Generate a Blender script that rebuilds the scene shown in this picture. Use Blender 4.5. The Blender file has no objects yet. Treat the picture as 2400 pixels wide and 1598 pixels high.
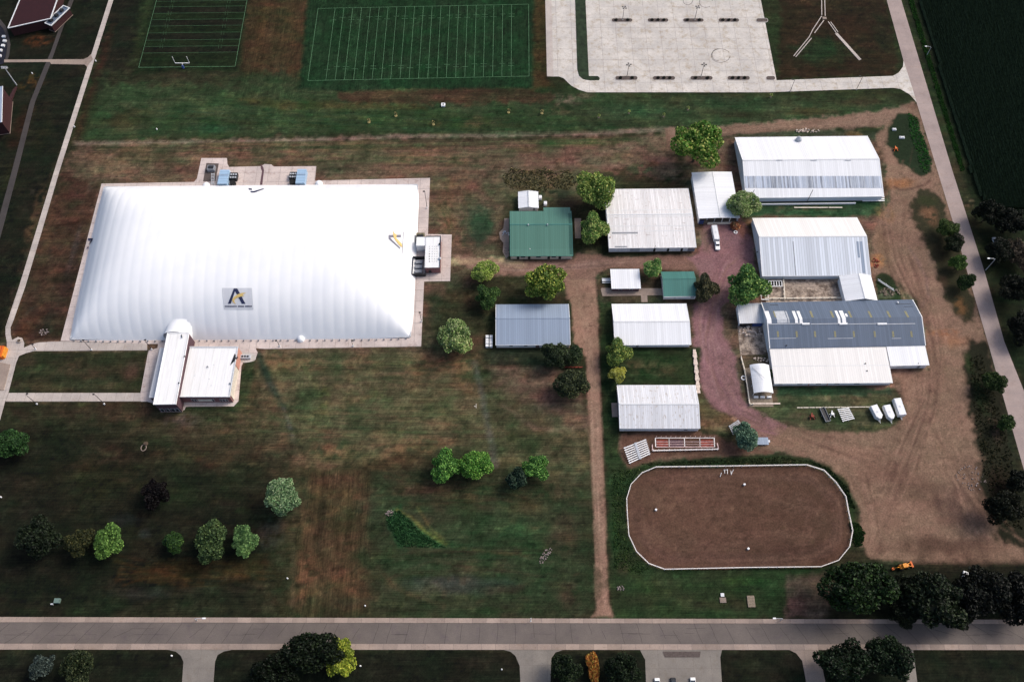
import bpy, math, random
import numpy as np
from mathutils import Vector
random.seed(7); np.random.seed(7)
S = bpy.context.scene
COL = S.collection

# ------------------------------------------------------------------ camera, light, exposure
H = 310.0                                   # flying height
PITCH = math.radians(61.75)                 # below the horizon
FPX = 2000.0                                # focal length for a 2400 px wide frame
Y0 = -H / math.tan(PITCH)
RX = math.pi / 2 - PITCH
cd = bpy.data.cameras.new("camera"); cam = bpy.data.objects.new("camera", cd); COL.objects.link(cam)
cam.location = (0, Y0, H); cam.rotation_euler = (RX, 0, 0)
cd.sensor_width = 36; cd.lens = 36 * FPX / 2400; cd.clip_start = 1; cd.clip_end = 20000
S.camera = cam

SUN_EL, SUN_AZ = 44.0, 62.0                 # azimuth clockwise from north (+Y)
world = bpy.data.worlds.new("World"); S.world = world; world.use_nodes = True
wn = world.node_tree; wn.nodes.clear()
sky = wn.nodes.new("ShaderNodeTexSky"); sky.sky_type = 'NISHITA'; sky.sun_disc = False
sky.sun_elevation = math.radians(SUN_EL); sky.sun_rotation = math.radians(SUN_AZ)
sky.dust_density = 6.0; sky.air_density = 1.0; sky.altitude = 400
bg = wn.nodes.new("ShaderNodeBackground"); bg.inputs[1].default_value = 0.13
wo = wn.nodes.new("ShaderNodeOutputWorld")
wn.links.new(sky.outputs[0], bg.inputs[0]); wn.links.new(bg.outputs[0], wo.inputs[0])
sl = bpy.data.lights.new("sun", 'SUN'); sl.energy = 1.5; sl.angle = math.radians(24); sl.color = (1.0, 0.95, 0.89)
sun = bpy.data.objects.new("sun", sl); COL.objects.link(sun)
sd = Vector((math.sin(math.radians(SUN_AZ)) * math.cos(math.radians(SUN_EL)),
             math.cos(math.radians(SUN_AZ)) * math.cos(math.radians(SUN_EL)), math.sin(math.radians(SUN_EL))))
sun.rotation_euler = (-sd).to_track_quat('-Z', 'Y').to_euler(); sun.location = (60, 60, 200)
S.view_settings.view_transform = 'Standard'; S.view_settings.look = 'None'
S.view_settings.exposure = 0.54; S.view_settings.gamma = 1; S.view_settings.use_curve_mapping = False
S.render.engine = 'CYCLES'
S.cycles.max_bounces = 6; S.cycles.diffuse_bounces = 3

# ------------------------------------------------------------------ measuring helper
def G(px, py, z=0.0):
    """where the view through a point of the 2400x1598 photograph meets height z"""
    x = (px - 1200) / FPX; y = -(py - 799) / FPX
    c, s = math.cos(RX), math.sin(RX)
    dy, dz = y * c + s, y * s - c
    t = (z - H) / dz
    return Vector((x * t, Y0 + dy * t, z))
def PXM(px, py, z=0.0):                      # pixels per metre east-west there
    p = G(px, py, z); q = G(px + 10, py, z); return 10 / (q - p).length

# ------------------------------------------------------------------ materials
KEXP = 1.25
def lin(c): c = c / 255; return c / 12.92 if c <= .04045 else ((c + .055) / 1.055) ** 2.4
def alb(r, g, b, lo=0.0): return tuple(max(lo, lin(v) / KEXP) for v in (r, g, b))
def new_mat(name):
    m = bpy.data.materials.new(name); m.use_nodes = True
    nt = m.node_tree; b = nt.nodes["Principled BSDF"]; b.inputs["Specular IOR Level"].default_value = .25
    return m, nt, b
def ramp(nt, fac, c0, c1, p0=.35, p1=.65):
    r = nt.nodes.new("ShaderNodeValToRGB"); e = r.color_ramp.elements
    e[0].position = p0; e[0].color = (*c0, 1); e[1].position = p1; e[1].color = (*c1, 1)
    nt.links.new(fac, r.inputs[0]); return r.outputs[0]
def noise(nt, scale, detail=4, vec=None, rough=.6):
    n = nt.nodes.new("ShaderNodeTexNoise"); n.inputs["Scale"].default_value = scale
    n.inputs["Detail"].default_value = detail; n.inputs["Roughness"].default_value = rough
    if vec is not None: nt.links.new(vec, n.inputs["Vector"])
    return n.outputs["Fac"]
def math_n(nt, op, a, b=None, c=None):
    n = nt.nodes.new("ShaderNodeMath"); n.operation = op
    for i, v in enumerate((a, b, c)):
        if v is None: continue
        if isinstance(v, (int, float)): n.inputs[i].default_value = v
        else: nt.links.new(v, n.inputs[i])
    return n.outputs[0]
def mixc(nt, fac, a, b, mode='MIX'):
    n = nt.nodes.new("ShaderNodeMix"); n.data_type = 'RGBA'; n.blend_type = mode
    for i, v in ((0, fac), (6, a), (7, b)):
        if isinstance(v, (int, float)): n.inputs[i].default_value = v
        elif isinstance(v, tuple): n.inputs[i].default_value = (*v, 1)
        else: nt.links.new(v, n.inputs[i])
    return n.outputs[2]
def scaled(nt, sx, sy, sz, src="Object"):
    tc = nt.nodes.new("ShaderNodeTexCoord"); mp = nt.nodes.new("ShaderNodeMapping")
    mp.inputs["Scale"].default_value = (sx, sy, sz); nt.links.new(tc.outputs[src], mp.inputs[0]); return mp.outputs[0]
def bump(nt, b, h, strength=.3, dist=.1):
    n = nt.nodes.new("ShaderNodeBump"); n.inputs["Strength"].default_value = strength; n.inputs["Distance"].default_value = dist
    nt.links.new(h, n.inputs["Height"]); nt.links.new(n.outputs[0], b.inputs["Normal"])

def plain(name, c, rough=.6, var=.12, scale=1.5, metal=0.0):
    m, nt, b = new_mat(name)
    v = noise(nt, scale, 4, scaled(nt, 1, 1, 1))
    lo = tuple(x * (1 - var) for x in c); hi = tuple(min(1, x * (1 + var)) for x in c)
    nt.links.new(ramp(nt, v, lo, hi), b.inputs["Base Color"])
    b.inputs["Roughness"].default_value = rough; b.inputs["Metallic"].default_value = metal
    return m
def panelled(name, c, axis=0, width=.9, var=.10, line=.3, dirt=.0, dirtc=(.25, .2, .16), rough=.45, speck=0.0, metal=0.0):
    """sheet metal with ribs: panel to panel shade, seam lines, streaks down the slope"""
    m, nt, b = new_mat(name)
    tc = nt.nodes.new("ShaderNodeTexCoord"); sp = nt.nodes.new("ShaderNodeSeparateXYZ"); nt.links.new(tc.outputs["Object"], sp.inputs[0])
    u = math_n(nt, 'DIVIDE', sp.outputs[axis], width)
    wnn = nt.nodes.new("ShaderNodeTexWhiteNoise"); wnn.noise_dimensions = '1D'
    nt.links.new(math_n(nt, 'FLOOR', u), wnn.inputs["W"])
    base = mixc(nt, wnn.outputs["Value"], tuple(x * (1 - var) for x in c), tuple(min(1, x * (1 + var * .5)) for x in c))
    fr = math_n(nt, 'FRACT', u)
    seam = math_n(nt, 'LESS_THAN', fr, .16)
    base = mixc(nt, math_n(nt, 'MULTIPLY', seam, line), base, tuple(x * .45 for x in c))
    st = scaled(nt, *((1.6, .12, .12) if axis == 0 else (.12, 1.6, .12)))
    if dirt > 0:
        f = noise(nt, 1.0, 6, st, .7)
        f2 = nt.nodes.new("ShaderNodeMapRange"); f2.inputs[1].default_value = .45; f2.inputs[2].default_value = .8
        nt.links.new(f, f2.inputs[0])
        base = mixc(nt, math_n(nt, 'MULTIPLY', f2.outputs[0], dirt), base, dirtc)
    if speck > 0:
        vv = noise(nt, 1.0, 3, scaled(nt, *((1.5, .55, .55) if axis == 0 else (.55, 1.5, .55))), .5)
        f3 = nt.nodes.new("ShaderNodeMapRange"); f3.inputs[1].default_value = .60; f3.inputs[2].default_value = .68
        nt.links.new(vv, f3.inputs[0])
        base = mixc(nt, math_n(nt, 'MULTIPLY', f3.outputs[0], speck), base, dirtc)
    nt.links.new(base, b.inputs["Base Color"])
    b.inputs["Roughness"].default_value = rough; b.inputs["Metallic"].default_value = metal
    tri = math_n(nt, 'ABSOLUTE', math_n(nt, 'SUBTRACT', fr, .08))
    bump(nt, b, math_n(nt, 'LESS_THAN', tri, .09), .5, .06)
    return m
def concrete(name, c, var=.10, stain=.35, stainc=None, dark=.5, thr=.54):
    m, nt, b = new_mat(name)
    oi = nt.nodes.new("ShaderNodeObjectInfo")
    geo = nt.nodes.new("ShaderNodeNewGeometry")
    def nz(s, d=4, r=.6, sc=(1, 1, 1)):
        mp = nt.nodes.new("ShaderNodeMapping"); mp.inputs["Scale"].default_value = sc
        nt.links.new(geo.outputs["Position"], mp.inputs[0]); return noise(nt, s, d, mp.outputs[0], r)
    base = mixc(nt, oi.outputs["Random"], tuple(x * (1 - var) for x in c), tuple(x * (1 + var * .6) for x in c))
    base = mixc(nt, 1.0, base, ramp(nt, nz(.09, 5, .65), (.80, .79, .78), (1.08, 1.06, 1.02)), 'MULTIPLY')
    f = nt.nodes.new("ShaderNodeMapRange"); f.inputs[1].default_value = thr; f.inputs[2].default_value = thr + .14
    nt.links.new(nz(.28, 6, .72), f.inputs[0])
    base = mixc(nt, math_n(nt, 'MULTIPLY', f.outputs[0], stain), base, stainc or tuple(x * y for x, y in zip(c, (.62, .52, .40))))
    f = nt.nodes.new("ShaderNodeMapRange"); f.inputs[1].default_value = thr + .06; f.inputs[2].default_value = thr + .14
    nt.links.new(nz(.8, 4, .6, (1, 2.2, 1)), f.inputs[0])
    base = mixc(nt, math_n(nt, 'MULTIPLY', f.outputs[0], dark * .6), base, tuple(x * .4 for x in c))
    base = mixc(nt, 1.0, base, ramp(nt, nz(3.0, 3), (.9, .9, .9), (1.06, 1.06, 1.06)), 'MULTIPLY')
    nt.links.new(base, b.inputs["Base Color"]); b.inputs["Roughness"].default_value = .85
    return m
def foliage(name, c, c2=None, var=.62):
    m, nt, b = new_mat(name)
    geo = nt.nodes.new("ShaderNodeNewGeometry")
    r = geo.outputs["Random Per Island"]
    c2 = c2 or (c[0] * 1.8, c[1] * 1.45, c[2] * .9)
    rp = nt.nodes.new("ShaderNodeValToRGB"); e = rp.color_ramp.elements
    e[0].position = 0; e[0].color = (*[x * (1 - var) for x in c], 1)
    e[1].position = 1; e[1].color = (*c2, 1)
    k = e.new(.55); k.color = (*c, 1)
    nt.links.new(r, rp.inputs[0])
    big = noise(nt, .35, 2, scaled(nt, 1, 1, 1))
    col = mixc(nt, 1.0, rp.outputs[0], ramp(nt, big, (.7, .75, .75), (1.25, 1.2, 1.1)), 'MULTIPLY')
    nt.links.new(col, b.inputs["Base Color"]); b.inputs["Roughness"].default_value = .55
    b.inputs["Specular IOR Level"].default_value = .2
    tr = nt.nodes.new("ShaderNodeBsdfTranslucent"); nt.links.new(col, tr.inputs[0])
    mx = nt.nodes.new("ShaderNodeMixShader"); mx.inputs[0].default_value = .22
    out = nt.nodes["Material Output"]
    nt.links.new(b.outputs[0], mx.inputs[1]); nt.links.new(tr.outputs[0], mx.inputs[2]); nt.links.new(mx.outputs[0], out.inputs[0])
    return m

M = {}
M['white_roof'] = panelled("white_roof", (.72, .73, .75), 0, .9, .08, .25, .22, (.50, .49, .49))
M['white_roof_ns'] = panelled("white_roof_ns", (.73, .74, .76), 1, .9, .06, .18, .18, (.52, .51, .51))
M['flat_white'] = panelled("membrane_roof", (.75, .75, .745), 0, 3.1, .03, .08, .5, (.50, .47, .42))
M['cream_roof'] = panelled("cream_roof", (.72, .70, .675), 0, .9, .07, .25, .22, (.52, .47, .43))
M['worn_roof'] = panelled("worn_white_roof", (.72, .705, .70), 0, .75, .14, .35, .65, (.42, .36, .33), speck=.45)
M['rusty_roof'] = panelled("speckled_white_roof", (.64, .65, .68), 0, .75, .14, .35, .5, (.40, .35, .31), speck=.85)
M['pale_roof'] = panelled("pale_sheet_roof", (.60, .61, .64), 0, .9, .09, .3, .3, (.45, .40, .36))
M['stripe_roof'] = panelled("grey_white_striped_roof", (.60, .64, .70), 0, 1.1, .20, .65, .35, (.36, .40, .46))
M['skylight'] = panelled("translucent_panel_roof", (.36, .41, .50), 0, .8, .55, .5, .8, (.64, .68, .74))
M['grey_roof'] = panelled("slate_grey_roof", alb(98, 112, 132), 0, .9, .14, .35, .3, alb(72, 86, 100))
M['blue_grey_roof'] = panelled("blue_grey_roof", alb(150, 165, 185), 0, .9, .10, .35, .1, alb(120, 135, 150))
M['green_roof'] = panelled("green_metal_roof", alb(84, 128, 114), 0, .8, .10, .35, .1, alb(70, 112, 102))
M['green_roof2'] = panelled("green_metal_roof_small", alb(72, 126, 118), 0, .8, .10, .30)
M['green_dark'] = panelled('dark_green_hip', alb(52, 96, 86), 1, .8, .1, .3)
M['trim_dirty'] = plain('dirty_sheet', alb(186, 172, 168), .8, .3, 2)
M['white_wall'] = panelled("white_metal_wall", (.76, .77, .79), 0, .9, .06, .25, .2, (.4, .38, .35))
M['blue_white_wall'] = panelled("pale_blue_wall", (.60, .66, .72), 1, .9, .08, .3, .25, (.4, .38, .35))
M['white'] = plain("white_paint", (.76, .76, .76), .5, .05)
M['cream'] = plain("cream_paint", (.62, .56, .47), .6, .15)
M['trim'] = plain("light_trim", (.6, .61, .62), .5, .08)
M['brick'] = plain("red_brown_brick", alb(140, 98, 98), .8, .25, 2.0)
M['dim_brick'] = plain('deep_red_brick', alb(62, 36, 38), .8, .25, 2.0)
M['dark_brick'] = plain("dark_brick", alb(96, 72, 78), .8, .25, 2.0)
M['orange_brick'] = plain("salmon_brick", alb(205, 150, 132), .8, .12, 2.0)
M['dark'] = plain("dark_metal", (.02, .021, .024), .5, .2)
M['glass'] = plain("window_glass", (.03, .035, .045), .08, .1)
M['grey'] = plain("grey_metal", (.22, .23, .25), .5, .15)
M['galv'] = plain("galvanised_metal", (.42, .44, .47), .4, .15)
M['lightblue'] = panelled("pale_blue_housing", alb(165, 195, 222), 1, 1.4, .05, .5)
M['navy'] = plain("navy_print", alb(44, 50, 82), .6, .05)
M['gold'] = plain("gold_print", alb(220, 190, 120), .6, .08)
M['greyprint'] = plain("grey_banner", alb(212, 214, 220), .6, .03)
M['pink'] = plain("pinkish_white_pipe", (.62, .44, .42), .5, .25, .8)
M['rust'] = plain("rusty_red", alb(140, 62, 48), .7, .3)
M['orange'] = plain("orange_paint", alb(225, 110, 40), .5, .15)
M['yellow'] = plain("yellow_orange_paint", alb(230, 150, 50), .5, .2)
M['blue'] = plain("blue_paint", alb(70, 90, 150), .5, .1)
M['bark'] = plain("bark", (.07, .05, .035), .9, .3, 4)
M['rubber'] = plain("rubber", (.012, .012, .012), .8, .2)
M['wood'] = plain("weathered_wood", (.20, .16, .12), .85, .3, 3)
M['straw'] = plain("dry_straw", alb(150, 138, 92), .9, .25, 3)
M['stone'] = plain("pale_rubble", alb(150, 136, 132), .9, .3, 3)
M['stonecream'] = plain("cream_stone", alb(222, 204, 190), .9, .2, 2)
M['mulch'] = plain("grey_brown_mulch", alb(92, 82, 78), .95, .2, 2)
M['darkred'] = plain("dark_red_roof", alb(50, 18, 20), .6, .1, .5)
M['asphalt'] = concrete("asphalt", alb(112, 104, 100), .0, .35, alb(92, 80, 88), .25)
M['kerb'] = concrete("kerb_concrete", alb(168, 151, 141), .16, .35)
M['road_concrete'] = concrete("road_concrete", alb(172, 156, 152), .05, .3)
M['lot'] = concrete("pale_concrete", alb(212, 207, 202), .06, .75, alb(178, 164, 144), .6, .50)
M['walk'] = concrete("walk_concrete", alb(196, 186, 180), .07, .35)
M['walk_dim'] = concrete("old_walk_concrete", alb(160, 144, 134), .08, .35)
M['pad'] = concrete("pad_concrete", alb(214, 200, 195), .06, .55, alb(150, 122, 110), .8)
M['dimgrey'] = concrete("dim_grey_path", alb(70, 66, 66), .08, .4)
M['yardslab'] = concrete("dirty_slab", alb(196, 178, 162), .1, .95, alb(92, 76, 66), 1.4, .45)
M['lowlot'] = concrete("driveway_concrete", alb(136, 130, 124), .06, .35)
M['joint'] = plain("joint_filler", alb(120, 110, 106), .9, .1)
M['crack'] = plain("tar_crack", (.028, .024, .024), .9, .1)
M['chalk'] = plain("chalk_line", alb(92, 132, 96), .9, .25, .6)
M['chalk_dim'] = plain("faded_chalk_line", alb(60, 92, 62), .9, .25, .6)
M['tread'] = plain("tyre_mark", alb(150, 140, 138), .9, .1)

# ------------------------------------------------------------------ object helpers
def link(name, me, mat=None, parent=None, loc=None):
    o = bpy.data.objects.new(name, me); COL.objects.link(o)
    if mat is not None and me is not None and not me.materials: me.materials.append(mat)
    if parent is not None: o.parent = parent
    if loc is not None: o.location = loc
    return o
def mesh(name, vs, fs, smooth=False):
    me = bpy.data.meshes.new(name); me.from_pydata([tuple(v) for v in vs], [], fs); me.update()
    if smooth: me.polygons.foreach_set("use_smooth", [True] * len(me.polygons))
    return me
def tag(o, label=None, cat=None, group=None, kind=None):
    if label: o["label"] = label
    if cat: o["category"] = cat
    if group: o["group"] = group
    if kind: o["kind"] = kind
    return o
def empty(name, loc, rz=0, **k):
    o = bpy.data.objects.new(name, None); COL.objects.link(o); o.location = loc; o.rotation_euler = (0, 0, rz)
    o.empty_display_size = .5
    return tag(o, **k)
class MB:
    def __init__(s): s.v = []; s.f = []
    def add(s, vs, fs):
        n = len(s.v); s.v += [tuple(v) for v in vs]; s.f += [tuple(i + n for i in f) for f in fs]; return s
    def box(s, x0, x1, y0, y1, z0, z1):
        return s.add([(x0, y0, z0), (x1, y0, z0), (x1, y1, z0), (x0, y1, z0), (x0, y0, z1), (x1, y0, z1), (x1, y1, z1), (x0, y1, z1)],
                     [(0, 3, 2, 1), (4, 5, 6, 7), (0, 1, 5, 4), (1, 2, 6, 5), (2, 3, 7, 6), (3, 0, 4, 7)])
    def bar(s, a, b, w, h=None):
        a = Vector(a); b = Vector(b); h = h or w; d = (b - a)
        if d.length < 1e-6: return s
        d.normalize(); up = Vector((0, 0, 1)) if abs(d.z) < .95 else Vector((1, 0, 0))
        u = d.cross(up).normalized(); n = u.cross(d)
        vs = [p + u * (w / 2 * i) + n * (h / 2 * j) for p in (a, b) for i, j in ((-1, -1), (1, -1), (1, 1), (-1, 1))]
        return s.add(vs, [(0, 3, 2, 1), (4, 5, 6, 7), (0, 1, 5, 4), (1, 2, 6, 5), (2, 3, 7, 6), (3, 0, 4, 7)][:6])
    def tube(s, a, b, r0, r1=None, n=8):
        a = Vector(a); b = Vector(b); r1 = r0 if r1 is None else r1; d = (b - a).normalized()
        up = Vector((0, 0, 1)) if abs(d.z) < .95 else Vector((1, 0, 0)); u = d.cross(up).normalized(); w = u.cross(d)
        vs = []
        for p, r in ((a, r0), (b, r1)):
            for i in range(n):
                t = 2 * math.pi * i / n; vs.append(p + u * (r * math.cos(t)) + w * (r * math.sin(t)))
        fs = [(i, (i + 1) % n, n + (i + 1) % n, n + i) for i in range(n)] + [tuple(range(n))[::-1], tuple(range(n, 2 * n))]
        return s.add(vs, fs)
    def prism(s, pts, z0, z1):
        n = len(pts); 
        if area2(pts) < 0: pts = pts[::-1]
        return s.add([(p[0], p[1], z0) for p in pts] + [(p[0], p[1], z1) for p in pts],
                     [tuple(range(n))[::-1], tuple(range(n, 2 * n))] + [(i, (i + 1) % n, n + (i + 1) % n, n + i) for i in range(n)])
    def build(s, name, mat, parent=None, smooth=False):
        return link(name, mesh(name, s.v, s.f, smooth), mat, parent)
def area2(p): return sum(p[i][0] * p[(i + 1) % len(p)][1] - p[(i + 1) % len(p)][0] * p[i][1] for i in range(len(p)))
def W(pts, z=0.0): return [tuple(G(x, y, z)[:2]) for x, y in pts]

def smooth_poly(pts, k=2):
    for _ in range(k):
        q = []
        for i in range(len(pts)):
            a, b = pts[i], pts[(i + 1) % len(pts)]
            q += [(a[0] * .75 + b[0] * .25, a[1] * .75 + b[1] * .25), (a[0] * .25 + b[0] * .75, a[1] * .25 + b[1] * .75)]
        pts = q
    return pts
def clip(poly, x0, x1, y0, y1):
    def side(p, ax, v, sgn):
        out = []
        for i in range(len(p)):
            a, b = p[i], p[(i + 1) % len(p)]
            ia, ib = sgn * (a[ax] - v) >= 0, sgn * (b[ax] - v) >= 0
            if ia: out.append(a)
            if ia != ib:
                t = (v - a[ax]) / (b[ax] - a[ax]); out.append((a[0] + t * (b[0] - a[0]), a[1] + t * (b[1] - a[1])))
        return out
    for ax, v, s_ in ((0, x0, 1), (0, x1, -1), (1, y0, 1), (1, y1, -1)):
        poly = side(poly, ax, v, s_)
        if len(poly) < 3: return []
    return poly

def paved(name, pts, mat, cell, z=.04, th=.10, gap=.07, sheet='joint', rz=0.0, origin=(0, 0), top=.02, slab='slab', cell_y=None):
    """a structure sheet (the joints) with every poured slab a piece of its own, proud of the joints"""
    base = MB().prism(pts, z - th, z).build(name, M[sheet]); tag(base, kind='structure')
    c, s = math.cos(-rz), math.sin(-rz)
    L = [((p[0] - origin[0]) * c - (p[1] - origin[1]) * s, (p[0] - origin[0]) * s + (p[1] - origin[1]) * c) for p in pts]
    if area2(L) < 0: L = L[::-1]
    cy = cell_y or cell
    xs = [p[0] for p in L]; ys = [p[1] for p in L]
    full = None
    for i in range(math.floor(min(xs) / cell), math.ceil(max(xs) / cell)):
        for j in range(math.floor(min(ys) / cy), math.ceil(max(ys) / cy)):
            q = clip(L, i * cell + gap / 2, (i + 1) * cell - gap / 2, j * cy + gap / 2, (j + 1) * cy - gap / 2)
            if len(q) < 3 or abs(area2(q)) / 2 < .06: continue
            cx, cyy = (i + .5) * cell, (j + .5) * cy
            q = [(a - cx, b - cyy) for a, b in q]
            if abs(abs(area2(q)) / 2 - (cell - gap) * (cy - gap)) < 1e-3:
                if full is None: full = mesh(slab, *prism_data(q, 0, top))
                me = full
            else: me = mesh(slab, *prism_data(q, 0, top))
            o = link(slab, me, mat, base)
            c2, s2 = math.cos(rz), math.sin(rz)
            o.location = (origin[0] + cx * c2 - cyy * s2, origin[1] + cx * s2 + cyy * c2, z + .001)
            o.rotation_euler = (0, 0, rz)
    return base
def prism_data(pts, z0, z1):
    b = MB().prism(pts, z0, z1); return b.v, b.f

# ------------------------------------------------------------------ ground: one sheet out to the horizon, soil and grass colours with edge vignetting painted in
def hash2(i, j, seed):
    h = (i.astype(np.int64) * 374761393 + j.astype(np.int64) * 668265263 + seed * 1442695041) & 0xffffffff
    h = ((h ^ (h >> 13)) * 1274126177) & 0xffffffff
    return ((h ^ (h >> 16)) & 0xffff) / 65535.0
def vnoise(x, y, seed=0):
    i = np.floor(x); j = np.floor(y); fx = x - i; fy = y - j
    fx = fx * fx * (3 - 2 * fx); fy = fy * fy * (3 - 2 * fy)
    a = hash2(i, j, seed); b = hash2(i + 1, j, seed); c = hash2(i, j + 1, seed); d = hash2(i + 1, j + 1, seed)
    return (a * (1 - fx) + b * fx) * (1 - fy) + (c * (1 - fx) + d * fx) * fy
def fbm(x, y, seed=0, o=4):
    s = 0; a = 1; t = 0
    for k in range(o): s = s + a * vnoise(x, y, seed + k * 17); t += a; a *= .55; x = x * 2.03; y = y * 2.03
    return s / t
st = .62
xi = np.arange(-292, 292.01, st); yi = np.arange(-152, 214.01, st)
far = np.array([6, 16, 40, 90, 200, 450, 1000, 2500, 6000.])
xs = np.concatenate([xi[0] - far[::-1], xi, xi[-1] + far]); ys = np.concatenate([yi[0] - far[::-1], yi, yi[-1] + far])
NX, NY = len(xs), len(ys)
X, Y = np.meshgrid(xs, ys); X = X.ravel(); Y = Y.ravel()
C = np.empty((len(X), 3))
F1 = fbm(X / 22, Y / 22, 1); F2 = fbm(X / 7, Y / 7, 2); F3 = fbm(X / 2.2, Y / 2.2, 3, 3)
MOWX = fbm(X / 26, Y / 1.3, 4, 3); MOWY = fbm(X / 1.3, Y / 26, 5, 3)
FE = fbm(X / 3.0, Y / 3.0, 8, 3)
def A(*c): return np.array([max(f, lin(v) / KEXP) for v, f in zip(c, (.0082, .0086, .0052))])
C[:] = A(46, 44, 30)
REG = np.zeros(len(X), np.int8)
def sdist(pts, idx):
    x, y = X[idx], Y[idx]; d = np.full(x.shape, 1e9); ins = np.zeros(x.shape, bool)
    for i in range(len(pts)):
        ax, ay = pts[i]; bx, by = pts[(i + 1) % len(pts)]
        ex, ey = bx - ax, by - ay; t = np.clip(((x - ax) * ex + (y - ay) * ey) / (ex * ex + ey * ey + 1e-9), 0, 1)
        d = np.minimum(d, np.hypot(x - ax - t * ex, y - ay - t * ey))
        if abs(by - ay) > 1e-9:
            c = ((ay > y) != (by > y)) & (x < (bx - ax) * (y - ay) / (by - ay) + ax); ins ^= c
    return np.where(ins, -d, d)
def paint(px, col, edge=1.0, rag=1.5, k=1.0, reg=0, seed=0, mot=None, world=False):
    pts = px if world else W(px)
    m = edge + rag + 2
    x0 = min(p[0] for p in pts) - m; x1 = max(p[0] for p in pts) + m; y0 = min(p[1] for p in pts) - m; y1 = max(p[1] for p in pts) + m
    idx = np.nonzero((X > x0) & (X < x1) & (Y > y0) & (Y < y1))[0]
    if not len(idx): return
    sd_ = sdist(pts, idx) + (FE[idx] - .5) * 2 * rag + (F2[idx] - .5) * rag
    a = np.clip(.5 - sd_ / (2 * edge), 0, 1); a = a * a * (3 - 2 * a) * k
    if mot is not None: a = a * np.clip((F2[idx] * .6 + F3[idx] * .4 - mot) * 5 + .5, 0, 1)
    C[idx] = C[idx] * (1 - a[:, None]) + A(*col) * a[:, None]
    if reg: REG[idx[sd_ < 0]] = reg
def blob(px, py, rx, ry, col, k=.7, mot=None):
    c = G(px, py); sx = PXM(px, py); a = (G(px, py - ry) - G(px, py + ry)).length / 2; b = rx / sx
    idx = np.nonzero((np.abs(X - c.x) < b * 1.8) & (np.abs(Y - c.y) < a * 1.8))[0]
    if not len(idx): return
    d = np.hypot((X[idx] - c.x) / b, (Y[idx] - c.y) / a) + (F2[idx] - .5) * 1.0 + (FE[idx] - .5) * .5
    t = np.clip(1.25 - d, 0, 1); t = t * t * (3 - 2 * t) * k
    if mot is not None: t = t * np.clip((F3[idx] - mot) * 5 + .5, 0, 1)
    C[idx] = C[idx] * (1 - t[:, None]) + A(*col) * t[:, None]
def stroke(px, wpx, col, k=.8, edge=.6, rag=.5, reg=0):
    pts = [G(x, y) for x, y in px]; w = wpx / PXM(*px[len(px) // 2]) / 2
    m = w + edge + rag + 1
    idx = np.nonzero((X > min(p.x for p in pts) - m) & (X < max(p.x for p in pts) + m) & (Y > min(p.y for p in pts) - m) & (Y < max(p.y for p in pts) + m))[0]
    if not len(idx): return
    x, y = X[idx], Y[idx]; d = np.full(x.shape, 1e9)
    for a, b in zip(pts, pts[1:]):
        ex, ey = b.x - a.x, b.y - a.y; t = np.clip(((x - a.x) * ex + (y - a.y) * ey) / (ex * ex + ey * ey), 0, 1)
        d = np.minimum(d, np.hypot(x - a.x - t * ex, y - a.y - t * ey))
    sd_ = d - w + (FE[idx] - .5) * 2 * rag
    a = np.clip(.5 - sd_ / (2 * edge), 0, 1) * k
    C[idx] = C[idx] * (1 - a[:, None]) + A(*col) * a[:, None]
    if reg: REG[idx[sd_ < 0]] = reg

# --- grass and dry grass, from the far side to the near side
paint([(-400, -200), (2600, -200), (2600, 330), (-400, 330)], (38, 44, 26), 6, 6)
paint([(-400, -200), (270, -200), (255, 40), (125, 400), (8, 790), (-400, 900)], (22, 26, 17), 2, 2)  # far-left lawn painted darker, part of the vignetting in the ground colour
for b_ in ((90, 95, 34, 18, (72, 42, 24), .8, .45), (72, 190, 30, 26, (66, 46, 24), .8, .45), (45, 300, 25, 60, (44, 26, 18), .6), (95, 330, 20, 50, (30, 34, 20), .5),
           (20, 420, 22, 40, (36, 34, 18), .6), (170, 60, 14, 22, (24, 34, 26), .5)): blob(*b_)
paint([(262, -40), (345, -40), (300, 170), (235, 230), (215, 190)], (20, 24, 15), 3, 3)
stroke([(262, 60), (238, 150), (205, 240), (180, 330)], 14, (56, 32, 24), .55, 2, 2)
paint([(560, -60), (735, -60), (705, 235), (560, 235)], (58, 45, 30), 3, 3)
blob(650, 165, 32, 26, (28, 42, 26), .7, .45); blob(640, 215, 22, 26, (84, 74, 34), .6, .45); blob(615, 60, 14, 50, (66, 48, 28), .5)
paint([(250, 165), (720, 180), (1250, 215), (1330, 222), (2150, 236), (2140, 290), (1300, 312), (200, 330)], (48, 58, 37), 4, 4)
paint([(790, 214), (1000, 206), (1180, 204), (1290, 216), (1300, 238), (1000, 245), (800, 240)], (66, 44, 34), 2, 3, .8)
paint([(560, 232), (800, 240), (1000, 246), (1000, 258), (650, 256)], (70, 62, 34), 2, 2, .5)
paint([(255, 160), (560, 158), (570, 200), (380, 205), (250, 190)], (44, 34, 26), 4, 4, .7)
blob(1330, 235, 36, 16, (112, 88, 78), .7, .45); blob(1370, 225, 26, 9, (100, 78, 66), .6); blob(1310, 262, 30, 12, (84, 70, 52), .5, .45)
blob(1110, 285, 36, 14, (104, 80, 58), .55, .45); blob(1016, 290, 16, 7, (110, 96, 60), .6, .4); blob(1180, 290, 60, 16, (66, 52, 40), .5)
blob(300, 280, 60, 22, (48, 42, 26), .6); blob(500, 300, 70, 16, (34, 60, 40), .6); blob(1500, 262, 120, 20, (38, 62, 40), .5)
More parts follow.
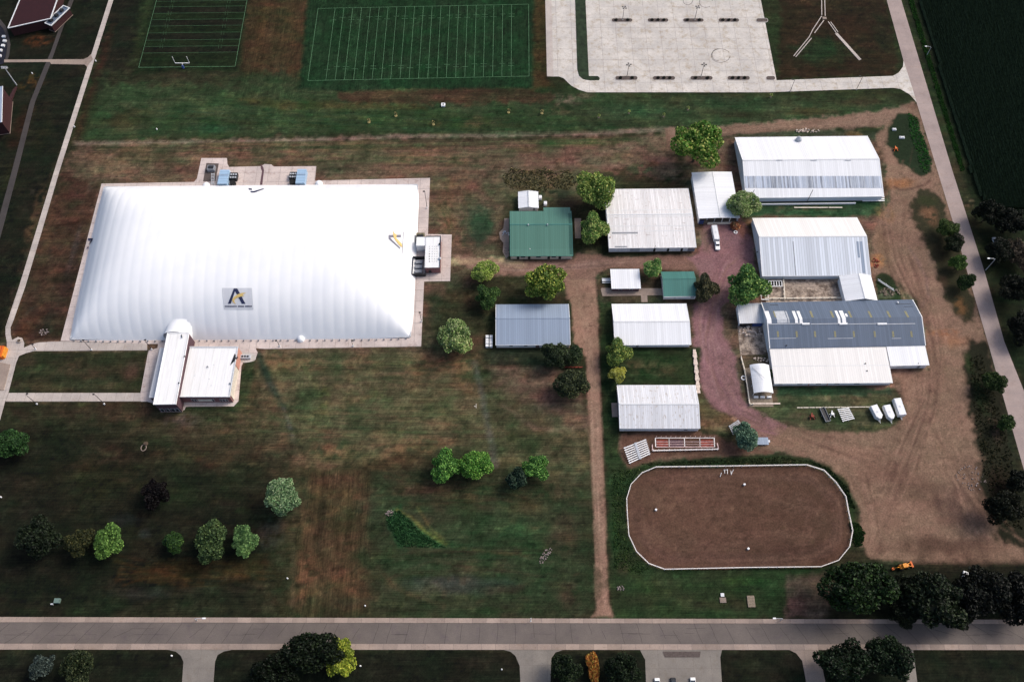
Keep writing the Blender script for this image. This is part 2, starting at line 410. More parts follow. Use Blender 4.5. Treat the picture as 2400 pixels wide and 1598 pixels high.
blob(1700, 240, 110, 18, (34, 54, 34), .5); blob(1760, 268, 90, 10, (40, 36, 24), .6); blob(2000, 240, 120, 12, (46, 36, 25), .7); blob(1880, 262, 70, 10, (58, 50, 30), .6)
paint([(2480, -60), (2100, -60), (2150, 100), (2220, 300), (2260, 420), (2300, 560), (2320, 660), (2380, 860), (2480, 1100)], (24, 32, 18), 2, 2)
paint([(1830, -80), (2065, -60), (2105, 160), (2090, 176), (1825, 186)], (40, 30, 20), 2, 2)
blob(1925, 118, 70, 34, (28, 46, 26), .8); blob(2070, 80, 26, 70, (22, 32, 18), .6); blob(1990, 30, 60, 30, (36, 28, 18), .7)
paint([(1258, -60), (1300, -60), (1278, 190), (1300, 205), (1248, 212), (1242, 60)], (56, 44, 26), 2, 2)
# practice fields
SMALL = [(372, -60), (590, -60), (562, 166), (318, 170)]
paint(SMALL, (16, 34, 19), 2, 1.5, 1, 5)
BIG = [(728, -60), (1252, -60), (1248, 206), (1000, 208), (800, 214), (700, 212)]
paint(BIG, (18, 46, 27), 1.5, 1.5, 1, 5)
for a_, b_ in ((17, 32), (47, 62), (78, 95), (110, 124), (-15, 3)):
    def ex(y): return (366 - (y - 3) * .262, 578 - (y - 3) * .168)
    paint([(ex(a_)[0], a_), (ex(a_)[1], a_ - 1), (ex(b_)[1], b_ - 1), (ex(b_)[0], b_)], (11, 17, 12), .5, .3, .9)
# track north of the dome, brown ground around it
paint([(190, 342), (1570, 318), (1560, 345), (1330, 400), (1190, 440), (1170, 620), (1000, 700), (1000, 860), (150, 860), (20, 800), (150, 400)], (92, 71, 58), 5, 5)
for b_ in ((860, 345, 120, 14, (58, 66, 40), .7), (1350, 335, 130, 12, (48, 72, 36), .8), (1480, 328, 60, 8, (52, 66, 38), .6), (340, 365, 90, 18, (66, 62, 40), .5), (640, 380, 60, 16, (44, 52, 38), .6, .4),
           (420, 345, 90, 8, (92, 72, 62), .4), (760, 400, 60, 10, (46, 50, 36), .6), (900, 400, 90, 10, (54, 54, 38), .5, .4), (1240, 350, 60, 12, (66, 70, 40), .5),
           (1120, 520, 46, 62, (36, 60, 42), .85), (1150, 450, 36, 30, (52, 62, 40), .7, .4), (1040, 480, 26, 50, (104, 74, 54), .5), (1040, 560, 22, 30, (48, 58, 40), .6), (1080, 700, 40, 26, (74, 60, 42), .5),
           (1020, 720, 18, 60, (40, 50, 34), .6), (1060, 660, 20, 20, (46, 52, 38), .6)): blob(*b_)
paint([(146, 400), (232, 430), (150, 800), (60, 800), (28, 785), (36, 740)], (60, 42, 33), 2, 2)
for b_ in ((165, 640, 20, 90, (44, 34, 30), .6), (110, 560, 12, 130, (72, 54, 40), .5), (120, 740, 30, 40, (38, 36, 28), .7, .4), (175, 580, 10, 60, (66, 52, 50), .6), (60, 770, 20, 24, (74, 48, 30), .5), (40, 730, 8, 40, (80, 50, 34), .5)): blob(*b_)
stroke([(178, 336), (450, 334), (720, 328), (1000, 318), (1200, 314), (1400, 313), (1580, 300)], 8, (124, 104, 92), .8, 1.4, 1.6)
stroke([(640, 330), (1000, 322), (1300, 318), (1560, 308)], 3, (128, 104, 92), .6, .5, .5)
paint([(1560, 302), (1700, 296), (1900, 280), (2060, 262), (2140, 240), (2152, 262), (2090, 292), (1900, 306), (1720, 316), (1560, 345)], (128, 104, 90), 1.5, 2, 1, 1)
paint([(1190, 420), (1300, 400), (1420, 350), (1560, 312), (1600, 400), (1580, 420), (1460, 400), (1340, 410), (1200, 440)], (100, 76, 64), 3, 4)
for b_ in ((1500, 395, 46, 16, (46, 66, 42), .75, .4), (1640, 410, 40, 30, (84, 66, 56), .6), (1540, 385, 30, 9, (122, 80, 56), .5), (1390, 400, 40, 10, (92, 78, 58), .6)): blob(*b_)
paint([(1175, 400), (1360, 395), (1360, 470), (1230, 480), (1160, 470)], (88, 80, 60), 3, 3, .8)
blob(1290, 455, 50, 18, (34, 52, 34), .8, .4); blob(1330, 470, 30, 30, (60, 48, 42), .6); blob(1200, 400, 24, 20, (108, 88, 76), .5)
# east side rough ground
paint([(1600, 330), (1730, 320), (2060, 320), (2080, 470), (2100, 720), (2170, 860), (2120, 1000), (1650, 1000), (1600, 620)], (92, 72, 60), 3, 3)
paint([(1740, 470), (2075, 462), (2090, 440), (2092, 475), (2075, 500), (2030, 508), (1745, 506)], (46, 68, 46), 1.2, 1.5, 1)
blob(1900, 487, 90, 8, (92, 70, 52), .5, .45); blob(1770, 495, 20, 8, (62, 78, 54), .5)
paint([(1790, 306), (1900, 304), (2060, 312), (2060, 326), (1740, 326)], (54, 60, 46), 1.5, 2, .8)
blob(2000, 316, 24, 8, (104, 84, 56), .7)
# main gravel yards (their own ground pieces)
YARD = [(2052, 318), (2090, 284), (2140, 242), (2151, 250), (2200, 400), (2232, 512), (2268, 637), (2312, 790), (2320, 830), (2340, 890), (2380, 1150), (2420, 1290), (2400, 1318), (2280, 1322), (2110, 1320), (2040, 1310),
        (2010, 1270), (2010, 1200), (1990, 1130), (1940, 1092), (1890, 1072), (1820, 1062), (1700, 1068), (1545, 1080), (1470, 1096), (1448, 1060), (1452, 1018), (1560, 1010), (1640, 1012), (1700, 1040), (1785, 1050), (1760, 1000), (1700, 965), (1660, 950), (1690, 950), (1760, 958),
        (1830, 992), (1900, 1008), (2040, 1010), (2100, 996), (2122, 960), (2110, 900), (2100, 870), (2180, 866), (2172, 780), (2150, 706), (2110, 672), (2068, 648), (2046, 648), (2046, 560), (2056, 520), (2092, 470), (2078, 420), (2070, 370)]
paint(YARD, (126, 101, 86), 1.0, 1.6, 1, 1)
PURP = [(1605, 600), (1640, 596), (1650, 520), (1735, 512), (1765, 560), (1775, 650), (1725, 640), (1718, 700), (1690, 720), (1700, 790), (1722, 838), (1738, 930), (1762, 955), (1800, 975), (1850, 1000), (1800, 1030), (1740, 985), (1680, 962), (1655, 935), (1640, 900), (1630, 830), (1622, 760), (1630, 700), (1640, 650), (1600, 632)]
paint(PURP, (132, 98, 100), 1.0, 1.4, 1, 1)
EW = [(1060, 598), (1200, 612), (1340, 606), (1350, 590), (1395, 595), (1440, 602), (1610, 600), (1640, 640), (1560, 634), (1425, 630), (1400, 645), (1398, 700), (1330, 700), (1322, 656), (1295, 640), (1180, 648), (1140, 640), (1080, 620)]
paint(EW, (126, 97, 86), 1.0, 1.5, 1, 1)
VR = [(1322, 655), (1340, 714), (1345, 800), (1373, 838), (1378, 978), (1383, 1080), (1391, 1200), (1396, 1428), (1384, 1446), (1440, 1446), (1427, 1415), (1424, 1325), (1419, 1198), (1417, 1119), (1412, 1004), (1408, 915), (1404, 800), (1404, 731), (1396, 655)]
paint(VR, (140, 110, 95), .6, .8, 1, 2)
stroke([(1385, 840), (1395, 1000), (1402, 1200), (1408, 1420)], 3, (112, 86, 74), .6, .4, .3); stroke([(1398, 840), (1404, 1000), (1412, 1200), (1418, 1420)], 3, (150, 122, 106), .6, .4, .3)
for b_ in ((1690, 640, 22, 40, (118, 82, 92), .7), (1660, 800, 30, 60, (142, 106, 112), .6), (1700, 880, 26, 50, (120, 88, 84), .5), (1300, 640, 60, 12, (138, 110, 90), .5), (1500, 612, 90, 7, (146, 112, 102), .5),
           (1560, 640, 50, 7, (128, 104, 84), .4), (1720, 560, 30, 30, (112, 84, 92), .5), (1745, 540, 20, 26, (118, 74, 50), .6, .4), (1655, 560, 20, 30, (98, 84, 66), .6, .4), (1290, 615, 50, 10, (108, 84, 72), .5), (1140, 612, 50, 9, (196, 172, 130), .55, .5),
           (1370, 600, 30, 20, (120, 92, 80), .5)): blob(*b_)
for b_ in ((2100, 900, 60, 50, (124, 94, 80), .6), (2230, 800, 40, 20, (140, 98, 72), .6), (2200, 780, 50, 10, (152, 96, 62), .5, .45), (2150, 1150, 80, 60, (90, 68, 58), .7), (2060, 1100, 60, 40, (104, 78, 66), .5), (2250, 1180, 60, 60, (78, 58, 54), .7),
           (2080, 1200, 50, 60, (124, 96, 82), .4), (1960, 1060, 110, 20, (132, 100, 86), .7), (1860, 1035, 80, 18, (136, 102, 88), .6), (2200, 1280, 140, 26, (74, 54, 46), .7), (2110, 430, 40, 14, (140, 92, 60), .7), (2140, 250, 30, 10, (104, 78, 66), .6),
           (2070, 580, 24, 60, (112, 90, 70), .6), (2080, 500, 26, 20, (140, 104, 70), .6, .4), (2060, 610, 18, 18, (176, 116, 66), .7, .45), (2150, 600, 30, 60, (118, 92, 80), .5), (2280, 1120, 26, 60, (96, 76, 66), .5), (2200, 1220, 60, 10, (112, 86, 74), .5),
           (1650, 1030, 70, 12, (98, 70, 60), .5), (1500, 1024, 60, 20, (86, 62, 54), .6), (1580, 1060, 60, 8, (120, 92, 76), .4)): blob(*b_)
stroke([(2095, 437), (2110, 446), (2135, 443), (2170, 432), (2178, 424)], 5, (72, 50, 46), .8, .6, .4)
stroke([(2130, 580), (2150, 610), (2170, 650), (2176, 690), (2160, 720)], 6, (100, 80, 82), .55, .8, .6)
stroke([(2070, 1050), (2072, 1110), (2060, 1160), (2040, 1210)], 5, (134, 106, 92), .5, .8, .6)
stroke([(2110, 1000), (2085, 1060), (2078, 1120), (2095, 1100), (2130, 1060)], 4, (96, 72, 62), .4, .6, .6)
# planted verges by the east road
VA = [(2082, 300), (2100, 270), (2130, 262), (2152, 278), (2168, 322), (2188, 384), (2180, 406), (2160, 411), (2130, 400), (2096, 372), (2080, 335)]
VB = [(2134, 480), (2148, 450), (2175, 441), (2205, 460), (2230, 522), (2270, 652), (2288, 735), (2280, 754), (2260, 753), (2232, 735), (2192, 640), (2162, 560), (2137, 510)]
VC = [(2262, 826), (2275, 802), (2300, 800), (2318, 815), (2420, 1180), (2420, 1298), (2340, 1262), (2298, 1150), (2292, 1060), (2270, 960), (2258, 880)]
paint(VA, (34, 46, 30), 1, 1.6); paint(VB, (52, 50, 36), 1.2, 2.2); paint(VC, (36, 36, 26), 1.5, 2.6)
for b_ in ((2180, 505, 24, 22, (120, 86, 66), .7, .4), (2175, 470, 26, 14, (50, 58, 34), .6), (2250, 720, 20, 24, (112, 80, 52), .7, .45), (2200, 600, 20, 26, (58, 48, 34), .6, .4), (2210, 660, 16, 20, (74, 54, 44), .6, .4), (2300, 930, 16, 60, (34, 46, 26), .7),
           (2330, 1000, 14, 50, (78, 62, 54), .6, .4), (2270, 850, 12, 30, (40, 58, 30), .6), (2350, 1150, 30, 60, (40, 28, 22), .7), (2140, 300, 12, 40, (22, 52, 26), .5)): blob(*b_)
paint([(2052, 646), (2070, 640), (2110, 662), (2140, 690), (2150, 706), (2060, 706)], (38, 48, 30), .7, 1)
blob(2080, 690, 24, 12, (110, 96, 82), .7, .45); blob(2045, 620, 8, 8, (150, 96, 66), .6); blob(2150, 745, 8, 40, (128, 76, 42), .6, .45)
# lawns between the halls
paint([(1612, 900), (1640, 905), (1668, 955), (1700, 968), (1755, 1000), (1760, 1040), (1700, 1032), (1650, 1010), (1640, 960)], (78, 66, 48), 1, 1.5)
blob(1680, 1000, 50, 16, (98, 76, 62), .5, .4); blob(1650, 960, 20, 20, (66, 64, 40), .6); blob(1700, 1020, 40, 10, (40, 50, 34), .7)
paint([(1760, 955), (1815, 940), (1830, 906), (2095, 908), (2110, 930), (2110, 985), (2085, 1004), (2040, 1010), (1900, 1008), (1830, 990)], (68, 68, 48), 1, 2)
paint([(1822, 905), (2092, 908), (2092, 928), (1822, 926)], (42, 60, 42), 1, 1.5, .9)
for b_ in ((1955, 934, 60, 9, (118, 90, 72), .7, .4), (1880, 948, 60, 8, (48, 62, 38), .6), (2060, 950, 60, 8, (46, 60, 38), .6), (1870, 975, 40, 12, (80, 62, 52), .6, .4), (2040, 1000, 60, 6, (86, 78, 52), .6, .45)): blob(*b_)
paint([(1405, 700), (1436, 705), (1440, 815), (1640, 815), (1640, 900), (1445, 905), (1452, 1010), (1450, 1060), (1475, 1098), (1545, 1084), (1700, 1072), (1830, 1066), (1900, 1076), (1945, 1098), (1985, 1140), (2006, 1196), (2004, 1240), (1996, 1280), (1950, 1330),
       (1930, 1345), (1850, 1345), (1845, 1448), (1440, 1448), (1430, 1400), (1424, 1198), (1417, 1100), (1410, 915), (1407, 800)], (40, 50, 30), .9, 1.4)
for b_ in ((1520, 860, 70, 22, (82, 70, 50), .6, .42), (1440, 760, 10, 60, (42, 54, 34), .5), (1425, 900, 10, 80, (30, 46, 28), .6), (1500, 1090, 50, 14, (52, 66, 38), .6), (1650, 1078, 90, 8, (28, 38, 24), .8), (1820, 1078, 60, 8, (46, 44, 30), .6), (1440, 1250, 14, 90, (38, 60, 32), .6),
           (1600, 1375, 150, 14, (38, 54, 30), .6), (1700, 1420, 120, 16, (34, 38, 24), .7), (1760, 1360, 60, 12, (44, 68, 34), .6), (1460, 1330, 16, 20, (62, 52, 38), .5), (1950, 1150, 16, 30, (40, 54, 32), .6), (1500, 1420, 60, 16, (36, 48, 28), .6)): blob(*b_)
paint([(1455, 1016), (1640, 1012), (1690, 1030), (1785, 1052), (1820, 1060), (1700, 1066), (1560, 1074), (1510, 1086), (1470, 1094), (1452, 1066)], (96, 71, 60), 1, 1.6, 1, 1)
paint([(1848, 1352), (1960, 1340), (1945, 1446), (1843, 1448)], (84, 66, 58), 1.5, 2, .9)
# courtyard between low shed and green shed
paint([(1396, 660), (1405, 640), (1425, 632), (1640, 635), (1650, 700), (1620, 712), (1400, 708)], (70, 58, 46), 1, 1.3)
blob(1418, 655, 12, 18, (40, 54, 32), .7)
# riding arena
ARENA = [(1537, 1096), (1503.6, 1110), (1478, 1137), (1468, 1170), (1469, 1200), (1473, 1255.4), (1491, 1293.7), (1520, 1321.7), (1557, 1335), (1740, 1331), (1922, 1329), (1963, 1314), (1989, 1282), (1996, 1245), (1986, 1198), (1980, 1165), (1957, 1132), (1929, 1103.6), (1888, 1091), (1700, 1094)]
paint(ARENA, (88, 65, 54), .3, .3, 1, 3)
for b_ in ((1560, 1180, 60, 40, (112, 84, 70), .5, .4), (1660, 1280, 90, 24, (92, 68, 58), .6), (1880, 1200, 90, 60, (82, 60, 50), .6), (1680, 1200, 60, 50, (102, 76, 64), .5, .4), (1880, 1290, 90, 26, (70, 50, 43), .7), (1520, 1250, 40, 50, (110, 82, 70), .5), (1600, 1130, 60, 18, (106, 78, 66), .5),
           (1800, 1120, 120, 14, (84, 62, 52), .5), (1760, 1310, 120, 14, (84, 62, 55), .6)): blob(*b_)
for k in range(5):
    stroke([(1500 + k * 9, 1180), (1502 + k * 9, 1240), (1530 + k * 8, 1285 - k * 6), (1580, 1308 - k * 7), (1750, 1310 - k * 7)], 1.6, (118, 92, 78) if k % 2 else (84, 62, 54), .35, .4, .4)
# west lawns
paint([(1140, 860), (1270, 850), (1345, 880), (1376, 960), (1378, 1010), (1300, 1000), (1220, 950), (1150, 910)], (92, 72, 60), 2, 3)
paint([(1130, 818), (1340, 818), (1352, 850), (1300, 858), (1150, 856)], (42, 46, 34), 1.5, 2)
blob(1245, 900, 60, 16, (106, 82, 70), .5); blob(1340, 985, 26, 14, (110, 88, 68), .5, .4)
paint([(600, 822), (1000, 815), (1110, 860), (1300, 1000), (1378, 1020), (1388, 1180), (1100, 1060), (620, 1060)], (82, 74, 54), 5, 5)
for b_ in ((640, 840, 46, 22, (96, 68, 52), .6, .4), (780, 850, 60, 20, (78, 62, 46), .5, .4), (1000, 860, 60, 26, (98, 68, 50), .7, .4), (1090, 890, 40, 40, (96, 74, 50), .6, .4), (860, 1000, 70, 26, (44, 56, 36), .7), (720, 900, 60, 50, (60, 62, 42), .6), (720, 990, 60, 40, (84, 76, 54), .5, .4),
           (760, 940, 12, 40, (88, 86, 44), .5, .4), (1000, 960, 90, 30, (84, 66, 46), .5, .4), (1080, 1010, 40, 26, (48, 58, 36), .7, .4), (820, 1050, 90, 18, (92, 66, 50), .5, .4), (1200, 960, 60, 40, (68, 52, 40), .6), (1240, 1030, 70, 40, (40, 50, 30), .7), (950, 1080, 80, 26, (66, 50, 36), .6),
           (1330, 1100, 26, 80, (66, 62, 46), .5, .4), (1300, 1060, 40, 30, (36, 46, 28), .5), (640, 900, 30, 40, (56, 54, 38), .5)): blob(*b_)
paint([(350, 950), (700, 960), (720, 1080), (380, 1080)], (60, 52, 38), 6, 6, .8)
blob(430, 985, 60, 22, (78, 68, 62), .6, .4); blob(560, 1000, 70, 26, (82, 66, 46), .5, .4); blob(250, 990, 90, 30, (36, 34, 24), .6)
paint([(20, 945), (350, 948), (360, 985), (30, 985)], (60, 44, 34), 3, 4, .6)
paint([(-300, 960), (200, 1000), (500, 1090), (620, 1110), (640, 1250), (600, 1445), (-300, 1445)], (27, 26, 17), 12, 8)  # lower left lawn: vignetting painted into the grass colour
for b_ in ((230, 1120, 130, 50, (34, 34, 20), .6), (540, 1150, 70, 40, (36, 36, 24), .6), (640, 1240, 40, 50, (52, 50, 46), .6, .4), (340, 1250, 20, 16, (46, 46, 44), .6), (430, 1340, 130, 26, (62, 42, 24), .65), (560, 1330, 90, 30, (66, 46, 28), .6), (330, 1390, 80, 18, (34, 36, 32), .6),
           (480, 1380, 90, 16, (44, 42, 30), .5), (290, 1215, 40, 16, (38, 40, 40), .4), (420, 1160, 80, 30, (40, 44, 28), .5), (60, 1340, 80, 80, (15, 15, 11), .7), (80, 1200, 80, 60, (19, 19, 13), .6), (180, 1400, 60, 26, (24, 22, 16), .6)): blob(*b_)  # darkest blobs deepen the painted vignetting in the lower left corner
paint([(700, 1090), (860, 1090), (850, 1180), (870, 1280), (900, 1350), (880, 1440), (680, 1442)], (74, 56, 40), 8, 9, .75)
for b_ in ((750, 1250, 12, 130, (46, 38, 28), .6), (800, 1230, 10, 90, (82, 62, 44), .5), (720, 1320, 26, 40, (86, 56, 42), .5, .4), (850, 1300, 24, 30, (40, 48, 32), .6), (820, 1410, 60, 16, (36, 40, 28), .7), (880, 1200, 24, 50, (48, 60, 42), .6)): blob(*b_)
paint([(880, 1110), (1380, 1110), (1395, 1440), (880, 1442), (860, 1320), (870, 1220)], (48, 54, 36), 5, 4, .9)
for b_ in ((1080, 1370, 160, 24, (56, 58, 54), .6), (1120, 1300, 160, 30, (38, 54, 34), .6), (1020, 1360, 60, 14, (50, 46, 50), .4), (1320, 1260, 40, 70, (62, 52, 40), .6, .4), (1220, 1290, 60, 26, (36, 62, 34), .6), (1180, 1380, 60, 12, (76, 58, 46), .4), (1000, 1140, 100, 14, (58, 44, 34), .6), (1230, 1190, 60, 22, (66, 50, 34), .5),
           (1330, 1400, 30, 36, (62, 44, 36), .6, .4), (940, 1430, 90, 8, (38, 34, 24), .6), (1100, 1180, 90, 30, (48, 44, 28), .5), (1180, 1430, 100, 8, (32, 44, 24), .6), (700, 1180, 30, 60, (46, 44, 34), .5)): blob(*b_)
stroke([(604, 830), (640, 910), (668, 960), (682, 1010), (690, 1030)], 15, (44, 52, 42), .8, 1.2, 1)
stroke([(1112, 850), (1130, 920), (1150, 1030), (1165, 1090)], 9, (84, 76, 70), .5, 1.2, 1)
stroke([(690, 1080), (760, 1090), (840, 1080), (960, 1040), (1010, 990)], 8, (96, 76, 56), .4, 1.5, 1.5)
stroke([(980, 1190), (1010, 1240), (1060, 1282), (1200, 1298)], 3, (98, 88, 52), .6, .7, .6)
stroke([(850, 1180), (900, 1150), (1000, 1165), (1180, 1180)], 5, (58, 66, 44), .4, 1, 1)
paint([(46, 826), (345, 824), (325, 918), (24, 918)], (48, 45, 31), 1, 1)
blob(160, 860, 60, 18, (60, 50, 36), .6); blob(230, 890, 70, 14, (34, 46, 30), .6); blob(310, 870, 20, 24, (70, 52, 44), .6)
paint([(575, 825), (604, 830), (590, 900), (572, 960), (540, 965), (380, 958), (360, 948), (560, 940)], (44, 54, 34), 1, 1, .8)
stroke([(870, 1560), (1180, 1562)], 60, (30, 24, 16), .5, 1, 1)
paint([(-400, 1524), (2800, 1524), (2800, 1900), (-400, 1900)], (14, 16, 10), 2, 1)  # strip below the street, painted near black as lower edge vignetting
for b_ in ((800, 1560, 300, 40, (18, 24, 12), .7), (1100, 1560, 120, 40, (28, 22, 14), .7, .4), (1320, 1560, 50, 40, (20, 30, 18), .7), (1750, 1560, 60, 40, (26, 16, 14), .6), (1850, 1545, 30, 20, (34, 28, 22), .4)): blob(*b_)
paint([(1960, 1335), (2060, 1318), (2420, 1322), (2420, 1450), (1940, 1450)], (24, 20, 15), 3, 3, .9)  # shade under the lower right trees, painted into the ground colour


stroke([(690, 1078), (780, 1088), (880, 1070), (980, 1020), (1040, 960)], 12, (104, 80, 62), .55, 2, 2)
stroke([(1110, 850), (1060, 900), (1000, 940), (900, 960)], 14, (100, 78, 58), .45, 2.5, 2.5)
stroke([(1000, 830), (1060, 850), (1110, 800)], 14, (104, 78, 60), .6, 2, 2)
stroke([(860, 1160), (850, 1240), (870, 1310), (930, 1380), (1040, 1420)], 5, (78, 62, 46), .5, 1, 1)
stroke([(700, 1100), (716, 1250), (706, 1440)], 4, (96, 70, 52), .4, 1, 1)
stroke([(1010, 1030), (1180, 1040), (1300, 1090), (1370, 1150)], 10, (72, 58, 44), .4, 2, 2)
stroke([(620, 940), (700, 900), (820, 880), (960, 880)], 8, (94, 84, 60), .4, 2, 2)
for _k in range(9):
    _y = 1120 + _k * 26; stroke([(880 + _k * 4, _y), (1000, _y - 14), (1180, _y - 8), (1370, _y + 12)], 3, (66, 62, 44) if _k % 2 else (36, 44, 28), .35, .8, .8)
stroke([(1060, 430), (1050, 520), (1040, 590)], 18, (112, 82, 62), .5, 2.5, 2.5)
blob(1125, 800, 30, 30, (86, 66, 50), .6); blob(900, 370, 260, 16, (104, 80, 64), .4, .45); blob(450, 385, 160, 14, (96, 74, 58), .4, .45)

for b_ in ((700, 850, 60, 24, (112, 74, 56), .6, .42), (1060, 850, 50, 30, (122, 80, 60), .65, .42), (620, 960, 60, 40, (92, 66, 50), .5, .42), (780, 1060, 60, 22, (116, 84, 62), .6, .42), (980, 1040, 80, 26, (104, 74, 52), .5, .42),
           (1240, 885, 70, 26, (120, 90, 76), .55, .42), (760, 1000, 30, 60, (56, 66, 44), .6), (860, 930, 80, 30, (62, 68, 44), .55, .42), (1180, 1010, 70, 30, (60, 64, 42), .5, .42), (480, 1060, 120, 30, (58, 48, 32), .6, .42), (240, 1070, 100, 30, (46, 36, 26), .5, .42),
           (980, 1150, 90, 12, (82, 60, 48), .55, .42), (1190, 1240, 110, 26, (44, 70, 42), .55), (1290, 1150, 70, 30, (72, 56, 42), .5, .42), (720, 1350, 40, 60, (112, 72, 54), .55, .42), (800, 1330, 50, 70, (84, 58, 42), .5, .42), (200, 870, 90, 26, (62, 48, 36), .5, .42),
           (1080, 450, 60, 40, (104, 76, 58), .5, .42), (300, 390, 80, 24, (112, 82, 66), .5, .42), (560, 350, 120, 12, (112, 86, 72), .4, .42), (950, 395, 100, 14, (116, 88, 70), .45, .42), (1100, 360, 90, 14, (96, 78, 60), .5, .42), (1450, 370, 60, 18, (116, 86, 66), .5, .42),
           (85, 500, 14, 80, (88, 66, 48), .5, .42), (130, 480, 26, 60, (84, 58, 44), .5, .42), (110, 680, 20, 60, (84, 60, 46), .5, .42)): blob(*b_)
paint([(905, 1200), (935, 1192), (962, 1212), (990, 1242), (1040, 1272), (1100, 1288), (1060, 1290), (940, 1284), (922, 1256), (908, 1236)], (40, 70, 42), 1.5, 2.5, .9)
stroke([(930, 1195), (965, 1212), (995, 1244), (1045, 1276)], 3, (120, 112, 56), .5, .6, .6)
stroke([(604, 832), (640, 910), (664, 955)], 13, (40, 50, 40), .75, 1, 1)
stroke([(664, 955), (680, 1000), (688, 1026)], 6, (92, 82, 78), .6, .7, 1)

stroke([(1052, 612), (1120, 612), (1190, 618), (1230, 622)], 14, (190, 168, 130), .6, 1.5, 2.5)
stroke([(1112, 850), (1128, 920), (1146, 1010), (1160, 1090)], 9, (92, 84, 78), .6, 1.2, 1)
stroke([(690, 1030), (700, 1100), (690, 1200), (684, 1440)], 5, (88, 72, 56), .4, 1, 1)
for _o in (0, 7): stroke([(700 + _o, 845), (735 + _o, 900), (760 + _o, 960), (766 + _o, 1010)], 2.4, (96, 96, 60), .5, .5, .5)
for _o in (0, 8): stroke([(610, 1050 + _o), (760, 1000 + _o), (930, 975 + _o), (1090, 905 + _o), (1115, 850 + _o)], 2.6, (108, 90, 68), .45, .5, .5)
stroke([(1380, 990), (1320, 1010), (1250, 1000), (1180, 950)], 7, (112, 90, 76), .5, 1.2, 1.2)
def ruts(guide, spread, n, cols, w=(1.2, 3.6), k=(.25, .6), seed=0):
    r = random.Random(seed)
    for _ in range(n):
        o1, o2 = r.uniform(-spread, spread), r.uniform(-spread, spread); m = len(guide) - 1; a0 = r.uniform(0, .5); a1 = a0 + r.uniform(.3, .6); pts = []
        for i in range(13):
            t = min(1, a0 + (a1 - a0) * i / 12) * m; j = min(m - 1, int(t)); u = t - j; x = guide[j][0] * (1 - u) + guide[j + 1][0] * u; y = guide[j][1] * (1 - u) + guide[j + 1][1] * u
            dx, dy = guide[j + 1][0] - guide[j][0], guide[j + 1][1] - guide[j][1]; L = math.hypot(dx, dy) + 1e-6; oo = o1 + (o2 - o1) * i / 12; pts.append((x - dy / L * oo, y + dx / L * oo))
        stroke(pts, r.uniform(*w), r.choice(cols), r.uniform(*k), .5, .5)
YC = [(134, 104, 90), (146, 116, 100), (96, 72, 62), (88, 66, 58), (124, 98, 82)]
PC = [(150, 114, 118), (156, 122, 122), (112, 80, 86), (120, 88, 84), (140, 108, 98)]
ruts([(1700, 960), (1780, 990), (1900, 1030), (2020, 1060), (2100, 1080)], 26, 34, YC, seed=1)
ruts([(2110, 330), (2100, 480), (2110, 600), (2160, 720), (2190, 820), (2180, 940), (2130, 1060), (2080, 1180), (2040, 1290)], 36, 60, YC, seed=2)
ruts([(1960, 1050), (2010, 1110), (2050, 1200), (2080, 1300)], 30, 30, YC, seed=3)
ruts([(2150, 1000), (2230, 1100), (2300, 1200), (2380, 1290)], 40, 30, YC, seed=4)
ruts([(1740, 560), (1690, 620), (1670, 700), (1660, 790), (1680, 870), (1720, 950), (1790, 1000)], 26, 46, PC, seed=5)
ruts([(1060, 606), (1200, 626), (1340, 622), (1480, 612), (1640, 618)], 10, 26, [(146, 116, 104), (110, 84, 78), (150, 122, 112)], seed=6)
ruts([(1355, 640), (1370, 760), (1388, 900), (1396, 1080), (1404, 1250), (1410, 1430)], 9, 24, [(156, 126, 108), (120, 92, 80), (162, 134, 116)], seed=7)
ruts([(1560, 330), (1700, 308), (1900, 292), (2090, 268)], 12, 24, YC, seed=8)
ruts([(1200, 430), (1300, 400), (1420, 360), (1560, 318)], 14, 18, [(122, 96, 82), (84, 66, 54)], seed=9)
ruts([(1480, 1050), (1600, 1062), (1720, 1058), (1800, 1046)], 10, 14, [(122, 94, 80), (80, 58, 50)], seed=10)
ruts([(1500, 1140), (1560, 1115), (1740, 1110), (1900, 1115), (1965, 1180), (1960, 1270), (1900, 1305), (1740, 1310), (1560, 1310), (1495, 1250), (1490, 1180), (1500, 1140)], 16, 60, [(112, 84, 72), (84, 62, 53), (106, 78, 68), (78, 57, 50)], (1, 2.4), (.25, .5), seed=11)
ruts([(1520, 1170), (1700, 1150), (1920, 1190), (1900, 1260), (1700, 1270), (1540, 1240)], 26, 40, [(112, 84, 72), (84, 62, 53)], (1, 2.6), (.2, .45), seed=12)
LG = [(88, 72, 56), (50, 60, 38), (98, 78, 58), (44, 52, 34), (78, 80, 54)]
ruts([(200, 350), (600, 345), (1000, 340), (1500, 330)], 12, 40, LG, seed=13)
ruts([(250, 395), (600, 375), (1000, 370), (1180, 380)], 16, 36, LG, seed=14)
ruts([(620, 860), (900, 870), (1200, 880)], 40, 50, LG, (1, 4), seed=15)
ruts([(480, 970), (800, 990), (1200, 1010)], 50, 60, LG, (1, 4), seed=16)
ruts([(1020, 430), (1060, 520), (1080, 600)], 40, 20, LG, seed=17)
ruts([(870, 1330), (1000, 1310), (1180, 1310), (1340, 1330)], 40, 40, [(54, 60, 42), (36, 46, 28), (64, 52, 40)], (1, 4), seed=18)
ruts([(880, 1130), (1000, 1150), (1200, 1150), (1370, 1170)], 40, 40, [(62, 52, 38), (36, 44, 26), (70, 56, 40)], (1, 4), seed=19)
ruts([(250, 1330), (450, 1340), (680, 1335)], 40, 36, [(70, 46, 26), (30, 26, 18), (54, 44, 26)], (1, 3), seed=20)
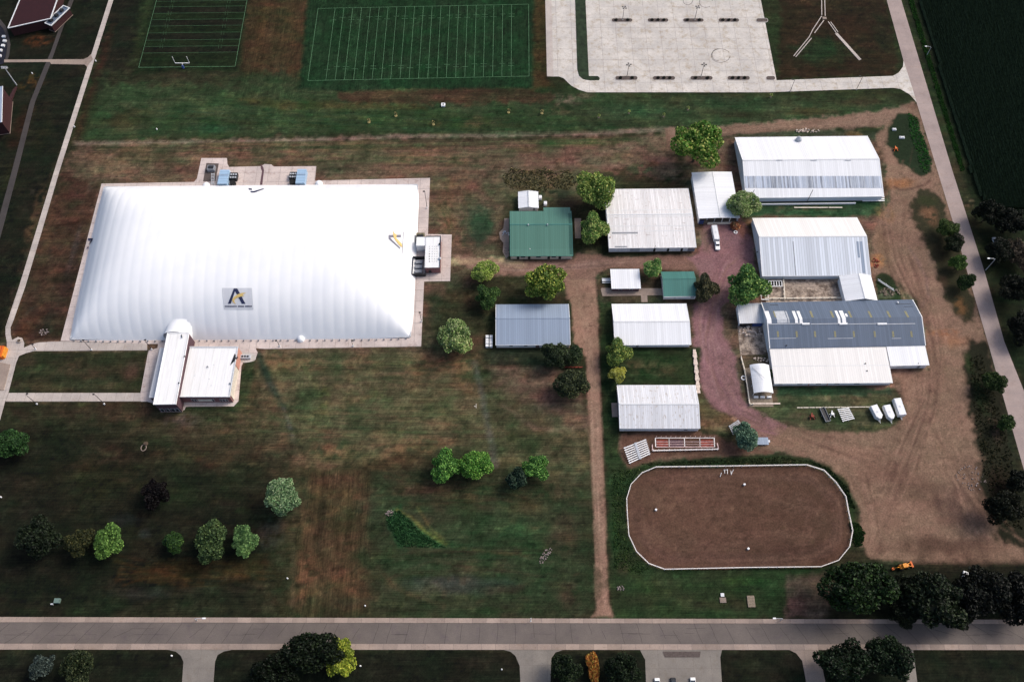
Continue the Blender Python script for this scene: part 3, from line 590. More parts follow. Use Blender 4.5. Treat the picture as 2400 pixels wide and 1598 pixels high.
ruts([(300, 250), (700, 280), (1200, 288), (1500, 280)], 30, 60, [(46, 62, 34), (32, 48, 26), (54, 62, 36), (36, 56, 38)], (1.5, 4), seed=21)
r_ = random.Random(99)
for _ in range(260):                                  # tufts, bare spots and weed patches on the lawns
    x, y = r_.uniform(40, 1390), r_.uniform(840, 1430)
    k_ = 1 - .45 * max(0, (600 - x) / 600) * (y > 950)  # dims patches toward the lower left, lens falloff put into their colour
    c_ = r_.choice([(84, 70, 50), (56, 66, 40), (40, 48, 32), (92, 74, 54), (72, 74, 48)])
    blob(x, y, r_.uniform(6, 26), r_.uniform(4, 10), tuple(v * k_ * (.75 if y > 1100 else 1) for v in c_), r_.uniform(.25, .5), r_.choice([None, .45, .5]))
for _ in range(150):
    x, y = r_.uniform(180, 1200), r_.uniform(345, 425) if r_.random() < .6 else r_.uniform(240, 330)
    blob(x, y, r_.uniform(8, 26), r_.uniform(3, 7), r_.choice([(98, 78, 62), (48, 60, 40), (60, 52, 38)] if y > 340 else [(52, 62, 34), (30, 50, 28), (34, 60, 36)]), r_.uniform(.25, .5), .45)
for _ in range(160):
    x, y = r_.uniform(1600, 2300), r_.uniform(330, 1300)
    blob(x, y, r_.uniform(4, 14), r_.uniform(3, 9), r_.choice([(144, 112, 92), (90, 68, 58), (128, 104, 84), (84, 72, 52)]), r_.uniform(.2, .45), r_.choice([.45, .5, .55]))
for _ in range(60):
    x, y = r_.uniform(60, 220), r_.uniform(420, 790); blob(x, y, r_.uniform(4, 12), r_.uniform(5, 20), r_.choice([(80, 60, 44), (44, 36, 30), (66, 58, 50)]), .35, .45)
# fine grain: mowing lines, tufts, trampled patches
mow = np.clip((Y < 214).astype(float), 0, 1)
vert = 1 / (1 + np.exp(-(np.minimum(X - G(690, 1300).x, G(860, 1300).x - X)) / 2)) * (Y < G(800, 1100).y)
vert = np.maximum(vert, 1 / (1 + np.exp(-(np.minimum(X - G(575, 100).x, G(725, 100).x - X)) / 3)) * (Y > G(600, 235).y))
inbig = (REG == 5) & (X > G(690, 100).x)
vert = np.maximum(vert, inbig)
ML = MOWX * (1 - vert) + MOWY * vert
grass = (REG == 0) | (REG == 5)
GR = np.random.default_rng(11).normal(0, 1, len(X))
g1 = np.where(grass, 1 + .75 * (ML - .5), 1.0) * (1 + GR * np.where(grass, .10, .055))
dry = fbm(X / 5.5, Y / 3.4, 41, 4) * .55 + fbm(X / 16, Y / 9, 47, 4) * .45
dk = np.clip((dry - .52) * 7, 0, 1) * (REG == 0) * .75; gk = np.clip((.46 - dry) * 7, 0, 1) * (REG == 0) * .75
C *= np.stack([1 + .55 * dk - .28 * gk, 1 + .34 * dk - .10 * gk, 1 + .26 * dk - .20 * gk], 1)
spk = np.clip((fbm(X / 1.6, Y / 1.6, 53, 2) - .66) * 8, 0, 1); C *= (1 + spk * np.where(grass, .45, .22))[:, None]
drk = np.clip((fbm(X / 1.9, Y / 1.5, 59, 2) - .64) * 8, 0, 1); C *= (1 - drk * np.where(grass, .35, .22))[:, None]
g1 *= (1 + (F3 - .5) * np.where(grass, .55, .22)) * (1 + (F2 - .5) * np.where(grass, .55, .25)) * (1 + (F1 - .5) * .3)
C *= np.clip(g1, .35, 2.0)[:, None]
warm = (fbm(X / 9, Y / 5, 31) - .5) * np.where(grass, .7, .15) - np.where(grass, .06, 0)
C[:, 0] *= 1 + warm; C[:, 2] *= 1 + warm * .3; C[:, 1] *= (1 - warm * .25) * np.where(grass, 1.07, 1.02); C[:, 2] *= np.where(grass, 1.08, 1.0)
C = np.clip(C, .004, .9); MASK = np.where(REG == 0, .5 + .5 * (vert > .2 + .6 * F2), np.where(REG == 5, .5 + .5 * (vert > .5), 0.0))
BARE = C.sum(1) > .24; MASK[BARE & (REG == 0)] = .12

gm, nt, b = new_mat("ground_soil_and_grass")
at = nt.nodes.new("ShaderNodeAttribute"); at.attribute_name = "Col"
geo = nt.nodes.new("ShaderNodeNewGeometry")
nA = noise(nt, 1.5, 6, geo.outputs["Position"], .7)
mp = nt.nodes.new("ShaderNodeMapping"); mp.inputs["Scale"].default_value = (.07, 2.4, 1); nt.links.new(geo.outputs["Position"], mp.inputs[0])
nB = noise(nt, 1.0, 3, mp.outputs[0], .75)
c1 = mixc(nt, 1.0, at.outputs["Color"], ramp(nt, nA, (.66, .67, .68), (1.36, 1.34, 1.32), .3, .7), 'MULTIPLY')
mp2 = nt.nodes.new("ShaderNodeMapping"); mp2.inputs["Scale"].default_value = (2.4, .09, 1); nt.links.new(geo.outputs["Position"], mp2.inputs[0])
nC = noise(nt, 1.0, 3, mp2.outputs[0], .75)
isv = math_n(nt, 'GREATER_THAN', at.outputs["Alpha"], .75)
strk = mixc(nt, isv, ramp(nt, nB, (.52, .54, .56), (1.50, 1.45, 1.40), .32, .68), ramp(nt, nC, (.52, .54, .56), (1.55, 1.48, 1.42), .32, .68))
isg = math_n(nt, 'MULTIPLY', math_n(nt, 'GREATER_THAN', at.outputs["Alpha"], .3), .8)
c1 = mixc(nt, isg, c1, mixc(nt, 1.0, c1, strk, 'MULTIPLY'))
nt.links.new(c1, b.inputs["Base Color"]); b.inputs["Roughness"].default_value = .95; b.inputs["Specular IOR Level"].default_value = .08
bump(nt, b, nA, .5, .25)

QI = (np.arange(NY - 1)[:, None] * NX + np.arange(NX - 1)[None, :]).ravel()
Q = np.stack([QI, QI + 1, QI + 1 + NX, QI + NX], 1)
RQ = REG[QI]
def sheet(name, mask, z=0.0, **k):
    q = Q[mask]; used = np.unique(q); remap = np.full(len(X), -1, np.int64); remap[used] = np.arange(len(used)); q = remap[q]
    me = bpy.data.meshes.new(name); me.vertices.add(len(used)); me.loops.add(q.size); me.polygons.add(len(q))
    co = np.stack([X[used], Y[used], np.full(len(used), z)], 1)
    me.vertices.foreach_set("co", co.ravel().astype(np.float32))
    me.loops.foreach_set("vertex_index", q.ravel().astype(np.int32))
    me.polygons.foreach_set("loop_start", (np.arange(len(q)) * 4).astype(np.int32))
    try: me.polygons.foreach_set("loop_total", np.full(len(q), 4, np.int32))
    except Exception: pass
    me.update(calc_edges=True)
    ca = me.color_attributes.new("Col", 'FLOAT_COLOR', 'POINT')
    ca.data.foreach_set("color", np.concatenate([C[used], MASK[used][:, None]], 1).ravel().astype(np.float32))
    o = link(name, me, gm); return tag(o, kind='structure')
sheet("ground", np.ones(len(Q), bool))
sheet("gravel_yard", RQ == 1, .012)
sheet("dirt_road", RQ == 2, .012)
sheet("riding_arena_sand", RQ == 3, .012)
sheet("playing_field", RQ == 5, .012)

# ------------------------------------------------------------------ roads, lots and walks
# street along the bottom
def ytop(x): return 1444.5 + (x / 2400) * 8 - ((x - 1200) / 1200) ** 2 * 0
RW = dict(a=(-700, 3100))
def band(name, y0l, y0r, y1l, y1r, mat, z, x0=-900, x1=3300):
    def yy(l, r, x): return l + (r - l) * x / 2400
    return MB().prism(W([(x0, yy(y0l, y0r, x0)), (x1, yy(y0l, y0r, x1)), (x1, yy(y1l, y1r, x1)), (x0, yy(y1l, y1r, x0))]), z - .1, z).build(name, M[mat])
street = band("street", 1457, 1461, 1508, 1510, 'asphalt', .03); tag(street, kind='structure')
for nm, (l0, r0, l1, r1) in (("kerb_north", (1445, 1451.5, 1457.5, 1461.5)), ("kerb_south", (1507.5, 1509.5, 1521.5, 1522.5))):
    pts = []
    for x, which in ((-320, 0), (2720, 0), (2720, 1), (-320, 1)):
        l, r = (l0, r0) if which == 0 else (l1, r1); pts.append((x, l + (r - l) * x / 2400))
    pw = W(pts); a, b_ = Vector(pw[0]), Vector(pw[1]); rz = math.atan2(b_.y - a.y, b_.x - a.x)
    o = paved("kerb", pw, M['kerb'], 4.85, .10, .2, .09, 'joint', rz, tuple(Vector(pw[3]) if True else 0), .035, 'kerb_slab', 40)
    o.name = "kerb"
for k in range(62):                                   # tar-filled cracks across the street
    x = -60 + k * 41 + random.uniform(-7, 7); n = random.choice((2, 3, 4)); pts = []
    ya, yb = 1460, 1507
    if random.random() < .3: yb -= random.uniform(8, 20)
    if random.random() < .2: ya += random.uniform(6, 18)
    sl_ = (1200 - x) * .006
    for i in range(n + 1):
        t = i / n; pts.append(G(x - sl_ * t * 8 + (random.uniform(-1.6, 1.6) if 0 < i < n else 0), ya + (yb - ya) * t, .034))
    mb = MB()
    for a, b_ in zip(pts, pts[1:]): mb.bar(a, b_, .085, .01)
    mb.build("crack", M['crack'], street)
for k in range(26):
    x = random.uniform(0, 2350); y = random.choice((1472, 1484, 1486, 1487)) + random.uniform(-1, 1); l = random.uniform(20, 60)
    MB().bar(G(x, y, .035), G(x + l, y + random.uniform(-1, 1), .035), .06, .01).build("crack", M['crack'], street)

def rpaved(name, px, mat, cell, **k):
    pw = W(px); a, b_ = Vector(pw[0]), Vector(pw[1]); return paved(name, pw, M[mat], cell, rz=math.atan2(b_.y - a.y, b_.x - a.x), origin=pw[0], **k)
# side streets and driveways to the south
rpaved("side_street", [(392, 1521.6), (545, 1521.8), (524, 1526), (510, 1534), (504, 1550), (497, 1640), (424, 1640), (430, 1550), (424, 1536), (412, 1526)], 'lowlot', 6, z=.05)
rpaved("side_street", [(1180, 1522.3), (1320, 1522.3), (1302, 1528), (1292, 1542), (1290, 1600), (1290, 1660), (1222, 1660), (1218, 1560), (1208, 1536), (1196, 1526)], 'lowlot', 5, z=.05)
rpaved("driveway", [(1500, 1522.4), (1692, 1522.4), (1688, 1540), (1692, 1600), (1694, 1680), (1512, 1680), (1514, 1600), (1512, 1545)], 'lowlot', 6, z=.05)
rpaved("driveway", [(1850, 1522.4), (1918, 1522.4), (1935, 1600), (1942, 1660), (1895, 1660), (1888, 1590), (1880, 1548), (1866, 1530)], 'walk_dim', 5, z=.05)
rpaved("driveway", [(2110, 1522.4), (2140, 1522.4), (2150, 1600), (2154, 1660), (2128, 1660), (2122, 1590)], 'lowlot', 5, z=.05)
t = MB().prism(W([(1553, 1526), (1642, 1526), (1640, 1539.5), (1558, 1539.5)]), 0, .16).build("gravel_strip", M['mulch']); tag(t, kind='structure')
# east road
EL = [(2052, -90), (2078, 0), (2117.6, 143), (2148, 240), (2197, 400), (2231, 512), (2267, 637), (2319, 815), (2336, 876.5), (2365, 978.6), (2394, 1080.6), (2440, 1240), (2500, 1440)]
ER = [(2560, 1440), (2480, 1170), (2399.5, 915), (2353.6, 800), (2307.6, 637), (2232, 400), (2112, 0), (2085, -90)]
er = MB().prism(W(EL + ER), -.05, .035).build("east_road", M['road_concrete']); tag(er, kind='structure')
pl = [G(x, y, .037) for x, y in EL]; pr = [G(x, y, .037) for x, y in ER[::-1]]
for i in range(1, 60):
    t = i / 60; 
    def at_(P, t):
        y = P[0].y + (P[-1].y - P[0].y) * t
        for a, b_ in zip(P, P[1:]):
            if (a.y - y) * (b_.y - y) <= 0: u = (y - a.y) / (b_.y - a.y); return a.lerp(b_, u)
    a, b_ = at_(pl, t), at_(pr, t)
    if a and b_: MB().bar(a, b_, .09, .008).build("joint", M['tread'], er)
MB().bar(G(2250, 512, .04), G(2290, 637, .04), .1, .008).build("joint", M['tread'], er)
# parking lot and its drive
LOT = [(1276.5, -60), (1282, 180), (1310, 180), (1321, 184), (1330, 193), (1339, 201.5), (1357, 211), (1376, 217), (1800, 217), (2093, 206.6), (2110, 209), (2132, 222), (2148, 240), (2138, 206), (2117.6, 143), (2116, 158), (2106, 171), (2093, 178.6), (1820, 189), (1818, 178), (1800, 87), (1783, 0), (1772, -60)]
lotw = W(LOT)
paved("parking_lot", lotw, M['lot'], 7.6, .05, .12, .12, 'tread', 0, (0, 0), .02, 'slab')
wk = MB().prism(W([(1276.5, -60), (1291, -60), (1297, 179), (1282, 179.6)]), .06, .12).build("sidewalk", M['white']); tag(wk, kind='structure'); wk.data.materials.clear(); wk.data.materials.append(M['walk'])
md = MB().prism(W([(1346, -60), (1369.6, -60), (1380, 179), (1401, 179.5), (1406, 184), (1404, 189), (1384, 189.5), (1366, 186.5), (1357, 178), (1353, 163)]), .05, .17).build("median_strip", plain("median_grass", alb(38, 52, 34), .95, .45, .35)); tag(md, kind='structure')
for xk in (1357, 1361, 1360, 1366, 1370):
    pass
# tyre marks (looped skid marks burnt on the concrete)
def ring(px, py, rx, ry, n=24, a0=0, a1=6.28):
    return [G(px + rx * math.cos(a0 + (a1 - a0) * i / n), py + ry * math.sin(a0 + (a1 - a0) * i / n), .076) for i in range(n + 1)]
for j, (px, py, rx, ry, a0, a1) in enumerate(((1689, 131, 22, 16, 0, 5.8), (1683, 129, 14, 14, 1.5, 5.0), (1612, 2, 11, 10, 0, 6.2), (1655, 6, 16, 12, 1, 6))):
    mb = MB(); P = ring(px, py, rx, ry, 28, a0, a1)
    for a, b_ in zip(P, P[1:]): mb.bar(a, b_, .22, .006)
    o = mb.build("skid_mark", M['crack']); tag(o, kind='structure')
ORD = ['first', 'second', 'third', 'fourth', 'fifth']
def bush_mesh(name, n, r, flat=.8, q=.35, seed=1):
    rnd = random.Random(seed); mb = MB()
    for _ in range(n):
        th = rnd.uniform(0, 6.283); z = rnd.uniform(-.25, 1); rr = rnd.uniform(.72, 1.02)
        k = math.sqrt(max(0, 1 - z * z)); c = Vector((k * math.cos(th), k * math.sin(th), z * flat)) * r * rr
        d = Vector((rnd.gauss(0, 1), rnd.gauss(0, 1), rnd.gauss(0, 1))).normalized(); e = d.orthogonal().normalized() * q * rnd.uniform(.6, 1.2); f = d.cross(e).normalized() * q * rnd.uniform(.6, 1.2)
        mb.add([c - e - f, c + e - f, c + e + f, c - e + f], [(0, 1, 2, 3)])
    m_ = mesh(name, mb.v, mb.f); return m_
shrub_me = bush_mesh("shrub", 70, .75, .8, .22); shrub_me.materials.append(foliage("dark_shrub_leaves", (.022, .026, .02)))
rows = (("far", 48.5, [1457.6, 1542, 1625, 1708, 1786], 24, 4.4), ("near", 184, [1468, 1556, 1644, 1731, 1806], 26, 4.8))
for rn, y, xc, hw, hh in rows:
    for i, x in enumerate(xc):
        hw2 = hw if i < 4 else (hw * .55 if rn == 'far' else hw * .4)
        pts = [(x + (hw2 - hh) * sx + hh * math.cos(a), y + hh * .9 * math.sin(a)) for sx, r0 in ((1, -90), (-1, 90)) for a in [math.radians(r0 + 22.5 * k) for k in range(9)]]
        c = G(x, y)
        o = empty("parking_island", (c.x, c.y, 0), label=f"long kerbed planting island, {ORD[i]} from the left in the {rn} row of the lot", cat="planting island", group="kerbed islands in the parking lot")
        lo = [(p[0] - c.x, p[1] - c.y) for p in W(pts)]
        MB().prism([(a * 1.06, b_ * 1.22) for a, b_ in lo], .03, .19).build("kerb", M['lot'], o)
        MB().prism(lo, .19, .23).build("mulch_bed", M['mulch'], o)
        if i < 4:
            for k, dx in enumerate((-14, 0, 14)):
                if k == 1 and i in (0, 2): continue
                p = G(x + dx, y)
                s_ = link("shrub", shrub_me); s_.location = (p.x, p.y, .45); s_.rotation_euler.z = k * 2 + i
                tag(s_, f"small dark shrub, {['left', 'middle', 'right'][k]} one on the {ORD[i]} island from the left, {rn} row", "shrub", "shrubs on the parking islands")
def lamp(name, px, py, tx, ty, label, group, arms=2, mat='dark', base='lot', arm=1.0):
    """pole from its foot to its head, both as seen; the height follows from the lean"""
    c = G(px, py); best = min((abs(((P := proj(c.x, c.y, h))[0] - tx)) + abs(P[1] - ty), h) for h in [2.5 + .25 * i for i in range(60)])[1]
    o = empty(name, (c.x, c.y, 0), label=label, cat="lamp post", group=group)
    MB().tube((0, 0, 0), (0, 0, .7), .32, n=10).build("footing", M[base], o)
    MB().tube((0, 0, .7), (0, 0, best), .13, .09).build("pole", M[mat], o)
    ang0 = 0 if arms == 2 else random.uniform(0, 6)
    for k in range(arms):
        a = ang0 + k * 2 * math.pi / arms; d = Vector((math.cos(a), math.sin(a), 0))
        MB().bar(d * 0 + Vector((0, 0, best)), d * arm + Vector((0, 0, best)), .10).build("arm", M[mat], o)
        e = d * (arm + .25); MB().box(e.x - .38, e.x + .38, e.y - .3, e.y + .3, best - .06, best + .12).build("lamp_head", M[mat], o)
    return o
def proj(x, y, z):
    c, s = math.cos(RX), math.sin(RX); yy = y - Y0; zz = z - H
    cy, cz = yy * c + zz * s, -yy * s + zz * c
    return 1200 + FPX * x / -cz, 799 - FPX * cy / -cz
for (a, b_, c, d), l in zip(((1459, 48, 1462, 18), (1628, 48, 1633, 17), (1469.5, 180, 1473.5, 152), (1643, 180, 1650, 152)),
                            ("on the far row's first island", "on the far row's third island", "on the near row's first island", "on the near row's third island")):
    lamp("parking_lamp", a, b_, c, d, "dark twin headed lamp post standing " + l, "lamp posts in the parking lot", 4, arm=.7)
for (a, b_, c, d), l in zip(((1852, 215, 1861, 188), (2007, 211, 2021, 180)), ("nearer the parking lot", "nearer the east road")):
    lamp("drive_lamp", a, b_, c, d, "thin dark lamp post beside the concrete drive, the one " + l, "lamp posts beside the drive", 1)
def hook_lamp(px, py, tx, ty, ax, label, group="street lights"):
    c = G(px, py); h = min((abs(proj(c.x, c.y, k)[1] - ty) + abs(proj(c.x, c.y, k)[0] - tx), k) for k in [3 + .25 * i for i in range(50)])[1]
    o = empty("street_light", (c.x, c.y, 0), label=label, cat="street light", group=group)
    MB().tube((0, 0, 0), (0, 0, h), .15, .1).build("pole", M['galv'], o)
    mb = MB(); P = [Vector((0, 0, h)), Vector((ax * .3, 0, h + .6)), Vector((ax, 0, h + .8))]
    for a, b_ in zip(P, P[1:]): mb.bar(a, b_, .12)
    mb.build("arm", M['galv'], o); MB().box(min(ax, ax * 1.4), max(ax, ax * 1.4), -.25, .25, h + .7, h + .88).build("lamp_head", M['white'], o)
hook_lamp(2310, 633, 2333, 608, -2.6, "grey curved street light right of the east road's lower row of trees")
hook_lamp(2172, 130, 2178, 112, -2.4, "thin grey street light at the edge of the dark crop field, far end")
hook_lamp(462, 1453, 470, 1433, 3.0, "grey street light on the north kerb left of the bottom street")
hook_lamp(1829, 1453, 1824, 1438, -2.6, "grey street light on the kerb left of the big dark tree")
o = empty("marker_post", G(1244, 1455)); tag(o, "thin white marker post on the kerb midway along the bottom street", "post")
MB().tube((0, 0, 0), (0, 0, 5.5), .12).build("pole", M['white'], o)
MB().box(-.2, .2, -.2, .2, 0, .3).build("footing", M['white'], o)

# left hand walks
rpaved("footpath", [(255, 0), (266, 0), (140, 400), (98, 543), (60, 670), (32, 750), (25, 767), (25, 782), (29, 800), (16, 800), (13, 784), (13, 767), (45, 670), (84, 543), (127.5, 400)][::-1], 'walk', 3.2, z=.05)
rpaved("footpath", [(10, 140.5), (196, 139.5), (206, 135), (213, 128), (218, 140), (204, 157), (198, 152), (120, 151), (117, 146), (10, 147)], 'walk_dim', 3.2, z=.06)
pth = MB().prism(W([(163, 0), (173, 0), (150, 60), (127, 125), (118, 151), (82, 240), (42, 400), (8, 530), (-40, 700), (-52, 700), (-8, 530), (28, 400), (70, 240), (106, 151), (119, 122), (141, 60)]), -.05, .03).build("old_path", M['dimgrey']); tag(pth, kind='structure')
rpaved("plaza", [(-60, 820), (16, 820), (16, 800), (30, 796), (42, 790), (52, 792), (57, 803), (56, 815), (76, 806), (92, 802.5), (120, 800.5), (150, 800), (345, 806), (345, 821), (110, 822.5), (80, 822.5), (60, 828), (45, 834), (38, 850), (20, 920), (12, 941), (0, 985), (-60, 985)], 'walk', 3.6, z=.055)
rpaved("footpath", [(20.5, 920.5), (329, 920.5), (341, 940.5), (12.5, 941)], 'walk', 3.6, z=.06)
rpaved("footpath", [(348, 821.5), (372, 815), (350, 941), (330, 941), (329.5, 920)][::-1], 'pad', 3.6, z=.065)
sbl = MB().prism(W([(2, 850), (25, 855), (9, 915), (-20, 915), (-20, 850)]), .05, .35).build("sunken_bay", M['walk_dim']); tag(sbl, kind='structure')
ry = MB(); 
tr = MB().prism(W([(-60, 40), (0, 45), (14, 62), (21, 85), (24.5, 105), (22, 128), (18, 140), (12, 140), (15, 128), (17.5, 108), (15, 88), (8, 68), (-4, 56), (-60, 50)]), 0, .10).build("curved_walk", M['dimgrey']); tag(tr, kind='structure')
tr = MB().prism(W([(-60, 56), (-4, 56), (8, 68), (15, 88), (17, 108), (14, 128), (8, 150), (-60, 170)]), 0, .05).build("track_apron", plain("blue_black_surface", alb(24, 26, 38), .8, .3, .6)); tag(tr, kind='structure')
stack_me = None
# pads round the dome
rpaved("dome_pad", [(142, 799), (238, 431), (455, 427), (462, 418), (472, 371), (532, 371), (533, 384), (537, 392), (612, 390), (620, 385), (636, 386), (642, 391), (741.5, 390), (738, 424), (860, 421), (1008, 417.5), (1003, 549), (1059, 550), (1055, 659), (994, 660), (987, 812), (620, 818), (600, 816), (600, 806), (572, 806), (345, 806)], 'pad', 5.4, z=.05, gap=.09)
rpaved("entrance_walk", [(372, 800), (600, 806), (600, 818), (604, 826), (600, 838), (574, 842), (566, 858), (559, 940), (548, 952), (436, 953), (432, 961), (374, 961), (372, 948), (345, 941)], 'pad', 4.2, z=.045, gap=.09)
md = MB().prism(W([(484, 383), (513, 384), (505, 426), (476, 426)]), .07, .13).build("gravel_bed", M['mulch']); tag(md, kind='structure')
# white chalk lines on the practice fields
def chalk(a, b_, w=.14, m='chalk', z=.035, name="chalk_line", parent=None): return MB().bar(G(a[0], a[1], z), G(b_[0], b_[1], z), w, .01).build(name, M[m], parent)
F1o = empty("football_field_lines", G(980, 100)); tag(F1o, "white yard lines of the large grass practice field above the dome", "field markings")
F2o = empty("football_field_lines", G(440, 90)); tag(F2o, "white yard lines of the striped grass field with the goal post", "field markings")
def ln(root, p, q, w=.16, m='chalk'):
    a = G(*p, .035) - root.location; b_ = G(*q, .035) - root.location
    MB().bar(a, b_, w, .01).build("yard_line", M[m], root)
TL, TR_, BR, BL = (745.5, 20.5), (1239, 10.5), (1240, 179), (721.5, 189.5)
def lerp(a, b_, t): return (a[0] + (b_[0] - a[0]) * t, a[1] + (b_[1] - a[1]) * t)
ln(F1o, TL, TR_); ln(F1o, BL, BR); ln(F1o, TL, BL); ln(F1o, TR_, BR)
tt = [(785.5 - 745.5) / 493.5 + i * (1 - 2 * 40 / 493.5) / 20 for i in range(21)]
for i, t in enumerate(tt):
    a, b_ = lerp(TL, TR_, t), lerp(BL, BR, t); ln(F1o, a, b_, .15)
    if i % 2 == 0 or True:
        for s_ in (.145, .83):
            for ds in (-.015, .02):
                c = lerp(a, b_, s_ + ds); w_ = 7
                if (i * 7 + int(ds * 1000)) % 3: ln(F1o, (c[0] - w_, c[1]), (c[0] + w_, c[1]), .12)
def sx(y): return 325 + (158 - y) * .266
def ex2(y): return 551 + (156 - y) * .18
for y in (-12, 4, 17, 32, 47, 62, 78, 95, 110, 125, 158.5):
    ln(F2o, (sx(y), y), (ex2(y), y - 2.5), .18, 'chalk' if y > 150 else 'chalk_dim')
    if y < 125:
        for f_ in (.18, .8):
            for d_ in (-3, 3): c = sx(y) + (ex2(y) - sx(y)) * f_ + d_; ln(F2o, (c + 1, y - 5), (c, y + 4), .12, 'chalk_dim')
ln(F2o, (sx(-12), -12), (325, 158.5), .16); ln(F2o, (ex2(-14), -14), (551, 156), .16)
# goal post
g0 = G(431, 157); gp = empty("goal_post", g0); tag(gp, "white football goal post at the near end of the striped field", "goal post")
MB().tube((0, -.9, 0), (0, -.6, 2.2), .14).build("post", M['white'], gp)
MB().tube((0, -.6, 2.2), (0, 0, 2.4), .12).build("gooseneck", M['white'], gp)
MB().bar((-3.6, 0, 2.4), (3.6, 0, 2.4), .24).build("crossbar", M['white'], gp)
for s_ in (-1, 1): MB().tube((3.55 * s_, 0, 2.4), (3.55 * s_, 0, 6.6), .11).build("upright", M['white'], gp)
MB().box(-.45, .45, -1.3, -.5, 0, 1.6).build("pad", M['blue'], gp)

# Y shaped paired walks (old foundation strips) east of the lot
def strip(a, b_, w, mat, label=None, par=None): return MB().bar(G(*a, .06), G(*b_, .06), w, .12).build("edge_strip", mat, par)
yo = empty("concrete_channel", G(1932, 46)); tag(yo, "pale forked concrete channel with its wide right arm in the grass beside the lot", "channel")
mbs = [((1925.5, -30), (1926, 36)), ((1932, -30), (1934, 38)), ((1926, 38), (1905, 70)), ((1905, 70), (1896, 88)), ((1896, 88), (1860, 132)), ((1931, 48), (1909, 78)), ((1902, 90), (1865, 134)), ((1941, 51), (1960, 78)), ((1947, 52), (1964, 76))]
for a, b_ in mbs:
    p, q = G(*a, .06) - yo.location, G(*b_, .06) - yo.location; MB().bar(p, q, .42, .16).build("edge_strip", M['walk'], yo)
p, q = G(1960, 79, .06) - yo.location, G(2016, 141, .06) - yo.location; MB().bar(p, q, 1.5, .2).build("slab", M['walk'], yo)
p = G(1932, 44) - yo.location; MB().box(p.x - 1, p.x + 1, p.y - .8, p.y + .8, 0, .4).build("junction_box", M['walk_dim'], yo)

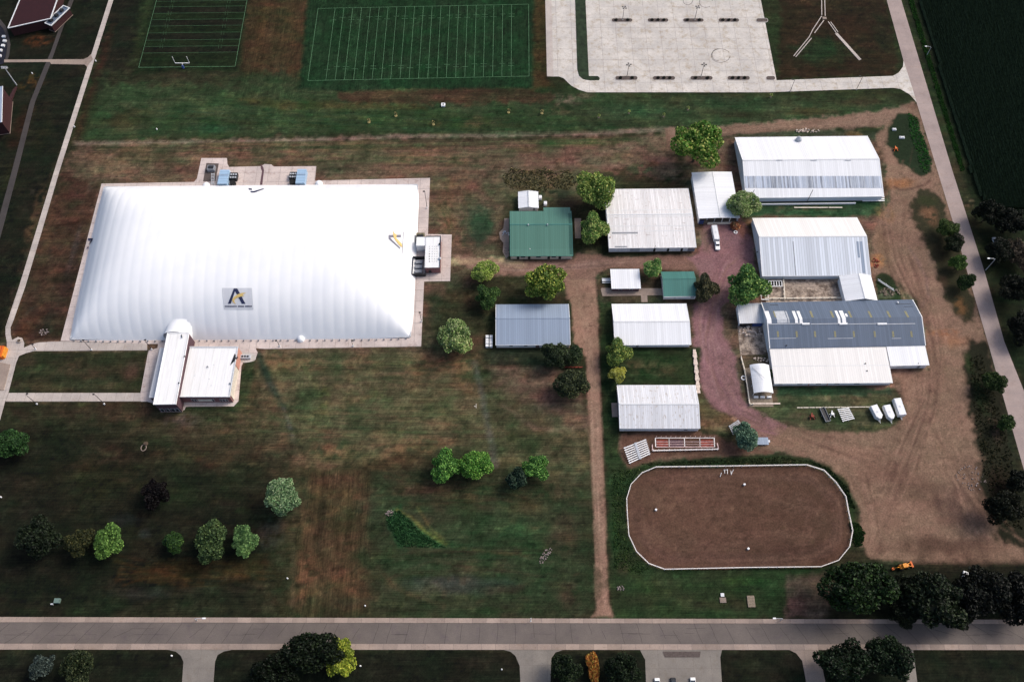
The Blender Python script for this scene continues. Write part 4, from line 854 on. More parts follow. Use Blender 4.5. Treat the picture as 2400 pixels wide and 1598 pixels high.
# ------------------------------------------------------------------ buildings
class Bld:
    """quad: roof corners NW, NE, SE, SW as seen, at eaves height h"""
    def __init__(s, name, label, cat, quad, h, prof, roof, wall, axis='EW', ov=.35, th=.16, group=None, walls=True, cap='trim', wall_top=None):
        P = [G(x, y, h) for x, y in quad]
        c = (P[0] + P[1] + P[2] + P[3]) / 4; u = ((P[1] - P[0]) + (P[2] - P[3])); u.z = 0
        rz = math.atan2(u.y, u.x); ux = Vector((math.cos(rz), math.sin(rz), 0)); uy = Vector((-ux.y, ux.x, 0))
        s.w = sum(abs((P[i] - P[j]).dot(ux)) for i, j in ((1, 0), (2, 3))) / 2; s.d = sum(abs((P[i] - P[j]).dot(uy)) for i, j in ((0, 3), (1, 2))) / 2
        s.h = h; s.rz = rz; s.c = c; s.axis = axis; s.root = empty(name, (c.x, c.y, 0), rz, label=label, cat=cat, group=group)
        L = s.d if axis == 'EW' else s.w; s.L = L
        s.prof = [((a - .5) * L, h + z) for a, z in prof]          # a: 0 south/west .. 1 north/east
        E = (s.w if axis == 'EW' else s.d) / 2; s.E = E
        def P3(e, a, z): return (e, a, z) if axis == 'EW' else (a, e, z)
        n = len(s.prof); v = []; f = []
        for e in (-E, E):
            for a, z in s.prof: v.append(P3(e, a, z))
            for a, z in s.prof: v.append(P3(e, a, z - th))
        for i in range(n - 1):
            f += [(i, i + 1, 2 * n + i + 1, 2 * n + i), (n + i + 1, n + i, 3 * n + i, 3 * n + i + 1), (i, n + i, n + i + 1, i + 1), (2 * n + i, 2 * n + i + 1, 3 * n + i + 1, 3 * n + i)]
        f += [(0, 2 * n, 3 * n, n), (n - 1, 2 * n - 1, 4 * n - 1, 3 * n - 1)]
        me = mesh("roof", v, f); fixn(me); s.roof = link("roof", me, M[roof], s.root)
        if walls:
            k = ov; Lw = L / 2 - k; q = [(-Lw, 0)] + [(max(-Lw, min(Lw, a)), z - th - .02) for a, z in s.prof] + [(Lw, 0)]
            zz = lambda a: s.zat(a) - th - .02
            q[1] = (-Lw, zz(-Lw)); q[-2] = (Lw, zz(Lw))
            v = [P3(e, a, z) for e in (-E + k, E - k) for a, z in q]; m = len(q)
            f = [tuple(range(m)), tuple(range(2 * m - 1, m - 1, -1))] + [(i, (i + 1) % m, m + (i + 1) % m, m + i) for i in range(m)]
            me = mesh("wall", v, f); fixn(me); link("wall", me, M[wall], s.root)
            MB().box(*((-E + k - .12, E - k + .12, -Lw - .12, Lw + .12) if axis == 'EW' else (-Lw - .12, Lw + .12, -E + k - .12, E - k + .12)), 0, .22).build("foundation", M['walk_dim'], s.root)
        s.ov = ov; s.th = th
        if cap:
            j = max(range(n), key=lambda i: s.prof[i][1])
            if 0 < j < n - 1:
                a, z = s.prof[j]; MB().add([P3(-E, a - .35, z - .0), P3(E, a - .35, z - .0), P3(E, a, z + .12), P3(-E, a, z + .12), P3(-E, a + .35, z), P3(E, a + .35, z)],
                                           [(0, 1, 2, 3), (3, 2, 5, 4)]).build("ridge_cap", M[cap], s.root)
    def zat(s, a):
        p = s.prof
        for (a0, z0), (a1, z1) in zip(p, p[1:]):
            if a0 <= a <= a1 + 1e-6: return z0 + (z1 - z0) * (a - a0) / (a1 - a0 + 1e-9)
        return p[0][1] if a < p[0][0] else p[-1][1]
    def rz_(s, x, y): return s.zat(y if s.axis == 'EW' else x)
    def loc(s, px, py):
        z = s.h + 1
        for _ in range(8):
            p = G(px, py, z) - Vector((s.c.x, s.c.y, 0)); c, n = math.cos(-s.rz), math.sin(-s.rz); x, y = p.x * c - p.y * n, p.x * n + p.y * c
            z = s.rz_(x, y)
        return x, y
    def patch(s, name, px0, py0, px1, py1, mat, t=.05, label=None):
        pm, qm = (py0 + py1) / 2, (px0 + px1) / 2
        x0, x1 = sorted((s.loc(px0, pm)[0], s.loc(px1, pm)[0])); y0, y1 = sorted((s.loc(qm, py0)[1], s.loc(qm, py1)[1]))
        x0 = max(x0, -s.w / 2 + .1); x1 = min(x1, s.w / 2 - .1); y0 = max(y0, -s.d / 2 + .1); y1 = min(y1, s.d / 2 - .1)
        cuts = [y0] + [a for a, _ in s.prof if s.axis == 'EW' and y0 < a < y1] + [y1]; mb = MB()
        for ya, yb in zip(cuts, cuts[1:]):
            V = [(x, y, s.rz_(x, y) + .01) for x, y in ((x0, ya), (x1, ya), (x1, yb), (x0, yb))]; V += [(p[0], p[1], p[2] + t) for p in V]
            mb.add(V, [(4, 5, 6, 7), (0, 1, 5, 4), (1, 2, 6, 5), (2, 3, 7, 6), (3, 0, 4, 7)])
        o = mb.build(name, M[mat], s.root)
        if label: o['label'] = label
        return o
    def vent(s, px, py, r=.35, h=.8, mat='galv', name="roof_vent"):
        x, y = s.loc(px, py); z = s.rz_(x, y); MB().tube((x, y, z - .1), (x, y, z + h * .7), r * .7).tube((x, y, z + h * .7), (x, y, z + h), r, r * .5).build(name, M[mat], s.root)
    def door(s, side, t, w, h, mat='trim', z0=0.0, name='door', handle=False):
        k = s.ov; e = .06
        if side in 'SN':
            y = (-1 if side == 'S' else 1) * (s.d / 2 - k); x = (t - .5) * (s.w - 2 * k); bb = (x - w / 2, x + w / 2, min(y, y + (-e if side == 'S' else e)), max(y, y + (-e if side == 'S' else e)))
        else:
            x = (-1 if side == 'W' else 1) * (s.w / 2 - k); y = (t - .5) * (s.d - 2 * k); bb = (min(x, x + (-e if side == 'W' else e)), max(x, x + (-e if side == 'W' else e)), y - w / 2, y + w / 2)
        o = MB().box(*bb, z0 + .23 if z0 == 0 else z0, (z0 or .23) + h).build(name, M[mat], s.root)
        if name == 'window':
            i = .03; b2 = (bb[0] + (.1 if side in 'SN' else -i), bb[1] - (.1 if side in 'SN' else -i), bb[2] + (-i if side in 'SN' else .1), bb[3] - (-i if side in 'SN' else .1))
            MB().box(*b2, z0 + .1, z0 + h - .1).build("pane", M['glass'], o)
        return o
    def gutter(s, mat='trim'):
        if s.axis == 'EW':
            y = -s.d / 2; MB().box(-s.w / 2, s.w / 2, y - .12, y + .02, s.prof[0][1] - s.th - .08, s.prof[0][1] - .02).build("gutter", M[mat], s.root)
    def edge(s, mat='trim', wd=.22):
        for sg in (-1, 1):
            mb = MB()
            for (a0, z0), (a1, z1) in zip(s.prof, s.prof[1:]):
                e = sg * (s.E - wd / 2 + .03)
                p, q = ((e, a0, z0 - .03), (e, a1, z1 - .03)) if s.axis == 'EW' else ((a0, e, z0 - .03), (a1, e, z1 - .03)); mb.bar(p, q, wd, .16)
            mb.build("rake_trim", M[mat], s.root)
def fixn(me):
    import bmesh
    bm = bmesh.new(); bm.from_mesh(me); bmesh.ops.recalc_face_normals(bm, faces=bm.faces); bm.to_mesh(me); bm.free()

gab = lambda r: [(0, 0), (.5, r), (1, 0)]
# white shed behind the green hall
B = Bld("garden_shed", "small white gabled shed behind the green roofed hall", "shed", [(1214, 450), (1262, 449), (1262, 488), (1215, 488)], 2.6, gab(.9), 'white_roof_ns', 'white_wall', 'NS', cap='galv')
B.door('S', .8, 1.0, 1.9, 'grey'); B.edge()
# green hall
B = Bld("green_roofed_hall", "low hall with a wide green metal roof and two roof vents", "hall", [(1195, 498), (1337, 497), (1345, 600), (1195, 600)], 3.0,
        [(0, 0), (.15, .25), (.64, 2.4), (1, .8)], 'green_roof', 'cream', cap='green_roof2')
B.patch('hip_panel', 1334, 596, 1343, 500, 'green_dark', .06); B.vent(1238, 528); B.vent(1283, 528); B.vent(1242, 584, .2, .4, 'white'); B.gutter('green_roof2'); B.edge('green_roof2')
x0, y0 = B.loc(1274, 500); x1, y1 = B.loc(1337, 500)
MB().add([(x0, y0 - .5, B.rz_(x0, y0 - .5) + .03), (x1, y0 - .5, B.rz_(x0, y0 - .5) + .03), (x1, B.d / 2 + 2.3, 3.4), (x0, B.d / 2 + 2.3, 3.4), (x0, B.d / 2 + 2.3, 3.25), (x1, B.d / 2 + 2.3, 3.25)], [(0, 1, 2, 3), (3, 2, 5, 4)]).build("rear_roof", M['green_roof'], B.root)
MB().box(x0 + .3, x1 - .3, B.d / 2 - .4, B.d / 2 + 2.0, 0, 3.25).build("rear_wall", M['cream'], B.root)
for t in (.12, .3, .62, .8): B.door('S', t, 1.1, 2.0, 'dark', name='door')
for t in (.2, .45, .7): B.door('S', t, 2.2, 1.0, 'trim', 1.2, 'window')
# big white exhibit hall
B = Bld("exhibit_hall", "large white low pitched hall with stained roof and three small door openings", "hall", [(1419, 444), (1614.5, 441), (1631, 580), (1424, 581)], 3.6, [(0, 0), (.52, 1.5), (1, 0)], 'worn_roof', 'white_wall')
for t, w in ((.53, .9), (.69, .9), (.85, .9)): B.door('S', t, w, 2.1, 'dark')
B.door('S', .3, 4.2, 2.8, 'galv'); B.door('S', .96, 3.0, 2.6, 'grey'); B.edge(); B.gutter('white')
B.vent(1430, 557, .25, .4, 'rust')
B.patch("stained_strip", 1434, 548, 1495, 544.5, 'grey', .02); B.patch("stained_strip", 1441, 580, 1470, 577, 'grey', .02)
for k_ in range(16):
    xx_, yy_ = random.uniform(1440, 1600), random.uniform(450, 572); B.patch('rust_mark', xx_, yy_ + .8, xx_ + random.uniform(3, 12), yy_, 'trim_dirty', .015)
for y in (492, 507, 529, 541): B.patch("panel_lap", 1424, y + 1.2, 1626, y, 'trim', .03)
bx = B.loc(1535, 584); MB().tube((bx[0], -B.d / 2 - .1, 0), (bx[0], -B.d / 2 - .1, 5.4), .09).build("service_mast", M['dark'], B.root)
# open front white canopy
B = Bld("open_front_shelter", "tall white open fronted shelter between the big hall and the tree", "shelter", [(1623.5, 405), (1720, 402.5), (1729, 511), (1635, 512)], 4.2, [(0, 0), (.52, .35), (1, 0)], 'white_roof_ns', 'white_wall', 'NS', walls=False)
k = .4; W2, D2 = B.w / 2 - k, B.d / 2 - k
MB().box(-W2, -W2 + .15, -D2, D2, 0, 4.0).box(W2 - .15, W2, -D2, D2, 0, 4.0).box(-W2, W2, D2 - .15, D2, 0, 4.0).build("wall", M['white_wall'], B.root)
MB().box(-W2, W2, -D2, D2, 0, .12).build("floor", M['wood'], B.root)
for i in range(6): x = -W2 + .2 + i * (2 * W2 - .4) / 5; MB().box(x - .1, x + .1, -D2 - .05, -D2 + .15, 0, 4.0).build("post", M['white'], B.root)
MB().box(-W2 * .52, W2, -D2 - .9, -D2 - .2, .12, 1.0).build("counter", M['cream'], B.root)
for i in range(5): MB().box(-W2 + .3 + i * .75, -W2 + .7 + i * .75, -D2 - .5, -D2, .1, 2.4).build("door_panel", M['wood' if i > 2 else 'blue'], B.root)
B.edge('white')
# north barn
B = Bld("livestock_barn", "white metal barn with a grey panel band, farthest of the east barns", "barn", [(1724, 323), (2036, 318), (2069, 461), (1746, 463)], 3.6, gab(4.6), 'white_roof', 'blue_white_wall')
N_ = 24
for i in range(N_):
    xa = 1742 + i * (2066 - 1742) / N_; B.patch("skylight_panel", xa + .4, 441, xa + (2066 - 1742) / N_ - .4, 413, 'skylight', .05)
B.patch("overlap_trim", 1744, 375.8, 2063, 373.4, 'white', .06)
for x in (1820, 1900, 1980): B.patch("ridge_opening", x, 377, x + 14, 375.4, 'galv', .25)
B.gutter('white'); B.edge('white'); B.door('W', .5, 4.5, 3.2, 'trim')
MB().box(-B.w / 2 + .4, B.w / 2 - 12, -B.d / 2 - 1.6, -B.d / 2 - 1.2, .0, .9).build("wall_skirt", M['white'], B.root)
x, y = B.loc(1873, 332); z = B.rz_(x, y); MB().tube((x, y + 1, z), (x, y + 1, z + 1.1), 1.5, 1.2, 12).tube((x, y + 1, z + 1.1), (x, y + 1, z + 1.9), 1.3, .3, 12).build("cupola", M['galv'], B.root)
mx, my = B.loc(1761, 470); MB().tube((mx, -B.d / 2 - .2, 0), (mx, -B.d / 2 - .2, 9.5), .12).build("service_mast", M['dark'], B.root)
mx, my = B.loc(1898, 470); MB().tube((mx, -B.d / 2 - .2, 0), (mx, -B.d / 2 - .2, 9.0), .12).build("service_mast", M['dark'], B.root)
# second barn
B = Bld("livestock_barn", "white barn with thin grey roof stripes, between the farthest barn and the slate roofed one", "barn", [(1761, 511), (2010, 510), (2040, 645), (1788, 647)], 3.4, [(0, 0), (.56, 4.6), (1, 0)], 'stripe_roof', 'blue_white_wall')
x0_, x1_ = -B.w / 2, B.w / 2
V = [(x0_ + .02, B.prof[1][0] + .02, B.prof[1][1] + .02), (x1_ - .02, B.prof[1][0] + .02, B.prof[1][1] + .02), (x1_ - .02, B.d / 2 - .02, B.h + .04), (x0_ + .02, B.d / 2 - .02, B.h + .04)]
MB().add(V + [(a, b_, c + .05) for a, b_, c in V], [(4, 5, 6, 7), (0, 1, 5, 4), (2, 3, 7, 6), (1, 2, 6, 5), (3, 0, 4, 7)]).build("north_slope_sheen", M['cream_roof'], B.root)  # paler sheet over the north slope, sky sheen put into its colour
B.patch("dark_panel", 2009, 604, 2014, 566, 'blue_grey_roof'); B.patch("dark_panel", 2018, 640, 2025, 566, 'blue_grey_roof'); B.patch("panel_lap", 1861, 646, 1863, 566, 'grey', .04)
B.edge('white'); B.gutter('white'); B.door('W', .3, 1.2, 2.1, 'white'); B.door('W', .62, 3.6, 2.8, 'trim')
MB().tube((-B.w / 2 + .2, -B.d * .08, 2.6), (-B.w / 2 + .2 - .5, -B.d * .08, 2.6), .22).build("wall_vent", M['dark'], B.root)
# slate-roofed barn, with its two lean-tos
B = Bld("show_barn", "long barn with slate grey roof, white patches and rows of yellowed panels", "barn", [(1787, 707), (2140.5, 703.6), (2169, 808), (1800, 818)], 4.6, [(0, 0), (.535, 3.2), (1, 0)], 'grey_roof', 'blue_white_wall', cap=None)
for (a, b_, c, d) in ((1797, 729, 1806, 758), (1819, 729, 1843, 757), (1845, 729, 1848, 757), (1861, 729, 1868, 757), (1872, 729, 1879, 758), (1962, 728, 1968, 758), (1972, 728, 1981, 758), (1981, 735, 1986, 742)):
    B.patch("white_panel", a, d, c, b_, 'galv' if (a in (1819, 1845)) else 'white', .05)
M['yellowed'] = plain("yellowed_panel", alb(140, 136, 104), .6, .35, 3)
for x in (1816, 1902, 1950, 1992, 2039, 2083, 2125): B.patch("yellowed_panel", x - 2.5, 744, x + 2.5, 729, 'yellowed', .04)
for x in (1823, 1867, 1910, 1957, 2001, 2050, 2093, 2136): B.patch("yellowed_panel", x - 2, 790, x + 2.5, 776, 'yellowed', .04)
for (a, b_) in ((1800, 1878), (1900, 1966), (1988, 2055), (2078, 2145)): B.patch("ridge_strip", a, 760, b_, 758.4, 'galv', .12)
for (a, b_) in ((1879, 1897), (1967, 1986), (2056, 2078)): B.patch("ridge_opening", a, 761.5, b_, 757.5, 'white', .35)
for (a, b_) in ((1804, 1866), (1940, 1999), (2090, 2112)): B.patch("panel_lap", a, 793.5, b_, 792.4, 'galv', .04)
for (a, b_, c) in ((1804, 1824, 714), (2100, 2135, 712), (2118, 2140, 718)): B.patch("panel_lap", a, c + 1, b_, c, 'dark', .03)
B.edge('white', .3); B.vent(2103, 710, .4, .8, 'white'); B.vent(1843, 810, .3, .5, 'dark'); B.door('W', .55, 4, 3.2, 'trim')
B2 = Bld("white_lean_to", "long cream white lean-to along the near side of the slate roofed barn", "lean-to", [(1803.5, 819), (2074, 815.5), (2092, 897), (1813, 898)], 3.0, [(0, 0), (1, 1.3)], 'cream_roof', 'white_wall')
for t in (.05, .22, .38, .54, .71): B2.door('S', t, 2.0, .7, 'dark', 1.3, 'window')
for t in (.30, .46): B2.door('S', t, .25, 2.4, 'orange', name='drain_pipe')
B2.gutter('white'); B2.patch("panel_lap", 1809, 857.5, 2084, 856.3, 'trim', .03); B2.vent(2028, 852, .3, .3, 'dark'); B2.vent(2032, 869, .3, .3, 'dark')
for t in (.25, .6): B2.patch("gutter_strap", 1815 + t * 200, 897, 1817 + t * 200, 893, 'trim')
B3 = Bld("white_annex", "bright white single slope annex at the right end of the slate roofed barn", "annex", [(2075.5, 809), (2167, 807), (2176, 855), (2086, 857)], 3.6, [(0, 0), (1, .9)], 'white_roof', 'white_wall')
B3.gutter('white'); B3.door('S', .3, 3.2, 2.6, 'trim'); B3.door('S', .8, 1, 2.1, 'grey'); B3.vent(2152, 852, .2, .4, 'dark')
# white connecting roof
B = Bld("connecting_shed", "white gabled link shed touching the slate barn's far side", "shed", [(1968, 647), (2042, 646), (2056, 703.5), (1980, 706)], 3.8, [(0, 0), (.57, 1.8), (1, 0)], 'white_roof_ns', 'white_wall', 'NS'); B.edge('white'); B.door('E', .5, 3, 2.6, 'grey')
# small grey roof west of slate barn
B = Bld("loafing_shed", "small pale grey open shed tucked under the big tree beside the slate barn", "shed", [(1728, 714), (1787, 712.5), (1792, 757), (1732, 758)], 3.0, [(0, 0), (1, .9)], 'pale_roof', 'white_wall', walls=False)
k = .3; W2, D2 = B.w / 2 - k, B.d / 2 - k
MB().box(-W2, -W2 + .12, -D2, D2, 0, 2.8).box(W2 - .12, W2, -D2, D2, 0, 2.8).box(-W2, W2, D2 - .12, D2, 0, 3.4).build("wall", M['white_wall'], B.root)
for i in range(4): x = -W2 + .1 + i * (2 * W2 - .2) / 3; MB().box(x - .08, x + .08, -D2, -D2 + .15, 0, 2.8).build("post", M['wood'], B.root)
MB().box(-W2 + .6, -W2 + 4, -D2 - .2, -D2 + .1, 0, 1.8).build("gate_panel", M['dark'], B.root); MB().box(W2 - 4.5, W2 - .6, -D2 - .2, -D2 + .1, 0, 2.0).build("gate_panel", M['blue'], B.root)
B.edge('white')
# arched canopy with deck
B = Bld("arched_canopy", "small white arched canopy tent with a fenced deck beside the cream lean-to", "canopy", [(1759, 855), (1803, 855), (1811.5, 921), (1765, 921)], 3.0, [(i / 10, 1.3 * math.sin(math.pi * i / 10) ** .9) for i in range(11)], 'white_roof_ns', 'white_wall', 'NS', walls=False, cap=None)
for sx_ in (-1, 1):
    for i in range(4): MB().tube((sx_ * (B.w / 2 - .3), -B.d / 2 + .3 + i * (B.d - .6) / 3, 0), (sx_ * (B.w / 2 - .3), -B.d / 2 + .3 + i * (B.d - .6) / 3, 3.0), .1).build("post", M['white'], B.root)
MB().box(-B.w / 2 - 1.6, B.w / 2 + .2, -B.d / 2 - 4.6, B.d / 2, 0, .18).build("deck", M['wood'], B.root)
for i in range(3): MB().box(-B.w / 2 + .5 + i * 2.6, -B.w / 2 + 2.2 + i * 2.6, -B.d / 2 - 1.0, -B.d / 2 - .3, .18, 1.0).build("table", M['white'], B.root)
MB().bar((-B.w / 2 + .5, 5, 3.6), (B.w * .1, -1, 5.1), .1).build("guy_wire", M['grey'], B.root)
# rails along that deck
def rail_fence(name, label, px, posth=1.1, mat='cream', spacing=2.4, rails=(.5, 1.0), w=.16, z=0, cat="fence"):
    P = [G(x, y) for x, y in px]; o = empty(name, P[0]); tag(o, label, cat)
    for a, b_ in zip(P, P[1:]):
        a, b_ = a - P[0], b_ - P[0]; L = (b_ - a).length; n = max(1, round(L / spacing))
        for r in rails: MB().bar(a + Vector((0, 0, r)), b_ + Vector((0, 0, r)), w, .1).build("rail", M[mat], o)
        for i in range(n): q = a.lerp(b_, i / n); MB().box(q.x - w * .55, q.x + w * .55, q.y - w * .55, q.y + w * .55, 0, posth).build("post", M[mat], o)
    q = P[-1] - P[0]; MB().box(q.x - w * .55, q.x + w * .55, q.y - w * .55, q.y + w * .55, 0, posth).build("post", M[mat], o)
    return o
rail_fence("deck_fence", "cream rail fence round the left side of the arched canopy deck", [(1736, 838), (1744, 868), (1750, 905), (1756, 948), (1764, 949)], 1.2, 'cream', 2.2, (.5, 1.05), .28)
MB_ = MB(); t = empty("stone_step", G(1772, 946)); tag(t, "pale wooden deck edge plank below the arched canopy", "plank")
MB().box(-1.4, 9.5, -.3, .3, 0, .3).build("plank", M['stonecream'], t)
# mid halls
B = Bld("white_gabled_hall", "white gabled metal hall just above the yellow tree", "hall", [(1436, 712.5), (1610.7, 711), (1618, 807.6), (1438, 808)], 2.8, gab(2.0), 'white_roof', 'white_wall')
B.edge('white'); B.gutter('white'); B.door('S', .3, 1, 2, 'grey'); B.patch("panel_lap", 1440, 753.6, 1612, 752.4, 'trim', .05)
B = Bld("speckled_roof_hall", "white gabled hall with dark speckled roof, above the riding arena", "hall", [(1447, 902), (1631, 902), (1640, 1004), (1451, 1004)], 3.4, gab(2.4), 'rusty_roof', 'white_wall')
B.edge('white'); B.gutter('grey'); B.door('S', .42, 3.4, 2.6, 'white'); B.door('S', .84, 1.4, .6, 'dark', 1.0, 'window'); B.door('W', .5, 2.4, 2.4, 'trim')
MB().box(-B.w / 2 - 2.2, -B.w / 2 + .1, -3, 3, 0, .15).build("door_slab", M['walk_dim'], B.root)
B = Bld("ticket_office", "small flat white roofed brick building on a concrete apron", "office", [(1431, 631.6), (1498.5, 631.6), (1501.5, 676), (1432.6, 677)], 2.9, [(0, 0), (1, .35)], 'white_roof', 'dark_brick', ov=.5); B.edge('white'); 
for t in (.3, .7): B.door('S', t, 1.4, 1.0, 'trim', 1.0, 'window')
rpaved("apron", [(1408, 678), (1410, 675), (1552, 676), (1554, 692), (1412, 694)], 'walk_dim', 3.5, z=.05)
rpaved("step_path", [(1502, 692), (1517, 692), (1518, 708), (1503, 708)], 'walk_dim', 1.3, z=.05)
o = empty("picnic_table", G(1421, 659)); tag(o, "pale picnic table left of the small flat roofed brick building", "table")
MB().box(-1.9, 1.9, -.5, .5, .7, .8).build("table_top", M['trim'], o); MB().box(-1.9, 1.9, -1.2, -.8, .4, .48).build("bench", M['trim'], o); MB().box(-1.9, 1.9, .8, 1.2, .4, .48).build("bench", M['trim'], o)
for sx_ in (-1.4, 1.4): MB().bar((sx_, -1, 0), (sx_, 0, .7), .12).bar((sx_, 1, 0), (sx_, 0, .7), .12).build("leg", M['grey'], o)
B = Bld("green_roofed_cabin", "small cabin with a green metal gable roof and white walls", "cabin", [(1549.5, 637), (1628.6, 636), (1631, 694.6), (1554.6, 695)], 2.9, [(0, 0), (.62, 1.8), (1, 0)], 'green_roof2', 'white', cap='green_roof2'); B.door('S', .9, 1.6, .8, 'grey', 1.2, 'window'); B.door('S', .35, .9, 2, 'trim'); B.edge('green_roof'); B.gutter('white')
B = Bld("blue_grey_hall", "pale blue grey gabled hall left of the straight dirt road", "hall", [(1162.5, 714), (1334, 712), (1336, 808), (1161, 808)], 3.0, [(0, 0), (.58, 2.3), (1, 0)], 'blue_grey_roof', 'white', cap='blue_grey_roof'); B.edge('trim'); B.gutter('white')
B.door('S', .56, 1.5, 2.2, 'dark_brick'); 
for t in (.2, .4, .85): B.door('S', t, 1.6, .9, 'trim', 1.1, 'window')
B.door('E', .6, 3, 2.4, 'wood')
for (px, l) in ((1142, "left"), (1151, "right")):
    o = empty("stacked_crates", G(px, 802)); tag(o, f"white crate stack beside the blue grey hall, {l} one of the pair", "crates", "crate stacks beside the blue grey hall")
    for i in range(4): MB().box(-.6, .6, -2.6 + i * 1.35, -1.45 + i * 1.35, 0, 1.2 + .25 * (i % 2)).build("crate", M['white'], o)

# dome: inflated membrane
DN = [G(241, 437), G(984, 431.5), G(967, 794), G(160, 799)]
dnw, dne, dse, dsw = DN
RISE = 17.5
def dome_base(u, v):   # u 0..1 west to east, v 0..1 south to north
    u, v = .5 + (u - .5) * (1 - .015 * abs(2 * v - 1) ** 9), .5 + (v - .5) * (1 - .020 * abs(2 * u - 1) ** 11)
    s_ = dsw.lerp(dse, u); n_ = dnw.lerp(dne, u); return s_.lerp(n_, v)
DWID = ((dse - dsw).length + (dne - dnw).length) / 2; DDEP = ((dnw - dsw).length + (dne - dse).length) / 2
ENDL = DDEP * .5
def arc(t, k=1.0):     # t: 0 edge .. 1 crown
    t = max(0.0, min(1.0, t)); R = .62; 
    return (math.sqrt(max(0, 1 - (1 - t) ** 2 * R ** 2 )) - math.sqrt(1 - R * R)) / (1 - math.sqrt(1 - R * R))
def dome_h(u, v):
    a = arc(min(v, 1 - v) * 2); e = arc(min(u, 1 - u) * DWID / ENDL)
    p = 2.6
    base = ((max(a, 1e-4) ** -p + max(e, 1e-4) ** -p) / 1.35) ** (-1 / p); base = min(base, .98 + .02 * base)
    base = base if min(a, e) > 1e-3 else 0
    rib = u * DWID / 4.45; fr = rib - math.floor(rib)
    sc = (math.sin(math.pi * fr) ** .7) * .13 * (1 - .85 * base ** 2) * min(1, base * 6)
    return RISE * base + sc
DC = (dnw + dne + dse + dsw) / 4
def dome_uv(P):        # invert the bilinear footprint
    u, v = .5, .5
    for _ in range(12):
        q = dome_base(u, v); dx = (dome_base(u + .001, v) - q) / .001; dy = (dome_base(u, v + .001) - q) / .001; e = P - q
        det = dx.x * dy.y - dx.y * dy.x; u += (e.x * dy.y - e.y * dy.x) / det; v += (dx.x * e.y - dx.y * e.x) / det
    return u, v
def on_dome(px, py, off=.08):
    z = 8
    for _ in range(14):
        P = G(px, py, z); u, v = dome_uv(Vector((P.x, P.y, 0))); z = z * .5 + .5 * (dome_h(min(.999, max(.001, u)), min(.999, max(.001, v))) + off)
    return G(px, py, z)
dome = empty("air_dome", DC); tag(dome, "huge white air supported sports dome with seam ribs and a logo banner", "dome")
NU, NV = 300, 84; vs = []
for j in range(NV + 1):
    tv = j / NV; v_ = .5 - .5 * math.cos(math.pi * tv) * (abs(math.cos(math.pi * tv)) ** -.25 if abs(math.cos(math.pi * tv)) > 1e-6 else 1)
    for i in range(NU + 1):
        u_ = i / NU; p = dome_base(u_, v_); vs.append((p.x - DC.x, p.y - DC.y, dome_h(u_, v_)))
fs = [(j * (NU + 1) + i, j * (NU + 1) + i + 1, (j + 1) * (NU + 1) + i + 1, (j + 1) * (NU + 1) + i) for j in range(NV) for i in range(NU)]
m, nt, b = new_mat("dome_membrane"); 
v = noise(nt, .06, 3, scaled(nt, 1, 1, 1)); nt.links.new(ramp(nt, v, (.73, .745, .765), (.79, .795, .80)), b.inputs["Base Color"]); b.inputs["Roughness"].default_value = .45; b.inputs["Specular IOR Level"].default_value = .35
link("membrane", mesh("membrane", vs, fs, True), m, dome)
# skirt: anchor beam round the base
mb = MB(); ring_ = [(0, 0), (1, 0), (1, 1), (0, 1), (0, 0)]
for (a, c), (e, f_) in zip(ring_, ring_[1:]):
    p, q = dome_base(a, c) - DC, dome_base(e, f_) - DC; mb.bar(p + Vector((0, 0, .25)), q + Vector((0, 0, .25)), .7, .5)
mb.build("anchor_beam", M['galv'], dome)
for k in range(46):
    u_ = (k + .5) / 46; p = dome_base(u_, 0) - DC; MB().box(p.x - .22, p.x + .22, p.y - .75, p.y - .35, 0, .9).build("anchor_bracket", M['grey'], dome)
def decal(name, poly, mat, off, div=1.5, lift=None):
    """thin printed film laid on the membrane: outline in photo px, cut into a grid and draped"""
    xs_ = [p[0] for p in poly]; ys_ = [p[1] for p in poly]; mb = MB()
    x = math.floor(min(xs_)); 
    while x < max(xs_):
        y = math.floor(min(ys_))
        while y < max(ys_):
            q = clip(poly if area2(poly) > 0 else poly[::-1], x, x + div * 2, y, y + div * 2)
            if len(q) >= 3 and abs(area2(q)) > .02:
                P = [on_dome(a, c, off) - DC for a, c in q]; mb.add(P, [tuple(range(len(P)))[::-1]])
            y += div * 2
        x += div * 2
    me = mesh(name, mb.v, mb.f); o = link(name, me, M[mat], dome); return o
decal("logo_banner", [(520.5, 675), (590, 675), (594, 725.5), (525, 725)], 'greyprint', .12, 3)
decal("logo_letter_stroke", [(548, 676), (553, 676), (541, 712), (534, 712)], 'navy', .22)
decal("logo_letter_stroke", [(547.5, 676), (556, 676), (575.5, 712), (567, 712), (550, 681)], 'navy', .24)
decal("logo_swoosh", [(577, 686), (566, 686.5), (556, 690), (548, 696), (544, 703), (546, 709), (553, 713), (549, 706), (551, 701), (558, 697), (566, 694.5), (573, 694), (568, 691)][::-1], 'gold', .34)
xx = 527
while xx < 589:
    w_ = random.uniform(1.1, 2.0)
    if not (553 < xx < 555.5 or 572 < xx < 574): decal("print_mark", [(xx, 716.3), (xx + w_, 716.3), (xx + w_, 719.5), (xx, 719.5)], 'navy', .22)
    xx += w_ + .7
M['greynavy'] = plain("grey_navy_print", alb(118, 118, 132), .6, .05)
decal("logo_letter_stroke", [(910.5, 550.5), (940, 550), (940, 556.5), (910.5, 557)], 'greynavy', .15)
decal("logo_letter_stroke", [(911, 555), (915, 557), (938.5, 581), (937.5, 584), (910.5, 560)], 'greynavy', .17)
decal("logo_swoosh", [(921, 539), (924, 546), (930, 550), (929, 558), (942, 571), (943, 580), (936, 575), (926, 562), (922, 554)], 'gold', .3)
